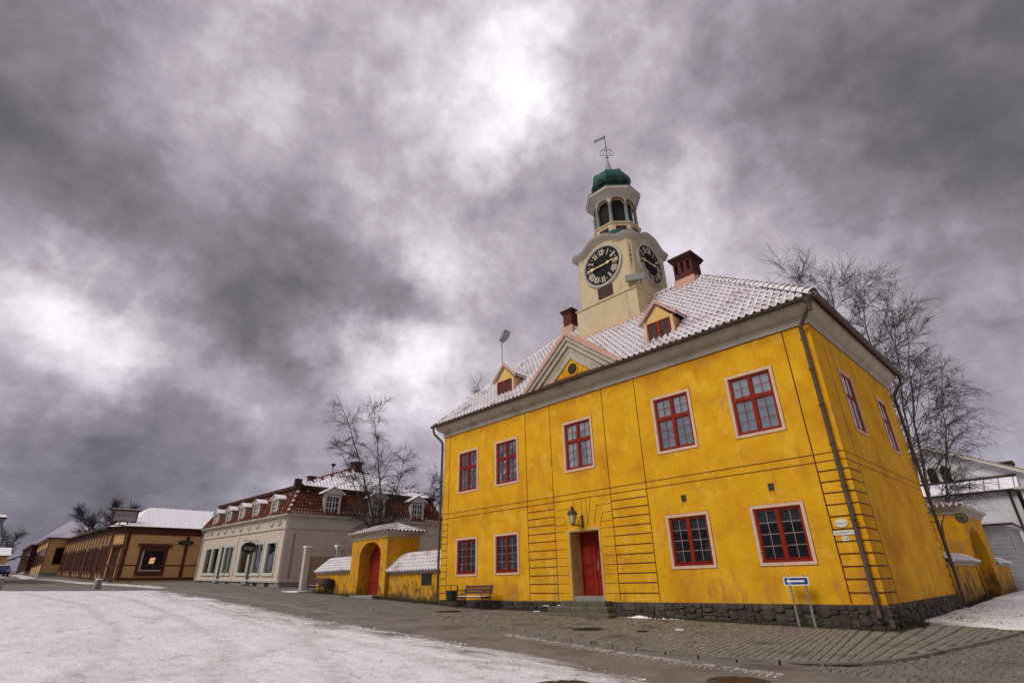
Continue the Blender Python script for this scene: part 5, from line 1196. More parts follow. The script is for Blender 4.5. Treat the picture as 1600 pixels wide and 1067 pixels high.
def gatehouse(lab,axis,u0,u1,front,back,a0,a1,zs,zt,ze,zr,base,door):
    """plastered gatehouse with an arched passage; u runs along the street side, w outward"""
    sgn=-1 if axis=='x' else 1
    t=thing('gateway',lab,'gateway',base); B=Vector(base)
    V=(lambda u,w,z: tuple(Vector((u,front-w,z))-B)) if axis=='x' else (lambda u,w,z: tuple(Vector((front+w,u,z))-B))
    D=abs(back-front); zb=base[2]-.5; m=MB(V); n=16; ac=(a0+a1)/2; rr_=(a1-a0)/2
    arc=[(ac-rr_*math.cos(PI*i/n), zs+(zt-zs)*math.sin(PI*i/n)) for i in range(n+1)]
    for w in (0,-D):
        m.quad((u0,w,zb),(a0,w,zb),(a0,w,zs),(u0,w,zs)); m.quad((a1,w,zb),(u1,w,zb),(u1,w,zs),(a1,w,zs))
        for i in range(n):
            (x0,z0),(x1,z1)=arc[i],arc[i+1]; ua=u0 if i==0 else x0; ub=u1 if i==n-1 else x1
            m.quad((x0,w,z0),(x1,w,z1),(x1,w,ze),(x0,w,ze))
        m.quad((u0,w,zs),(a0,w,zs),(a0,w,ze),(u0,w,ze)); m.quad((a1,w,zs),(u1,w,zs),(u1,w,ze),(a1,w,ze))
    for i in range(n): m.quad((*arc[i][:1],0,arc[i][1]),(arc[i+1][0],0,arc[i+1][1]),(arc[i+1][0],-D,arc[i+1][1]),(arc[i][0],-D,arc[i][1]))
    m.quad((a0,0,zb),(a0,0,zs),(a0,-D,zs),(a0,-D,zb)); m.quad((a1,0,zb),(a1,-D,zb),(a1,-D,zs),(a1,0,zs))
    m.quad((u0,0,zb),(u0,0,ze),(u0,-D,ze),(u0,-D,zb)); m.quad((u1,0,zb),(u1,-D,zb),(u1,-D,ze),(u1,0,ze))
    m.build('gate_wall', M['gate_plaster'], t)
    # stepped eaves cornice
    m=MB(V)
    for o,za,zc in ((.05,ze-.02,ze+.10),(.12,ze+.10,ze+.20),(.20,ze+.20,ze+.27)): m.box(u0-o,u1+o,-D-o,o,za,zc)
    m.build('eaves_cornice', M['cornice'], t)
    o=.30; zc=ze+.27; h=(D+2*o)/2; x0,x1=u0-o,u1+o; m=MB(V)
    hipr=min(h*.9,(x1-x0)*.35)
    m.add([(x0,o,zc),(x1,o,zc),(x1,-D-o,zc),(x0,-D-o,zc),(x0+hipr,-D/2,zr),(x1-hipr,-D/2,zr)],[(0,1,5,4),(1,2,5),(2,3,4,5),(3,0,4),(3,2,1,0)]); rf=m.build('roof', M['roofsnow'], t)
    # pantile courses on each slope
    m=MB(V); nn=8
    for (P0,P1,Q0,Q1) in (((x0,o),(x1,o),(x0+hipr,-D/2),(x1-hipr,-D/2)),((x1,o),(x1,-D-o),(x1-hipr,-D/2),(x1-hipr,-D/2)),((x0,-D-o),(x0,o),(x0+hipr,-D/2),(x0+hipr,-D/2))):
        L_=math.hypot(P1[0]-P0[0],P1[1]-P0[1]); k=int(L_/.23)
        for i in range(k):
            f=(i+.5)/k; rows_=4
            for j in range(rows_):
                s0,s1=j/rows_,(j+1)/rows_
                A=(P0[0]+(P1[0]-P0[0])*f,P0[1]+(P1[1]-P0[1])*f); Bq=(Q0[0]+(Q1[0]-Q0[0])*f,Q0[1]+(Q1[1]-Q0[1])*f)
                wd=.085*(1-.9*0); p0=[A[q]+(Bq[q]-A[q])*s0 for q in (0,1)]; p1=[A[q]+(Bq[q]-A[q])*s1 for q in (0,1)]
                ex=((P1[0]-P0[0])/L_,(P1[1]-P0[1])/L_); loc=L_*(1-s0)+ (math.hypot(Q1[0]-Q0[0],Q1[1]-Q0[1]))*s0; wd=.40*loc/k; wd1=.40*(L_*(1-s1)+math.hypot(Q1[0]-Q0[0],Q1[1]-Q0[1])*s1)/k
                z0_,z1_=zc+(zr-zc)*s0,zc+(zr-zc)*s1
                m.add([(p0[0]-ex[0]*wd,p0[1]-ex[1]*wd,z0_+.01),(p0[0]+ex[0]*wd,p0[1]+ex[1]*wd,z0_+.01),(p0[0]+ex[0]*wd*.6,p0[1]+ex[1]*wd*.6,z0_+.085),(p0[0]-ex[0]*wd*.6,p0[1]-ex[1]*wd*.6,z0_+.085),
                       (p1[0]-ex[0]*wd1,p1[1]-ex[1]*wd1,z1_+.01),(p1[0]+ex[0]*wd1,p1[1]+ex[1]*wd1,z1_+.01),(p1[0]+ex[0]*wd1*.6,p1[1]+ex[1]*wd1*.6,z1_+.045),(p1[0]-ex[0]*wd1*.6,p1[1]-ex[1]*wd1*.6,z1_+.045)],[(3,2,6,7),(0,4,7,3),(1,2,6,5)],0)
                m.add([(p0[0]-ex[0]*wd*1.1,p0[1]-ex[1]*wd*1.1,z0_),(p0[0]+ex[0]*wd*1.1,p0[1]+ex[1]*wd*1.1,z0_),(p0[0]+ex[0]*wd*.6,p0[1]+ex[1]*wd*.6,z0_+.084),(p0[0]-ex[0]*wd*.6,p0[1]-ex[1]*wd*.6,z0_+.084)],[(0,1,2,3)],1)
    m.build('roof_tile',[M['roofsnow'],M['tile']],rf,kind='stuff')
    if door:
        dep=-.70; m=MB(V)
        k=7
        for i in range(k):
            xa=a0+(a1-a0)*i/k+.004; xb=a0+(a1-a0)*(i+1)/k-.004
            za=zs+(zt-zs)*math.sqrt(max(0,1-((xa-ac)/rr_)**2)); zb_=zs+(zt-zs)*math.sqrt(max(0,1-((xb-ac)/rr_)**2))
            q=MB(V); q.hexa([(xa,dep-.05,zb),(xb,dep-.05,zb),(xb,dep,zb),(xa,dep,zb),(xa,dep-.05,max(za,zs)),(xb,dep-.05,max(zb_,zs)),(xb,dep,max(zb_,zs)),(xa,dep,max(za,zs))]); q.build('door_board', M['red'], t)  # darker red than the front door paints in the recess shade
        m.box(a0+.03,a1-.03,dep,dep+.04,zb+1.2,zb+1.35); m.box(a0+.03,a1-.03,dep,dep+.04,zs-.1,zs+.05); m.build('door_rail', M['red'], t)
        m=MB(V); m.box(a0-.1,a1+.1,-.65,.35,zb+.2,base[2]+.09); m.build('threshold', M['greystone'], t)
    return t,V
gl,_=gatehouse('arched yellow gateway with recessed red door left of the town hall','x',-8.40,-4.72,.05,2.05,-7.50,-5.30,2.55,3.28,3.46,4.22,(-6.5,1.0,gz(-6.5,1)),True)
gr,_=gatehouse('arched yellow cart gateway with stained side beyond the town hall','y',15.4,21.9,17.0,15.75,15.72,20.3,1.75,3.05,3.55,4.05,(16.4,18.6,gz(16.4,18)),False)
b=MB(); b.box(15.76,15.80,15.6,20.4,0,3.2); 
for i in range(18): b.box(15.80,15.825,15.9+i*.25+.006,15.9+(i+1)*.25-.006,0,3.2)
b.v=[(x-16.4,y-18.6,z-gz(16.4,18)) for x,y,z in b.v]; b.build('gate_leaf', M['gateboard'], gr)
pq=thing('wall_plaque','dark square plaque on the low yellow wall near the town hall','plaque',(-1.45,.30,1.0))
b=MB(); b.box(-.36,.36,-.03,.01,.15,.60); b.build('plate', M['black'], pq); b=MB(); b.box(-.40,.40,-.024,.005,.11,.15); b.box(-.40,.40,-.024,.005,.60,.64); b.box(-.40,-.36,-.024,.005,.15,.60); b.box(.36,.40,-.024,.005,.15,.60); b.build('plaque_frame', M['iron'], pq)
# weeds, dead grass and moss at the foot of the walls
def weeds(name, pts, n, h, seed, spread=.16):
    q=random.Random(seed); m=MB()
    P=resample(pts,.05)
    for _ in range(n):
        x,y=q.choice(P); x+=q.gauss(0,spread*.5); y-=abs(q.gauss(0,spread)); z=gz(x,y)-.01; a=q.uniform(0,2*PI); hh=h*q.uniform(.25,1)*(.6 if q.random()<.6 else 1.2); w=q.uniform(.003,.008)
        lx,ly=math.cos(a)*hh*.5,math.sin(a)*hh*.5
        m.add([(x-w,y,z),(x+w,y,z),(x+w*.7+lx*.4,y+ly*.4,z+hh*.6),(x-w*.7+lx*.4,y+ly*.4,z+hh*.6),(x+lx,y+ly,z+hh)],[(0,1,2,3),(3,2,4)])
    for _ in range(n//6):
        x,y=q.choice(P); y-=abs(q.gauss(0,spread*.7)); z=gz(x,y); r=q.uniform(.02,.05); m.sphere((x,y,z),r,6,4,sc=(1.4,1.2,.6))
    return m.build(name, M['moss'], kind='stuff')
weeds('dead_grass',[(-13,.22),(-8.5,.22)],900,.24,1,.14); weeds('dead_grass',[(-4.9,.2),(-.2,.2)],1900,.30,2,.18); weeds('dead_grass',[(-8.2,0),(-7.6,0)],260,.3,3); weeds('dead_grass',[(-5.2,0),(-4.7,0)],260,.3,4)
weeds('dead_grass',[(.1,-.12),(6.6,-.12)],1500,.13,5,.10); weeds('dead_grass',[(10.2,-.12),(17.0,-.12)],2600,.10,6,.10); weeds('dead_grass',[(17.12,-.1),(17.14,2.4)],600,.09,7,.10)
weeds('dead_grass',[(17.1,9.2),(17.1,15.2)],700,.30,8,.06)
# bits of snow and litter
def snow_clump(name, x, y, rx_, ry_, h, n, seed):
    q=random.Random(seed); m=MB()
    for _ in range(n):
        a=q.uniform(0,2*PI); r=math.sqrt(q.random()); px,py=x+rx_*r*math.cos(a),y+ry_*r*math.sin(a); s=h*(1.15-r)*q.uniform(.35,1)
        m.sphere((px,py,gz(px,py)+s*.25),s,7,5,sc=(1.5,1.3,.75))
    return m.build(name, M['snow'], kind='stuff', smooth=True)
snow_clump('shovelled_snow',10.55,-.40,.42,.16,.075,90,1); snow_clump('shovelled_snow',11.4,-.28,.8,.10,.03,60,2)
for x,y in ((7.35,-.30),(7.05,-.75),(6.85,-1.0)):
    q=random.Random(int(x*100)); m=MB()
    for _ in range(9): m.sphere((x+q.uniform(-.12,.12),y+q.uniform(-.05,.05),(.40 if y>-.42 else (.235 if y<-.86 else .40))+.0),q.uniform(.02,.04),6,4,sc=(1.5,1.2,.5))
    m.build('step_snow', M['snow'], kind='stuff', smooth=True)
z=gz(13.3,-2.9); b=MB(); b.hexa([(13.22,-2.97,z),(13.42,-2.93,z),(13.42,-2.88,z),(13.21,-2.90,z),(13.23,-2.97,z+.022),(13.41,-2.93,z+.03),(13.41,-2.88,z+.018),(13.22,-2.9,z+.026)]); tag(b.build('paper_scrap', M['white']),'white paper scrap lying on the pavement before the town hall','litter')
# covers in the road and pavement
M['rust']=add_stain(material('rusty_cast_iron',(.060,.030,.014),(.10,.052,.022),7,.7,.4,40,.4),(.025,.018,.012),4,.52,.7)
def cover(name,lab,x,y,r,mat,dz,n=30,cross=True):
    t=thing(name,lab,'manhole cover',(x,y,gz(x,y)+dz))
    m=MB(); m.lathe([(r+.05,-.05),(r+.05,.004),(r,.006),(r,-.004)],(0,0,0),n,cap=False); m.build('rim', M['iron'], t)
    m=MB(); m.lathe([(r-.006,-.03),(r-.006,.002),(r-.03,.004)],(0,0,0),n); m.build('lid', mat, t)
    m=MB()
    for i in range(-4,5):
        for j in range(-4,5):
            px,py=i*r*.2,j*r*.2
            if math.hypot(px,py)<r*.85: m.box(px-.022,px+.022,py-.022,py+.022,.003,.011)
    m.build('raised_stud', mat, t, kind='stuff')
cover('manhole_cover','large round rusty manhole cover between road and snow',16.97,-7.85,.34,M['rust'],-.052)
cover('manhole_cover','dark round manhole cover half buried in the snow edge',15.62,-9.72,.30,M['iron'],-.018)
cover('drain_cover','small dark drain cover sunk in the pavement',12.85,-3.75,.11,M['iron'],.003,16)
cover('manhole_cover','dark iron cover added in place of a wet patch in front of the steps',11.55,-4.15,.36,M['iron'],.004)  # flat wet patch of the paving, modelled as an added lid
cover('manhole_cover','dark iron cover in the pavement in front of the left bench',3.6,-2.3,.45,M['iron'],.006)

# ------------------------------------------------------------------ white mansard shop house
WB=thing('mansard_shop_house','pale boarded shop house with red tiled mansard roof and five street dormers','building',(-21.2,1.3,1.1),(0,.022,0))
LX,LY=20.8,14.4
wf=lambda u,v,w:(u,-w,v)        # street front, u from -LX to 0
ws=lambda u,v,w:(w,u,v)         # yard side
SW=[(-19.0,-17.2),(-16.9,-15.1),(-13.35,-12.3),(-12.2,-11.1),(-9.3,-7.2),(-5.9,-4.15),(-3.35,-1.45)]
DR=[(-14.35,-13.6),(-6.85,-6.1)]
b=MB(wf); holed_wall(b,-LX,0,.42,4.1,[(a,c,.95,3.2) for a,c in SW]+[(a,c,.42,3.2) for a,c in DR],.18)
b.T=ws; holed_wall(b,0,LY,.42,4.1,[],.1); b.T=None
b.quad((-LX,0,.42),(-LX,LY,.42),(-LX,LY,4.1),(-LX,0,4.1)); b.quad((-LX,LY,.42),(0,LY,.42),(0,LY,4.1),(-LX,LY,4.1))
b.build('wall', M['whitewood'], WB)
b=MB(); b.box(-LX+.3,-.3,.30,LY-.3,.42,4.0); b.build('room_interior', M['darkvoid'], WB)
m=MB(ws); y=.55
while y<LY: m.box(y,y+.115,.50,4.02,-.01,.014); y+=.14
m.build('board', M['whitewood'], WB, kind='stuff')
m=MB(wf)
for i in range(3): m.box(-LX,0,3.35+i*.22,3.35+i*.22+.205,-.005,.012)
m.build('board', M['whitewood'], WB, kind='stuff')
for (a,c) in SW:
    q=MB(wf); q.box(a-.12,a+.06,.85,3.3,-.12,.05); q.box(c-.06,c+.12,.85,3.3,-.12,.05); q.box(a+.06,c-.06,3.12,3.3,-.12,.05); q.box(a-.18,c+.18,.78,.90,-.12,.10); q.box(a+.06,c-.06,.90,1.0,-.12,.03); W_=q.build('shop_window', M['shopframe'], WB)
    q=MB(wf); q.box(a+.06,c-.06,1.0,3.12,-.09,-.08); q.build('pane', M['shopglass'], W_)
    q=MB(wf); q.box(a+.1,c-.1,2.3,3.1,-.22,-.21); q.build('paper_blind', M['curtain'] if a>-10 else M['curtain2'], W_)
    q=MB(wf); rs=random.Random(int(-a*10))
    for k in range(5):
        x=rs.uniform(a+.2,c-.3); h=rs.uniform(.15,.7); q.sphere((x,1.0+h*.5,-.25+.0*k),.13,8,6,sc=(1,.7,h*3.2))
    q.build('window_display', rs.choice([M['darkgrey'],M['moss'],M['benchwood']]), W_)
for (a,c) in DR:
    q=MB(wf); q.box(a,c,.42,3.2,-.17,-.12); D_=q.build('shop_door', M['darkboard'], WB)
    q=MB(wf); q.box(a+.15,c-.15,1.4,2.9,-.125,-.11); q.build('pane', M['shopglass'], D_)
    q=MB(wf); q.box(a-.14,a,.42,3.3,-.1,.05); q.box(c,c+.14,.42,3.3,-.1,.05); q.build('door_frame', M['shopframe'], D_)
    q=MB(wf); q.box(a-.2,c+.2,.0,.2,-.1,.6); q.box(a-.1,c+.1,.2,.40,-.1,.3); q.build('doorstep', M['greystone'], WB)
b=MB(); ring_sweep(b,[(-.01,.34),(.08,.34),(.10,.46),(.02,.50),(-.01,.50)],-LX,0,0,LY); b.build('base_board', M['whitetrim'], WB)
b=MB(); b.box(-LX,0,.04,LY,-.7,.36); b.build('plinth', M['greystone'], WB)
for x in (-19,-16,-11.5,-8.2,-4.8,-2.4): q=MB(wf); q.box(x-.45,x+.45,-.05,.28,-.0395,-.03); q.build('cellar_opening', M['darkvoid'], WB)
for x in (-LX,-10.4,0):
    q=MB(wf); q.box(x-.22,x+.02 if x==0 else x+.22,.50,4.1,-.01,.05); q.build('corner_board', M['whitetrim'], WB)
q=MB(ws); q.box(-.05,.26,.5,4.1,-.01,.05); q.build('corner_board', M['whitetrim'], WB)
q=MB(ws); q.box(.55,.72,.55,3.7,.015,.04); q.build('recess_strip', M['gateboard'], WB)  # brown strip paints the shade of a narrow recess by the corner board
b=MB(); ring_sweep(b,[(-.01,4.08),(.09,4.08),(.10,4.16),(.03,4.18),(.03,4.86),(.10,4.88),(.20,4.98),(.32,5.02),(.34,5.14),(-.2,5.17)],-LX,0,0,LY); b.build('frieze_and_cornice', M['whitetrim'], WB)
for i,x in enumerate([-19.6,-18.4,-16.4,-14.4,-12.2,-10.2,-8.2,-6.2,-3.2,-1.6]):
    q=MB(wf)
    for k in range(7):
        t=k/6; q.sphere((x-.45+.9*t,4.62-.20*math.sin(PI*t),.06),.065+.03*math.sin(PI*t),6,4)
    if i in (1,9): q.sphere((x+.1,4.66,.08),.13,7,5); q.sphere((x-.25,4.5,.08),.09,7,5)
    q.build('garland', M['whitetrim'], WB)
# mansard slopes
IN,ZM0,ZM1=.92,5.15,7.35
b=MB(); ring_sweep(b,[(.26,ZM0),(-IN,ZM1)],-LX,0,0,LY); MANS=b.build('mansard_roof', M['mansard'], WB)
DF=[-17.6,-13.9,-10.4,-6.9,-2.9]; DS=[3.25,7.4,11.45]
def tile_field(org, ud, sd, uext, skip, tw, rows, mats, name, parent, snowrow=False):
    ud=Vector(ud).normalized(); sd=Vector(sd); SL=sd.length; sd.normalize(); nn=ud.cross(sd).normalized()
    if nn.z<0: nn=-nn; ud2=-ud
    else: ud2=ud
    R=np.array(Matrix((ud2,sd,nn)).transposed()); V=np.array(tm.v)*np.array([tw/TW,(SL/rows)/TL,1.0]); m=MB(); tl=SL/rows
    for j in range(rows):
        a,c=uext((j+.5)/rows); k=int((c-a)/tw)
        for i in range(k):
            u=a+(i+.5)*(c-a)/k
            if skip(u,(j+.5)/rows): continue
            p=np.array(Vector(org)+ud*u+sd*((j+.5)*tl)+nn*(.02+rng.uniform(-.006,.01))); off=len(m.v); m.v.extend(map(tuple,V@R.T+p)); m.f.extend([tuple(off+q for q in f) for f in tm.f]); m.m.extend(tm.m)
    return m.build(name,mats,parent,kind='stuff')
hs=(ZM1-ZM0)
tile_field((-LX,-.26,ZM0),(1,0,0),(0,IN+.26,hs),lambda s:(-.26+(IN+.26)*s,LX+.26-(IN+.26)*s),lambda u,s:any(abs(u-LX-x)<.72 for x in DF) and s<.8,.24,8,[M['mansard'],M['mansard']],'mansard_tile',MANS)
tile_field((.26,0,ZM0),(0,1,0),(-(IN+.26),0,hs),lambda s:(-.26+(IN+.26)*s,LY+.26-(IN+.26)*s),lambda u,s:any(abs(u-y)<.72 for y in DS) and s<.8,.24,8,[M['mansard'],M['mansard']],'mansard_tile',MANS)
m=MB()
for i in range(58):
    y=.05+i*.245
    if any(abs(y-q)<.78 for q in DS): continue
    m.hexa([(.20,y,ZM0+.04),(.30,y,ZM0+.04),(.30,y+.15,ZM0+.04),(.20,y+.15,ZM0+.04),(.02,y+.02,ZM0+.40),(.10,y+.02,ZM0+.40),(.10,y+.13,ZM0+.40),(.02,y+.13,ZM0+.40)])
for i in range(84):
    x=-LX+.1+i*.245
    if any(abs(x-q)<.85 for q in DF) or rng.random()<.25: continue
    m.hexa([(x,-.28,ZM0+.04),(x+.15,-.28,ZM0+.04),(x+.15,-.2,ZM0+.04),(x,-.2,ZM0+.04),(x+.02,-.12,ZM0+.28),(x+.13,-.12,ZM0+.28),(x+.13,-.05,ZM0+.28),(x+.02,-.05,ZM0+.28)])
for _ in range(70):      # scattered flecks of snow caught on the tiles
    s=rng.random(); x=rng.uniform(-LX,0); o=.26-(IN+.26)*s
    if any(abs(x-q)<.85 for q in DF): continue
    m.sphere((x,-o-.06,ZM0+hs*s+.05),rng.uniform(.02,.06),5,4,sc=(1.4,.8,.8))
for _ in range(90):
    s=rng.random(); y=rng.uniform(0,LY); o=.26-(IN+.26)*s
    if any(abs(y-q)<.75 for q in DS): continue
    m.sphere((o+.06,y,ZM0+hs*s+.05),rng.uniform(.02,.05),5,4,sc=(.8,1.3,1.0))
m.build('snow_on_tiles', M['snow'], MANS, kind='stuff')
for i in range(12):
    s=i/12; o=.30-(IN+.26)*s; q=MB(); q.hexa([(o-.05,-o-.1,ZM0+hs*s),(o+.1,-o-.1,ZM0+hs*s),(o+.1,-o+.05,ZM0+hs*s),(o-.05,-o+.05,ZM0+hs*s),(o-.13,-o,ZM0+hs*s+.17),(o,-o,ZM0+hs*s+.17),(o,-o+.13,ZM0+hs*s+.17),(o-.13,-o+.13,ZM0+hs*s+.17)]); q.build('hip_tile', M['roofsnow'] if i%2 else M['mansard'], MANS)
def wdormer(T,dz=0.0):
    T0=T; T=(lambda u,v,w: T0(u,(ZM0+(v-ZM0)*(1-dz/2.2)) if v>ZM0 else v,w))
    q=MB(T); q.box(-.66,.66,ZM0+.02,6.85,-1.2,-.02); D=q.build('dormer', M['whitetrim'], WB)
    q=MB(T); q.box(-.72,-.50,ZM0+.02,6.85,-.02,.08); q.box(.50,.72,ZM0+.02,6.85,-.02,.08); q.box(-.5,.5,6.62,6.85,-.02,.05); q.box(-.5,.5,ZM0+.02,ZM0+.14,-.02,.08); q.build('dormer_frame', M['whitetrim'], D)
    q=MB(T); q.add([(-.92,6.83,.16),(.92,6.83,.16),(0,7.36,.16),(-.92,6.83,-1.3),(.92,6.83,-1.3),(0,7.36,-1.3)],[(0,1,2),(3,5,4),(0,3,4,1),(1,4,5,2),(2,5,3,0)]); q.build('dormer_gable', M['whitetrim'], D)
    q=MB(T)
    for s in (-1,1): q.add([(s*1.0,6.82,.24),(0,7.39,.24),(0,7.46,.24),(s*1.0,6.90,.24),(s*1.0,6.82,-1.3),(0,7.39,-1.3),(0,7.46,-1.3),(s*1.0,6.90,-1.3)],[(0,1,2,3),(4,7,6,5),(3,2,6,7),(0,4,5,1),(0,3,7,4)])
    q.build('dormer_roof', M['metalsnow'], D)
    q=MB(T); q.box(-.5,.5,ZM0+.14,6.62,-.019,-.012); q.build('pane', M['darkglass'], D)
    q=MB(T); q.box(-.035,.035,ZM0+.14,6.62,-.011,.03)
    for x in (-.26,.26): q.box(x-.022,x+.022,ZM0+.14,6.62,-.011,.02)
    for z in (5.75,6.2): q.box(-.5,.5,z-.022,z+.022,-.011,.018)
    q.build('glazing_bar', M['white'], D)
for x in DF: wdormer(lambda u,v,w,x=x:(x+u,-w-.08,v),.62)
for y in DS: wdormer(lambda u,v,w,y=y:(.08+w,y+u,v))
# upper roof
b=MB(); o=IN-.18; zr=9.75; k=3.2
e_=[(-LX+o,o,ZM1),(-o,o,ZM1),(-o,LY-o,ZM1),(-LX+o,LY-o,ZM1)]; b.add([*e_,(-LX+k+o,LY/2,zr),(-k-o,LY/2,zr)],[(0,1,5,4),(1,2,5),(2,3,4,5),(3,0,4),(3,2,1,0)]); UR=b.build('upper_roof', M['metalsnow'], WB)
tile_field((-LX+o,o,ZM1),(1,0,0),(0,LY/2-o,zr-ZM1),lambda s:(k*s+.05,LX-2*o-k*s-.05),lambda u,s:False,.3,16,[M['metalsnow'],M['lead']],'roof_tile',UR)
tile_field((-o,o,ZM1),(0,1,0),(-k,0,zr-ZM1),lambda s:((LY/2-o)*s+.05,LY-2*o-(LY/2-o)*s-.05),lambda u,s:False,.3,10,[M['metalsnow'],M['lead']],'roof_tile',UR)
b=MB(); ring_sweep(b,[(-o+.05,ZM1-.22),(-o+.20,ZM1-.18),(-o+.24,ZM1+.06),(-o-.2,ZM1+.06)],-LX,0,0,LY); b.build('eave_trim', M['darkboard'], UR)
q=MB()
for (P_,Q_) in (((-o,o,ZM1),(-k-o,LY/2,zr)),((-o,LY-o,ZM1),(-k-o,LY/2,zr)),((-k-o,LY/2,zr),(-LX+k+o,LY/2,zr))):
    p=Vector(P_); d=Vector(Q_)-p; n=int(d.length/.4)
    for i in range(n):
        c=p+d*((i+.5)/n); q.sphere(tuple(c+Vector((0,0,.06))),.15,7,4,mi=0 if i%3 else 1,sc=(1,1,.8))
q.build('ridge_tile',[M['roofsnow'],M['tile']],UR,kind='stuff')
for (x0,x1,y0,y1,z0,z1) in ((-4.2,-3.4,6.7,7.4,9.3,10.3),(-13.9,-13.3,6.8,7.4,9.3,10.2)):
    q=MB(); q.box(x0,x1,y0,y1,z0,z1); Cq=q.build('chimney', M['darkboard'], WB); q=MB(); q.box(x0-.1,x1+.1,y0-.1,y1+.1,z1,z1+.14); q.build('chimney_cap', M['brickcap'], Cq)
q=MB(); 
for i in range(24): q.box(-12.8+i*.34,-12.8+i*.34+.29,7.0,7.3,9.72,9.98+.06*(i%2))
q.build('brick_ridge', M['brick'], UR, kind='stuff')
q=MB(); q.tube([(-19.0,2.0,7.5),(-19.0,2.0,8.7)],.03,5); 
q=MB(); q.box(-.2,.16,.0+.02,.5,7.0,7.75); q.build('roof_hatch', M['darkboard'], WB)
q=MB(); q.tube([(-.05,3.0,7.9),(-.05,3.0,9.0)],.035,5); q.lathe([(.06,9.0),(.22,9.22),(.22,9.26),(.02,9.28)],(-.05,3.0,0),8); q.build('roof_vent', M['iron'], WB)
q=MB(); q.tube([(-.05,-.42,5.05),(-.05,-.30,4.85),(-.10,-.10,4.6),(-.10,-.10,.30),(-.10,-.35,.10)],.055,8); q.build('downpipe', M['whitetrim'], WB, smooth=True)
q=MB(); q.tube([(-LX+.05,-.42,5.05),(-LX+.08,-.10,4.6),(-LX+.08,-.10,.30)],.055,8); q.build('downpipe', M['whitetrim'], WB, smooth=True)
# hanging oval shop sign
hs_=thing('hanging_shop_sign','black oval hanging sign with pale lettering over the mansard house shop door','sign',(-26.55,.62,4.05))
b=MB(); n=30; P=[(.015,.60*math.cos(2*PI*k/n),.47*math.sin(2*PI*k/n)) for k in range(n)]; b.prism(P,(-.05,0,0)); b.build('sign_board', M['black'], hs_)
b=MB(); n=30; vs=[]
for ra in (.97,.92): vs+= [(.0175,.60*ra*math.cos(2*PI*k/n),.47*ra*math.sin(2*PI*k/n)) for k in range(n)]
b.add(vs,[(k,(k+1)%n,n+(k+1)%n,n+k) for k in range(n)]); b.build('border', M['galv'], hs_)
text_mesh('TETSJO',.30,M['white'],'lettering',hs_,frame_mtx((.018,.0,-.05),(0,1,0),(0,0,1)),.002,sx=.86)
text_mesh('CAFE',.13,M['white'],'lettering',hs_,frame_mtx((.018,.0,.20),(0,1,0),(0,0,1)),.002) if False else None
b=MB(); b.tube([(0,.75,.55),(0,-.55,.55)],.02,5); b.tube([(0,0,.47),(0,0,.55)],.015,5); b.build('bracket', M['iron'], hs_)

# yard gate between the shop house and the yellow wall
YG=thing('yard_gate','white posted yard gate with brown boards beside the mansard house','gate',(-16.5,.75,gz(-16.5,.7)))
for y0 in (.0,2.25):
    b=MB(); b.box(-.17,.17,y0+.1,y0+.46,-.3,2.62+y0*.06); b.build('post', M['whitetrim'], YG); b=MB(); b.box(-.21,.21,y0+.06,y0+.50,2.62+y0*.06,2.72+y0*.06); b.build('post_cap', M['snow'], YG)
for (a,c) in ((.47,2.34),(2.72,6.0)):
    y=a
    while y<c-.05:
        b=MB(); b.box(-.03,.03,y+.006,min(y+.205,c),.12,2.08); b.build('gate_board', M['gateboard'], YG); y+=.21
    b=MB(); b.box(.031,.06,a,c,.95,1.07); b.build('gate_rail', M['gateboard'], YG)
    b=MB()
    y=a
    while y<c-.05: b.box(-.02,.02,y,min(y+.13,c),2.10,2.52); y+=.16
    b.box(-.05,.05,a,c,2.08,2.14); b.box(-.06,.06,a,c,2.52,2.60); b.build('top_board', M['whitewood'], YG)
b=MB(); b.box(-1.0,1.4,-1.1,-.05,-.02,.05); sl_=tag(b.build('snowy_slab', M['snow'], loc=(-14.6,.4,gz(-14.6,.4))),'flat snow covered slab on the ground before the yard gate','slab')

# ------------------------------------------------------------------ ochre corner shop and its long street wing
CB=thing('corner_shop','ochre boarded corner shop with brown trim and snowy sheet roof','building',(-46,-4.6,1.9))
O=Vector((-46,-4.6,1.9))
def loc(T): return lambda u,v,w: tuple(Vector(T(u,v,w))-O)
te=loc(lambda u,v,w:(-46+w,u,v))
cv=Vector((-1.4,-1.0,0)); cl_=cv.length; cvn=cv.normalized(); cn=Vector((cvn.y,-cvn.x,0)); cn=-cn if cn.x<0 else cn
tc=loc(lambda u,v,w:(-46+cvn.x*u+cn.x*w,-4.6+cvn.y*u+cn.y*w,v))
SL_=.030; tw_=loc(lambda u,v,w:(-47.4-u,-5.6-w,v+SL_*u))
WL=37.0; B0,B1=2.25,7.0
def boards(T,u0,u1,v0,v1,name='siding_board',mat=None):
    m=MB(T); h=.20; v=v0
    while v<v1-.02:
        z1=min(v+h,v1); m.hexa([(u0,v,0),(u1,v,0),(u1,v,.028),(u0,v,.028),(u0,z1,0),(u1,z1,0),(u1,z1,.008),(u0,z1,.008)]); v+=h
    return m.build(name, mat or M['yellowboard'], CB, kind='stuff')
b=MB(te); b.box(-4.6,5.0,B0-.8,B1,-4,-.002); b.T=tc; b.quad((0,B0-.8,-.002),(cl_,B0-.8,-.002),(cl_,B1,-.002),(0,B1,-.002)); b.T=tw_; b.box(0,WL,B0-.8,B1,-4,-.002)
b.build('wall', M['yellowboard'], CB)
boards(te,-4.6,5,B0,6.25); boards(tc,0,cl_,B0,6.25); boards(tw_,0,WL,B0,6.25,mat=M['wingboard'])
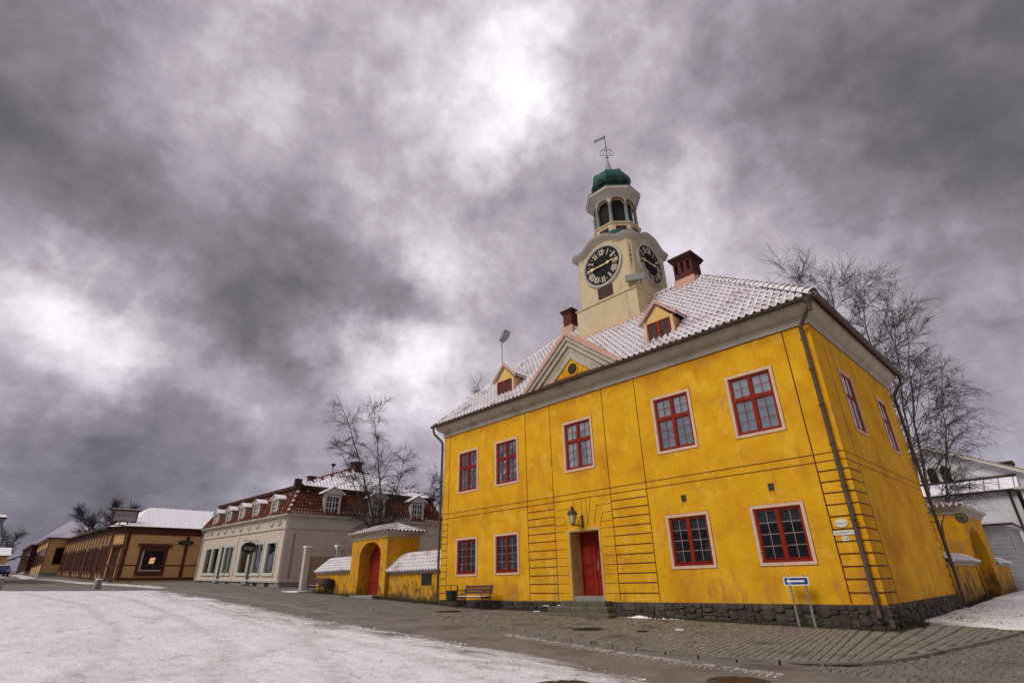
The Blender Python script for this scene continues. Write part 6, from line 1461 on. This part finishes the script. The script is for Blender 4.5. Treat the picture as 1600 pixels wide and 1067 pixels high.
for T,a,c in ((te,-4.7,5.0),(tc,0,cl_),(tw_,0,WL)):
    m=MB(T); m.box(a,c,6.25,6.98,-.01,.06); m.build('frieze_board', M['brownboard'], CB)
    m=MB(T); m.box(a,c,2.02,2.27,-.01,.05); m.build('base_board', M['brownboard'], CB)
    m=MB(T); m.box(a,c,.9,2.02,-.3,-.02); m.build('plinth', M['greystone'], CB)
    m=MB(T); m.box(a,c,3.32,3.44,-.01,.045); m.build('belt_rail', M['brownboard'], CB)
for u in (-4.45,.85,4.8): m=MB(te); m.box(u-.15,u+.15,2.27,6.25,.0,.075); m.build('pilaster', M['brownboard'], CB)
for u in (.14,cl_-.1): m=MB(tc); m.box(u-.10,u+.10,2.27,6.25,.0,.075); m.build('pilaster', M['brownboard'], CB)
for i in range(18): m=MB(tw_); u=.2+i*2.15; m.box(u-.12,u+.12,2.27,6.25,.0,.075); m.build('pilaster', M['brownboard'] if i%3 else M['darkboard'], CB)
# show window with a lit lamp
m=MB(te); a,c=-3.25,-.75; m.box(a,a+.28,2.40,5.0,.0,.10); m.box(c-.28,c,2.40,5.0,.0,.10); m.box(a+.28,c-.28,2.40,2.85,.0,.10); m.box(a+.28,c-.28,4.72,5.0,.0,.10); m.box(a-.05,c+.05,5.0,5.16,.0,.13); m.box(a-.25,c+.25,5.16,5.40,.0,.22); SWN=m.build('show_window', M['brownboard'], CB)
m=MB(te); m.box(a+.28,c-.28,2.85,4.72,.0,.03); m.build('window_interior', M['darkvoid'], SWN)
m=MB(te); m.box(a+.28,a+.42,2.85,4.72,.031,.07); m.box(a+.42,c-.28,2.85,2.97,.031,.07); m.build('inner_frame', M['shopframe'], SWN)
m=MB(te); m.lathe([(0.16,0),(.26,-.0),(.20,.52),(.12,.52)],(-2.0,3.62,.035),4) if False else m.hexa([(-2.25,3.55,.032),(-1.8,3.55,.032),(-1.8,3.55,.05),(-2.25,3.55,.05),(-2.17,4.10,.032),(-1.72,4.10,.032),(-1.72,4.10,.05),(-2.17,4.10,.05)]); m.build('lamp_shade', M['warmlamp'], SWN)
m=MB(te); rs=random.Random(4)
for k in range(9): m.sphere((rs.uniform(-2.7,-1.1),rs.uniform(3.0,3.3),.05),rs.uniform(.06,.15),7,5,sc=(1.2,1,.3))
m.build('window_display', M['moss'], SWN)
# corner door
m=MB(tc); m.box(.42,.52,2.0,5.05,.0,.09); m.box(1.20,1.30,2.0,5.05,.0,.09); m.box(.52,1.20,4.9,5.05,.0,.09); m.box(.30,1.42,5.05,5.32,.0,.24); CD=m.build('corner_door', M['brownboard'], CB)
m=MB(tc); m.box(.52,1.20,2.0,4.1,-.0,.04); m.build('door_leaf', M['darkboard'], CD); m=MB(tc); m.box(.52,1.20,4.1,4.9,.0,.03); m.build('transom_pane', M['darkglass'], CD); m=MB(tc); m.sphere((.66,3.1,.07),.045,7,5); m.build('door_handle', M['galv'], CD)
m=MB(tc); m.box(.3,1.4,1.2,1.98,-.1,.55); m.build('doorstep', M['greystone'], CB)
# wing: shop windows and doors between the pilasters
for i in range(17):
    u=.2+i*2.15+1.07
    m=MB(tw_)
    if i%4==2: m.box(u-.55,u+.55,2.1,5.0,.0,.07); m.build('shop_door', M['darkboard'], CB); continue
    m.box(u-.78,u-.62,2.6,5.1,.0,.09); m.box(u+.62,u+.78,2.6,5.1,.0,.09); m.box(u-.62,u+.62,4.92,5.1,.0,.09); m.box(u-.62,u+.62,2.6,2.8,.0,.09); m.box(u-.9,u+.9,5.1,5.25,.0,.16); W_=m.build('shop_window', M['brownboard'], CB)
    m=MB(tw_); m.box(u-.62,u+.62,2.8,4.92,.0,.03); m.build('pane', M['darkglass'] if i%2 else M['darkboard'], W_)
    m=MB(tw_); m.box(u-.03,u+.03,2.8,4.92,.031,.07); m.box(u-.62,u-.03,4.2,4.26,.031,.07); m.box(u+.03,u+.62,4.2,4.26,.031,.07); m.build('glazing_bar', M['brownboard'], W_)
# roofs
def L_(p): return tuple(Vector(p)-O)
zt=7.0; b=MB(); A=[(-45.55,-4.75,zt),(-45.55,5.5,zt),(-49.9,5.5,9.35),(-49.9,-2.6,9.35),(-47.6,-6.1,zt+.02),(-56,-6.1,zt+.27),(-56,-2.0,8.9)]
b.add([L_(p) for p in A],[(0,1,2,3),(0,3,4)]); b.add([L_(p) for p in (A[4],A[3],A[6],A[5])],[(0,1,2,3)])
b.add([L_((p[0],p[1],p[2]-.09)) for p in A],[(3,2,1,0),(4,3,0)]); b.build('roof', M['metalsnow'], CB)
m=MB()
for i in range(11):
    y=-3.9+i*.9; f=min(1,(y+4.75)/2.1); m.tube([L_((-45.55,y,zt+.02)),L_((-45.55-4.35*f,y,zt+2.35*f+.02))],.022,4)
m.build('standing_seam', M['metalsnow'], CB)
m=MB(); 
for P_,Q_ in (((-45.5,-4.8,6.93),(-45.5,5.4,6.93)),((-45.5,-4.8,6.93),(-47.5,-6.2,6.95))): m.tube([L_(P_),L_(Q_)],.07,6)
m.build('gutter', M['darkboard'], CB)
m=MB(); m.tube([L_((-45.8,-4.45,6.9)),L_((-45.88,-4.45,6.2)),L_((-45.88,-4.45,2.0))],.05,6); m.build('downpipe', M['darkboard'], CB)
b=MB(); R0=(-54,-6.05,zt+.24); R1=(-84.4,-6.05,zt+SL_*37+.02); R2=(-84.4,-1.8,9.9); R3=(-56.5,-1.8,9.2)
b.add([L_(p) for p in (R0,R1,R2,R3)],[(0,3,2,1)]); b.add([L_((p[0],p[1],p[2]-.1)) for p in (R0,R1,R2,R3)],[(0,1,2,3)]); b.build('wing_roof', M['metalsnow'], CB)
m=MB(); m.tube([L_((-47.5,-6.1,6.95)),L_((-84.4,-6.1,8.02))],.07,6); m.build('gutter', M['darkboard'], CB)
rsn=thing('rooftop_sign','framed grey lettered board standing on the eave of the ochre corner shop','sign',(-46.3,-5.0,7.05))
m=MB(); m.box(-.05,.05,-1.15,.75,.42,1.36); m.build('sign_panel', M['greypanel'], rsn)
m=MB(); m.box(-.09,.09,-1.30,.90,1.36,1.55); m.box(-.09,.09,-1.27,-1.15,.0,1.36); m.box(-.09,.09,.75,.87,.0,1.36); m.box(-.09,.09,-1.15,.75,.32,.42); m.box(-.09,.09,-1.5,1.1,.0,.08)
for y in (-.5,.15): m.box(-.07,.07,y-.05,y+.05,.08,.32)
m.build('sign_frame', M['brownboard'], rsn); m=MB(); m.box(-.12,.12,-1.34,.94,1.55,1.60); m.build('snow_cap', M['snow'], rsn)
text_mesh('RISTORANTE',.36,M['darkgrey'],'lettering',rsn,frame_mtx((.052,-.2,.98),(0,1,0),(0,0,1)),.003,sx=.80)
wsn=thing('wall_sign','dark rounded signboard on the ochre shop wall at the right pilaster','sign',(-45.86,.70,5.58))
m=MB(); n=8; P=[]
for cy,a0 in ((.52,-90),(-.52,90)):
    for k in range(n+1): t=math.radians(a0+180*k/n); P.append((0,cy+.19*math.cos(t),.19*math.sin(t)))
m.prism(P,(.08,0,0)); m.build('sign_board', M['black'], wsn); m=MB(); m.box(.081,.088,-.42,.42,-.07,.07); m.build('sign_panel', M['darkgrey'], wsn)

# ------------------------------------------------------------------ houses farther down the street
def far_house(name,lab,x0,x1,y0,y1,zg,ze,zr,wall,trim,roofm,axis='x',posts=3.0):
    t=thing(name,lab,'building',((x0+x1)/2,(y0+y1)/2,zg)); B=Vector(t.location)
    def Lp(*p): return tuple(Vector(p)-B)
    q=MB(Lp); q.box(x0,x1,y0,y1,zg-1,ze); q.build('wall', wall, t)
    q=MB(Lp); o=.4
    if axis=='x': ym=(y0+y1)/2; q.add([(x0-o,y0-o,ze),(x1+o,y0-o,ze),(x1+o,y1+o,ze),(x0-o,y1+o,ze),(x0-o,ym,zr),(x1+o,ym,zr)],[(0,1,5,4),(2,3,4,5),(1,2,5),(3,0,4),(3,2,1,0)])
    else: xm=(x0+x1)/2; q.add([(x0-o,y0-o,ze),(x1+o,y0-o,ze),(x1+o,y1+o,ze),(x0-o,y1+o,ze),(xm,y0-o,zr),(xm,y1+o,zr)],[(1,2,5,4),(3,0,4,5),(0,1,4),(2,3,5),(3,2,1,0)])
    q.build('roof', roofm, t)
    q=MB(Lp); q.box(x0-.42,x1+.42,y0-.44,y0-.401,ze-.15,ze+.02); q.box(x1+.401,x1+.44,y0-.4,y1+.4,ze-.15,ze+.02); q.build('fascia', trim, t)
    h=ze-zg; n=int((x1-x0)/posts)
    for i in range(n+1):
        x=x0+(x1-x0)*i/n; q=MB(Lp); q.box(x-.12,x+.12,y0-.06,y0-.002,zg+.3,ze); q.build('pilaster', trim, t)
        if i<n:
            xm=x+posts/2; q=MB(Lp); q.box(xm-.6,xm+.6,y0-.05,y0-.002,zg+h*.28,zg+h*.74); W_=q.build('window', trim, t); q=MB(Lp); q.box(xm-.48,xm+.48,y0-.065,y0-.051,zg+h*.31,zg+h*.71); q.build('pane', M['darkglass'], W_)
    n=max(1,int((y1-y0)/posts))
    for i in range(n):
        ym=y0+(y1-y0)*(i+.5)/n; q=MB(Lp); q.box(x1+.002,x1+.05,ym-.6,ym+.6,zg+h*.28,zg+h*.74); W_=q.build('window', trim, t); q=MB(Lp); q.box(x1+.051,x1+.065,ym-.48,ym+.48,zg+h*.31,zg+h*.71); q.build('pane', M['darkglass'], W_)
    q=MB(Lp); q.box(x0-.05,x1+.05,y0-.05,y1+.05,zg-1,zg+.35); q.build('plinth', M['greystone'], t)
    return t
far_house('street_house','brown and ochre boarded street house just past the corner shop wing',-101,-85,-7.6,2,3.35,8.35,10.3,M['yellowboard'],M['darkboard'],M['metalsnow'])
far_house('street_house','dark boarded house with steep snowy roof beyond the ochre street house',-123,-103,-8.2,0,4.0,8.4,12.6,M['darkboard'],M['brownboard'],M['metalsnow'])
far_house('street_house','low ochre house with snowy roof closing the far end of the street',-152,-140,-22,-9.6,5.3,8.3,10.2,M['yellowboard'],M['brownboard'],M['metalsnow'],axis='y')
far_house('grey_house','grey boarded house whose dark eave juts in at the left edge',-62,-47.2,-34,-14.35,1.9,7.35,8.3,M['paleboard'],M['darkboard'],M['metalsnow'],axis='y')
# blue car at the far left
def car(x,y,ang,lab):
    t=thing('parked_car',lab,'car',(x,y,gz(x,y)-.06),(0,0,ang))
    prof=[(-2.1,.32),(-2.12,.62),(-2.0,.86),(-1.35,.94),(-.75,1.36),(.75,1.42),(1.45,.98),(2.05,.90),(2.12,.6),(2.1,.32)]
    m=MB(); N=[(x,-.82,z) for x,z in prof]; m.prism(N,(0,1.64,0)); m.build('body', M['carblue'], t)
    m=MB(); m.hexa([(-.72,-.70,1.36),(.70,-.70,1.42),(.70,.70,1.42),(-.72,.70,1.36),(-.6,-.62,1.43),(.6,-.62,1.48),(.6,.62,1.48),(-.6,.62,1.43)]); m.build('snowy_roof', M['snow'], t)
    m=MB(); m.hexa([(.80,-.70,1.38),(1.42,-.76,1.0),(1.42,.76,1.0),(.80,.70,1.38),(.83,-.70,1.41),(1.46,-.76,1.02),(1.46,.76,1.02),(.83,.70,1.41)]); m.build('windscreen', M['darkglass'], t)
    for s in (-1,1):
        m=MB(); m.add([(-1.1,s*.825,.98),(1.25,s*.825,1.0),(.68,s*.825,1.34),(-.68,s*.825,1.30)],[(0,1,2,3)]); m.build('side_window', M['black'], t)
        m=MB(); m.box(2.08,2.14,s*.58-.16,s*.58+.16,.62,.76); m.build('headlight', M['white'], t)
        for wx in (-1.3,1.32):
            m=MB(); m.lathe([(.2,-.1),(.31,-.09),(.31,.09),(.2,.1)],(0,0,0),14); m.v=[(a,c2_,b2_) for a,b2_,c2_ in m.v]; w=m.build('wheel', M['tyre'], t, loc=(wx,s*.76,.31)); m=MB(); m.lathe([(.05,-.105),(.19,-.105),(.19,.105),(.05,.105)],(0,0,0),10); m.v=[(a,c2_,b2_) for a,b2_,c2_ in m.v]; m.build('rim', M['galv'], w)
    m=MB(); m.box(2.09,2.16,-.8,.8,.36,.56); m.build('bumper', M['black'], t)
    return t
car(-85.2,-11.9,math.radians(6),'blue car with snowy roof at the far left edge of the street')
# bollards
for (x,y,h,lab) in ((-27.75,-8.55,.60,'short leaning concrete bollard with snow cap at the square edge'),(-28.6,-13.62,.75,'grey concrete bollard cut by the left edge of the view')):
    t=thing('bollard',lab,'bollard',(x,y,gz(x,y)-.05),(0,.06,.3)); m=MB(); m.hexa([(-.20,-.20,-.1),(.20,-.20,-.1),(.20,.20,-.1),(-.20,.20,-.1),(-.16,-.16,h),(.16,-.16,h),(.16,.16,h),(-.16,.16,h)]); m.build('concrete_block', M['greystone'], t); m=MB(); m.box(-.165,.165,-.165,.165,h,h+.06); m.build('snow_cap', M['snow'], t)

# ------------------------------------------------------------------ white buildings behind, on the right
CH_=thing('white_hall','tall whitewashed gabled hall with twin arched windows behind the yard','building',(12.3,48,.1))
B=Vector((12.3,48,.1)); Lc=lambda x,y,z: tuple(Vector((x,y,z))-B)
GY=48.0; gx0,gx1,gap,gze,gza=5.6,18.9,12.25,8.75,12.15
def arch_poly(cx,w,z0,zs,n=10): return [(cx-w,z0)]+[(cx-w*math.cos(PI*i/n),zs+w*math.sin(PI*i/n)) for i in range(n+1)]+[(cx+w,z0)]
b=MB(Lc); b.add([(gx0,GY,-.5),(gx1,GY,-.5),(gx1,GY,gze),(gap,GY,gza),(gx0,GY,gze),(gx0,GY+22,-.5),(gx1,GY+22,-.5),(gx1,GY+22,gze),(gap,GY+22,gza),(gx0,GY+22,gze)],[(0,1,2,3,4),(9,8,7,6,5),(1,6,7,2),(5,0,4,9)]); b.build('wall', M['paleplaster'], CH_)
for s,xe in ((-1,gx0-.7),(1,gx1+.7)):
    ze_=gze-.7*(gza-gze)/(gx1-gap)
    b=MB(Lc); b.hexa([(gap,GY-.6,gza+.05),(xe,GY-.6,ze_+.05),(xe,GY+22,ze_+.05),(gap,GY+22,gza+.05),(gap,GY-.6,gza+.16),(xe,GY-.6,ze_+.16),(xe,GY+22,ze_+.16),(gap,GY+22,gza+.16)]); b.build('roof', M['metalsnow'], CH_)
    b=MB(Lc); b.hexa([(gap,GY-.66,gza-.22),(xe,GY-.66,ze_-.22),(xe,GY-.61,ze_-.22),(gap,GY-.61,gza-.22),(gap,GY-.66,gza+.06),(xe,GY-.66,ze_+.06),(xe,GY-.61,ze_+.06),(gap,GY-.61,gza+.06)]); b.build('bargeboard', M['whitetrim'], CH_)
    b=MB(Lc); b.hexa([(gap,GY-.68,gza+.06),(xe,GY-.68,ze_+.06),(xe,GY-.55,ze_+.06),(gap,GY-.55,gza+.06),(gap,GY-.68,gza+.13),(xe,GY-.68,ze_+.13),(xe,GY-.55,ze_+.13),(gap,GY-.55,gza+.13)]); b.build('verge_strip', M['darkboard'], CH_)
for cx in (12.22,13.22):
    b=MB(Lc); p=arch_poly(cx,.36,8.75,9.85); b.prism([(x,GY-.04,z) for x,z in p],(0,.05,0)); W_=b.build('arched_window', M['darkvoid'], CH_)
    b=MB(Lc)
    for i in range(8): b.hexa([(cx-.32,GY-.05,8.80+i*.14),(cx+.32,GY-.05,8.80+i*.14),(cx+.32,GY-.08,8.86+i*.14),(cx-.32,GY-.08,8.86+i*.14),(cx-.32,GY-.05,8.83+i*.14),(cx+.32,GY-.05,8.83+i*.14),(cx+.32,GY-.08,8.89+i*.14),(cx-.32,GY-.08,8.89+i*.14)])
    b.build('louvre', M['darkvoid'], W_)
    b=MB(Lc); P0=arch_poly(cx,.36,8.75,9.85); P1=arch_poly(cx,.47,8.70,9.85); n=len(P0)
    for i in range(n-1): b.hexa([(P0[i][0],GY-.06,P0[i][1]),(P0[i+1][0],GY-.06,P0[i+1][1]),(P1[i+1][0],GY-.06,P1[i+1][1]),(P1[i][0],GY-.06,P1[i][1]),(P0[i][0],GY,P0[i][1]),(P0[i+1][0],GY,P0[i+1][1]),(P1[i+1][0],GY,P1[i+1][1]),(P1[i][0],GY,P1[i][1])])
    b.build('window_surround', M['whitetrim'], W_)
# lean-to with sheet roof under the gable
b=MB(Lc); b.box(6,17.6,45.6,47.98,-.5,7.35); b.build('lean_to_wall', M['paleplaster'], CH_)
b=MB(Lc); b.hexa([(5.6,45.2,7.30),(17.9,45.2,7.30),(17.9,47.97,8.55),(5.6,47.97,8.55),(5.6,45.2,7.42),(17.9,45.2,7.42),(17.9,47.97,8.67),(5.6,47.97,8.67)]); LR=b.build('lean_to_roof', M['metalsnow'], CH_)
b=MB(Lc)
for i in range(13): b.tube([(5.9+i*.98,45.2,7.45),(5.9+i*.98,47.9,8.68)],.03,4)
b.build('standing_seam', M['darkboard'], LR)
b=MB(Lc); b.tube([(5.6,45.12,7.30),(17.9,45.12,7.30)],.09,6); b.tube([(5.6,47.9,8.72),(17.9,47.9,8.72)],.12,5); b.tube([(17.2,45.2,7.25),(17.15,45.45,6.7),(17.15,45.45,.2)],.09,6); b.build('gutter', M['darkboard'], CH_)
b=MB(Lc); b.box(16.5,17.9,49.5,52,9.2,10.05); b.box(16.4,18.0,49.4,52.1,10.051,10.15); b.build('roof_box', M['darkboard'], CH_)
far_house('white_annex','grey white boarded annex right of the gabled hall',18.1,30,43.6,58,.1,7.25,7.6,M['paleboard'],M['whitetrim'],M['metalsnow'],posts=4.0)
SHD=thing('yard_shed','small grey boarded shed with snowy hipped roof behind the far yellow wall','shed',(15.5,32,.1)); B2=Vector((15.5,32,.1)); Ls=lambda x,y,z: tuple(Vector((x,y,z))-B2)
b=MB(Ls); b.box(13.4,17.35,28.4,37,-.5,3.78); b.build('wall', M['paleboard'], SHD)
b=MB(Ls); z=.1
while z<3.7:
    b.hexa([(13.4,28.365,z),(17.35,28.365,z),(17.35,28.399,z),(13.4,28.399,z),(13.4,28.385,z+.24),(17.35,28.385,z+.24),(17.35,28.399,z+.24),(13.4,28.399,z+.24)])
    b.hexa([(17.351,28.4,z),(17.385,28.4,z),(17.385,37,z),(17.351,37,z),(17.351,28.4,z+.24),(17.365,28.4,z+.24),(17.365,37,z+.24),(17.351,37,z+.24)]); z+=.25
b.build('siding_board', M['paleboard'], SHD, kind='stuff')
b=MB(Ls); b.add([(13.0,28.0,3.72),(17.75,28.0,3.72),(17.75,37.4,3.72),(13.0,37.4,3.72),(13.0,28.0,3.82),(17.75,28.0,3.82),(17.75,37.4,3.82),(13.0,37.4,3.82),(15.38,30.4,4.95),(15.38,35.0,4.95)],[(3,2,1,0),(0,1,5,4),(1,2,6,5),(2,3,7,6),(3,0,4,7),(4,5,8),(5,6,9,8),(6,7,9),(7,4,8,9)]); b.build('roof', M['metalsnow'], SHD)
b=MB(Ls); b.tube([(13,27.95,3.70),(17.80,27.95,3.70),(17.80,37.4,3.70)],.06,5); b.build('gutter', M['darkboard'], SHD)
b=MB(Ls); b.box(17.386,17.42,29.2,30.1,2.2,3.2); b.build('shed_window', M['whitetrim'], SHD)
# round disc on a curved arm
DS_=thing('round_disc_sign','olive round disc seen from behind on a curved arm by the cart gateway','sign',(16.78,14.2,0.1))
b=MB(); c_=Vector((.42,-.13,3.13)); n=26; vdir=Vector((.45,-.89,0)); side=Vector((.89,.45,0))
b.disc(tuple(c_),.20,tuple(side),(0,0,1),n,th=.03); b.build('disc', M['greendisc'], DS_)
b=MB(); b.ring(tuple(c_),.19,.215,tuple(side),(0,0,1),.045); b.sphere(tuple(c_-Vector((-.02,.03,0))*1),.05,8,5); b.build('rim', M['moss'], DS_)
b=MB(); b.tube([(.16,-3.9,.0),(.16,-3.9,2.1),(.18,-3.6,2.7),(.25,-2.8,3.1),(.34,-1.5,3.2),(.41,-.12,3.13)],.028,6); b.build('arm', M['gutter'], DS_)
gb=thing('green_bin','mint green plastic bin in the snowy yard at the right edge','bin',(18.55,15.4,gz(18.5,15)+.02)); b=MB(); b.lathe([(.20,0),(.24,.04),(.27,.5),(.29,.52),(.29,.56),(.1,.62)],(0,0,0),14); b.build('container', M['greenplastic'], gb, smooth=True); b=MB(); b.box(-.1,.1,-.03,.03,.60,.66); b.build('lid_handle', M['greenplastic'], gb)

# ------------------------------------------------------------------ bare trees
def tubes_np(mb, lines, sides):
    """many thin tubes at once; lines: list of (pts Nx3, radii N)"""
    by={}
    for p,r in lines: by.setdefault(len(p),[]).append((p,r))
    for n,L in by.items():
        P=np.array([l[0] for l in L]); R=np.array([l[1] for l in L])
        d=np.gradient(P,axis=1); d/=np.linalg.norm(d,axis=2,keepdims=True)+1e-9
        ref=np.where(np.abs(d[...,2:3])>.9,np.array([1.,0,0]),np.array([0,0,1.])); a=np.cross(d,ref); a/=np.linalg.norm(a,axis=2,keepdims=True)+1e-9; c=np.cross(d,a)
        th=np.arange(sides)*2*PI/sides
        V=P[:,:,None,:]+R[:,:,None,None]*(a[:,:,None,:]*np.cos(th)[None,None,:,None]+c[:,:,None,:]*np.sin(th)[None,None,:,None])
        m_=len(L); off=len(mb.v); mb.v.extend(map(tuple,V.reshape(-1,3)))
        base=np.arange(m_)[:,None,None]*(n*sides)+np.arange(n-1)[None,:,None]*sides+np.arange(sides)[None,None,:]
        nxt=np.arange(m_)[:,None,None]*(n*sides)+np.arange(n-1)[None,:,None]*sides+((np.arange(sides)+1)%sides)[None,None,:]
        F=np.stack([base,nxt,nxt+sides,base+sides],-1).reshape(-1,4)+off
        mb.f.extend(map(tuple,F.tolist())); mb.m.extend([0]*len(F))
def branch(q,p,d,L,r,n,droop,wig,up=0.0):
    pts=[np.array(p,float)]; d=np.array(d,float); d/=np.linalg.norm(d)
    for i in range(n):
        d=d+np.array([q.gauss(0,wig),q.gauss(0,wig),q.gauss(0,wig)*.6-droop*(i/n)+up]); d/=np.linalg.norm(d); pts.append(pts[-1]+d*L/n)
    return np.array(pts), np.linspace(r,r*.35,n+1)
def tree(name,lab,base,stems,seed,limb_n=9,br_n=6,tw_n=7,limb_l=.38,droop=.25,twig_l=.9,rt=.16,fine=1.0,start=.25,cat='tree',group=None):
    """stems: list of (via point, tip) relative to the base; limbs, branches and hanging twigs grow from them"""
    q=random.Random(seed); t=thing(name,lab,cat,base,group=group)
    T=MB(); C_=MB(); tl=[]; l2=[]; l3=[]; l4=[]
    for (via,tip,rs) in stems:
        A=np.zeros(3); V=np.array(via,float); Tp=np.array(tip,float); n=14; P=[]
        for i in range(n+1):
            s=i/n; p=(1-s)**2*A+2*s*(1-s)*V+s*s*Tp; P.append(p+np.array([q.gauss(0,.05),q.gauss(0,.05),0])*(1 if i else 0)*np.linalg.norm(Tp)/12)
        P=np.array(P); R=rs*(1-.93*np.linspace(0,1,n+1)**1.0); T.tube([tuple(p) for p in P],list(np.maximum(R*.62,.012)),8)
        H_=np.linalg.norm(Tp)
        for k in range(limb_n):
            s=start+(1-start)*((k+q.random()*.8)/limb_n); i=min(int(s*n),n-1); p=P[i]; ax=P[i+1]-P[i]; ax/=np.linalg.norm(ax)
            a=q.uniform(0,2*PI); side=np.array([math.cos(a),math.sin(a),0]); d=ax*q.uniform(.55,1.0)+side*q.uniform(.6,1.1)
            L=H_*limb_l*(1.15-s*.75)*q.uniform(.7,1.15); bp,br=branch(q,p,d,L,max(.012,R[i]*.30),8,droop*.45,.13,.05); l2.append((bp,br))
            for k2 in range(br_n):
                i2=1+(k2*8//br_n)%8; p2=bp[i2]; d2=(bp[min(i2,7)+1]-bp[min(i2,7)]); d2/=np.linalg.norm(d2); s2=np.array([q.gauss(0,1),q.gauss(0,1),q.gauss(0,.6)]); s2/=np.linalg.norm(s2)
                b2_,r2_=branch(q,p2,d2*.8+s2*.65,L*q.uniform(.35,.75),max(.008,br[i2]*.5),6,droop*.8,.13,.03); l3.append((b2_,r2_*fine))
                for k3 in range(tw_n):
                    i3=q.randint(1,6); p3=b2_[i3]; s3=np.array([q.gauss(0,1),q.gauss(0,1),q.gauss(0,.5)]); d3=(b2_[min(i3,5)+1]-b2_[min(i3,5)]); d3/=np.linalg.norm(d3)
                    tb,trd=branch(q,p3,d3*.85+s3*.5,twig_l*q.uniform(.4,1.2),.0075*fine,4,droop*1.4,.2); l4.append((tb,np.maximum(trd,.0035*fine)))
    tubes_np(T,l2,5); tubes_np(C_,l3,4); tubes_np(C_,l4,3)
    T.build('trunk', M['bark'], t, smooth=True); C_.build('crown', M['twig'], t)
    return t
tree('birch_tree','bare birch with three leaning stems behind the left yellow gateway',(-13.6,5.0,.8),
     [((-.2,0,5),(1.2,-5.1,12.4),.20),((.3,-.3,5),(2.9,-3.2,12.2),.18),((.1,-.6,4),(.2,-4.6,9.8),.13),((.4,.3,4.2),(3.2,-.6,8.6),.12)],3,limb_n=17,br_n=8,tw_n=8,limb_l=.19,droop=.22,twig_l=.75,fine=1.1,start=.32)
tree('birch_tree','tall bare birch peeking over the right hip of the town hall roof',(13.3,14.6,.1),[((-.2,-.2,9),(.4,-.4,17.4),.22),((.5,.3,8),(1.9,.6,16.6),.17),((-.4,.5,8),(-.4,.8,16.4),.15)],11,limb_n=24,br_n=7,tw_n=7,limb_l=.22,droop=.03,twig_l=.9,fine=1.25,start=.48)
tree('birch_tree','middle bare birch with forked stem behind the town hall side',(15.0,17.6,.1),[((.1,0,9),(1.0,-.3,17.0),.20),((.6,.3,8),(2.1,1.2,15.8),.15)],17,limb_n=26,br_n=7,tw_n=7,limb_l=.23,droop=.08,twig_l=.9,fine=1.25,start=.40)
tree('birch_tree','weeping bare birch with twigs hanging before the white hall',(14.6,22.5,.1),[((.6,0,8),(2.6,-.6,15.8),.20),((1.4,.4,5.5),(3.2,1.2,12.6),.15),((1.0,1.0,4.5),(2.8,2.6,10.6),.12)],23,limb_n=15,br_n=8,tw_n=8,limb_l=.26,droop=.36,twig_l=.95,fine=1.15,start=.40)
tree('bare_tree','pale bare tree far behind the mansard house roof',(-29.2,21.5,1.0),[((.2,0,7),(.6,.5,11.9),.2),((-.5,0,6),(-1.5,-.5,10.6),.18)],31,limb_n=12,br_n=8,tw_n=8,limb_l=.32,droop=.4,twig_l=1.4,fine=2.0)
tree('bare_tree','bare treetop showing over the left end of the town hall roof',(-7.9,9.2,.7),[((-.3,0,8),(-.3,0,14.3),.16),((.4,0,8),(.7,.3,13.6),.12)],37,limb_n=10,br_n=6,tw_n=6,limb_l=.16,droop=.12,twig_l=.9,fine=1.0,start=.66)
tree('bare_tree','dense dark bare tree behind the ochre corner shop',(-76,-1,2.9),[((-.5,-2,4),(-1.5,-4.6,8.2),.3),((.3,0,5),(.2,-1.6,9.0),.3),((.5,.5,5),(1.0,.6,8.8),.3),((.6,1,4),(1.6,2.4,7.4),.3)],41,limb_n=16,br_n=9,tw_n=9,limb_l=.34,droop=.03,twig_l=1.1,fine=3.2,start=.3)
tree('bare_tree','distant dark bare tree at the far left end of the street',(-150,-10.5,5.4),[((0,0,4),(0,-1,9.0),.3),((.5,1,4),(1,2,8.4),.3)],43,limb_n=8,br_n=6,tw_n=6,limb_l=.4,droop=.05,twig_l=1.5,fine=5)
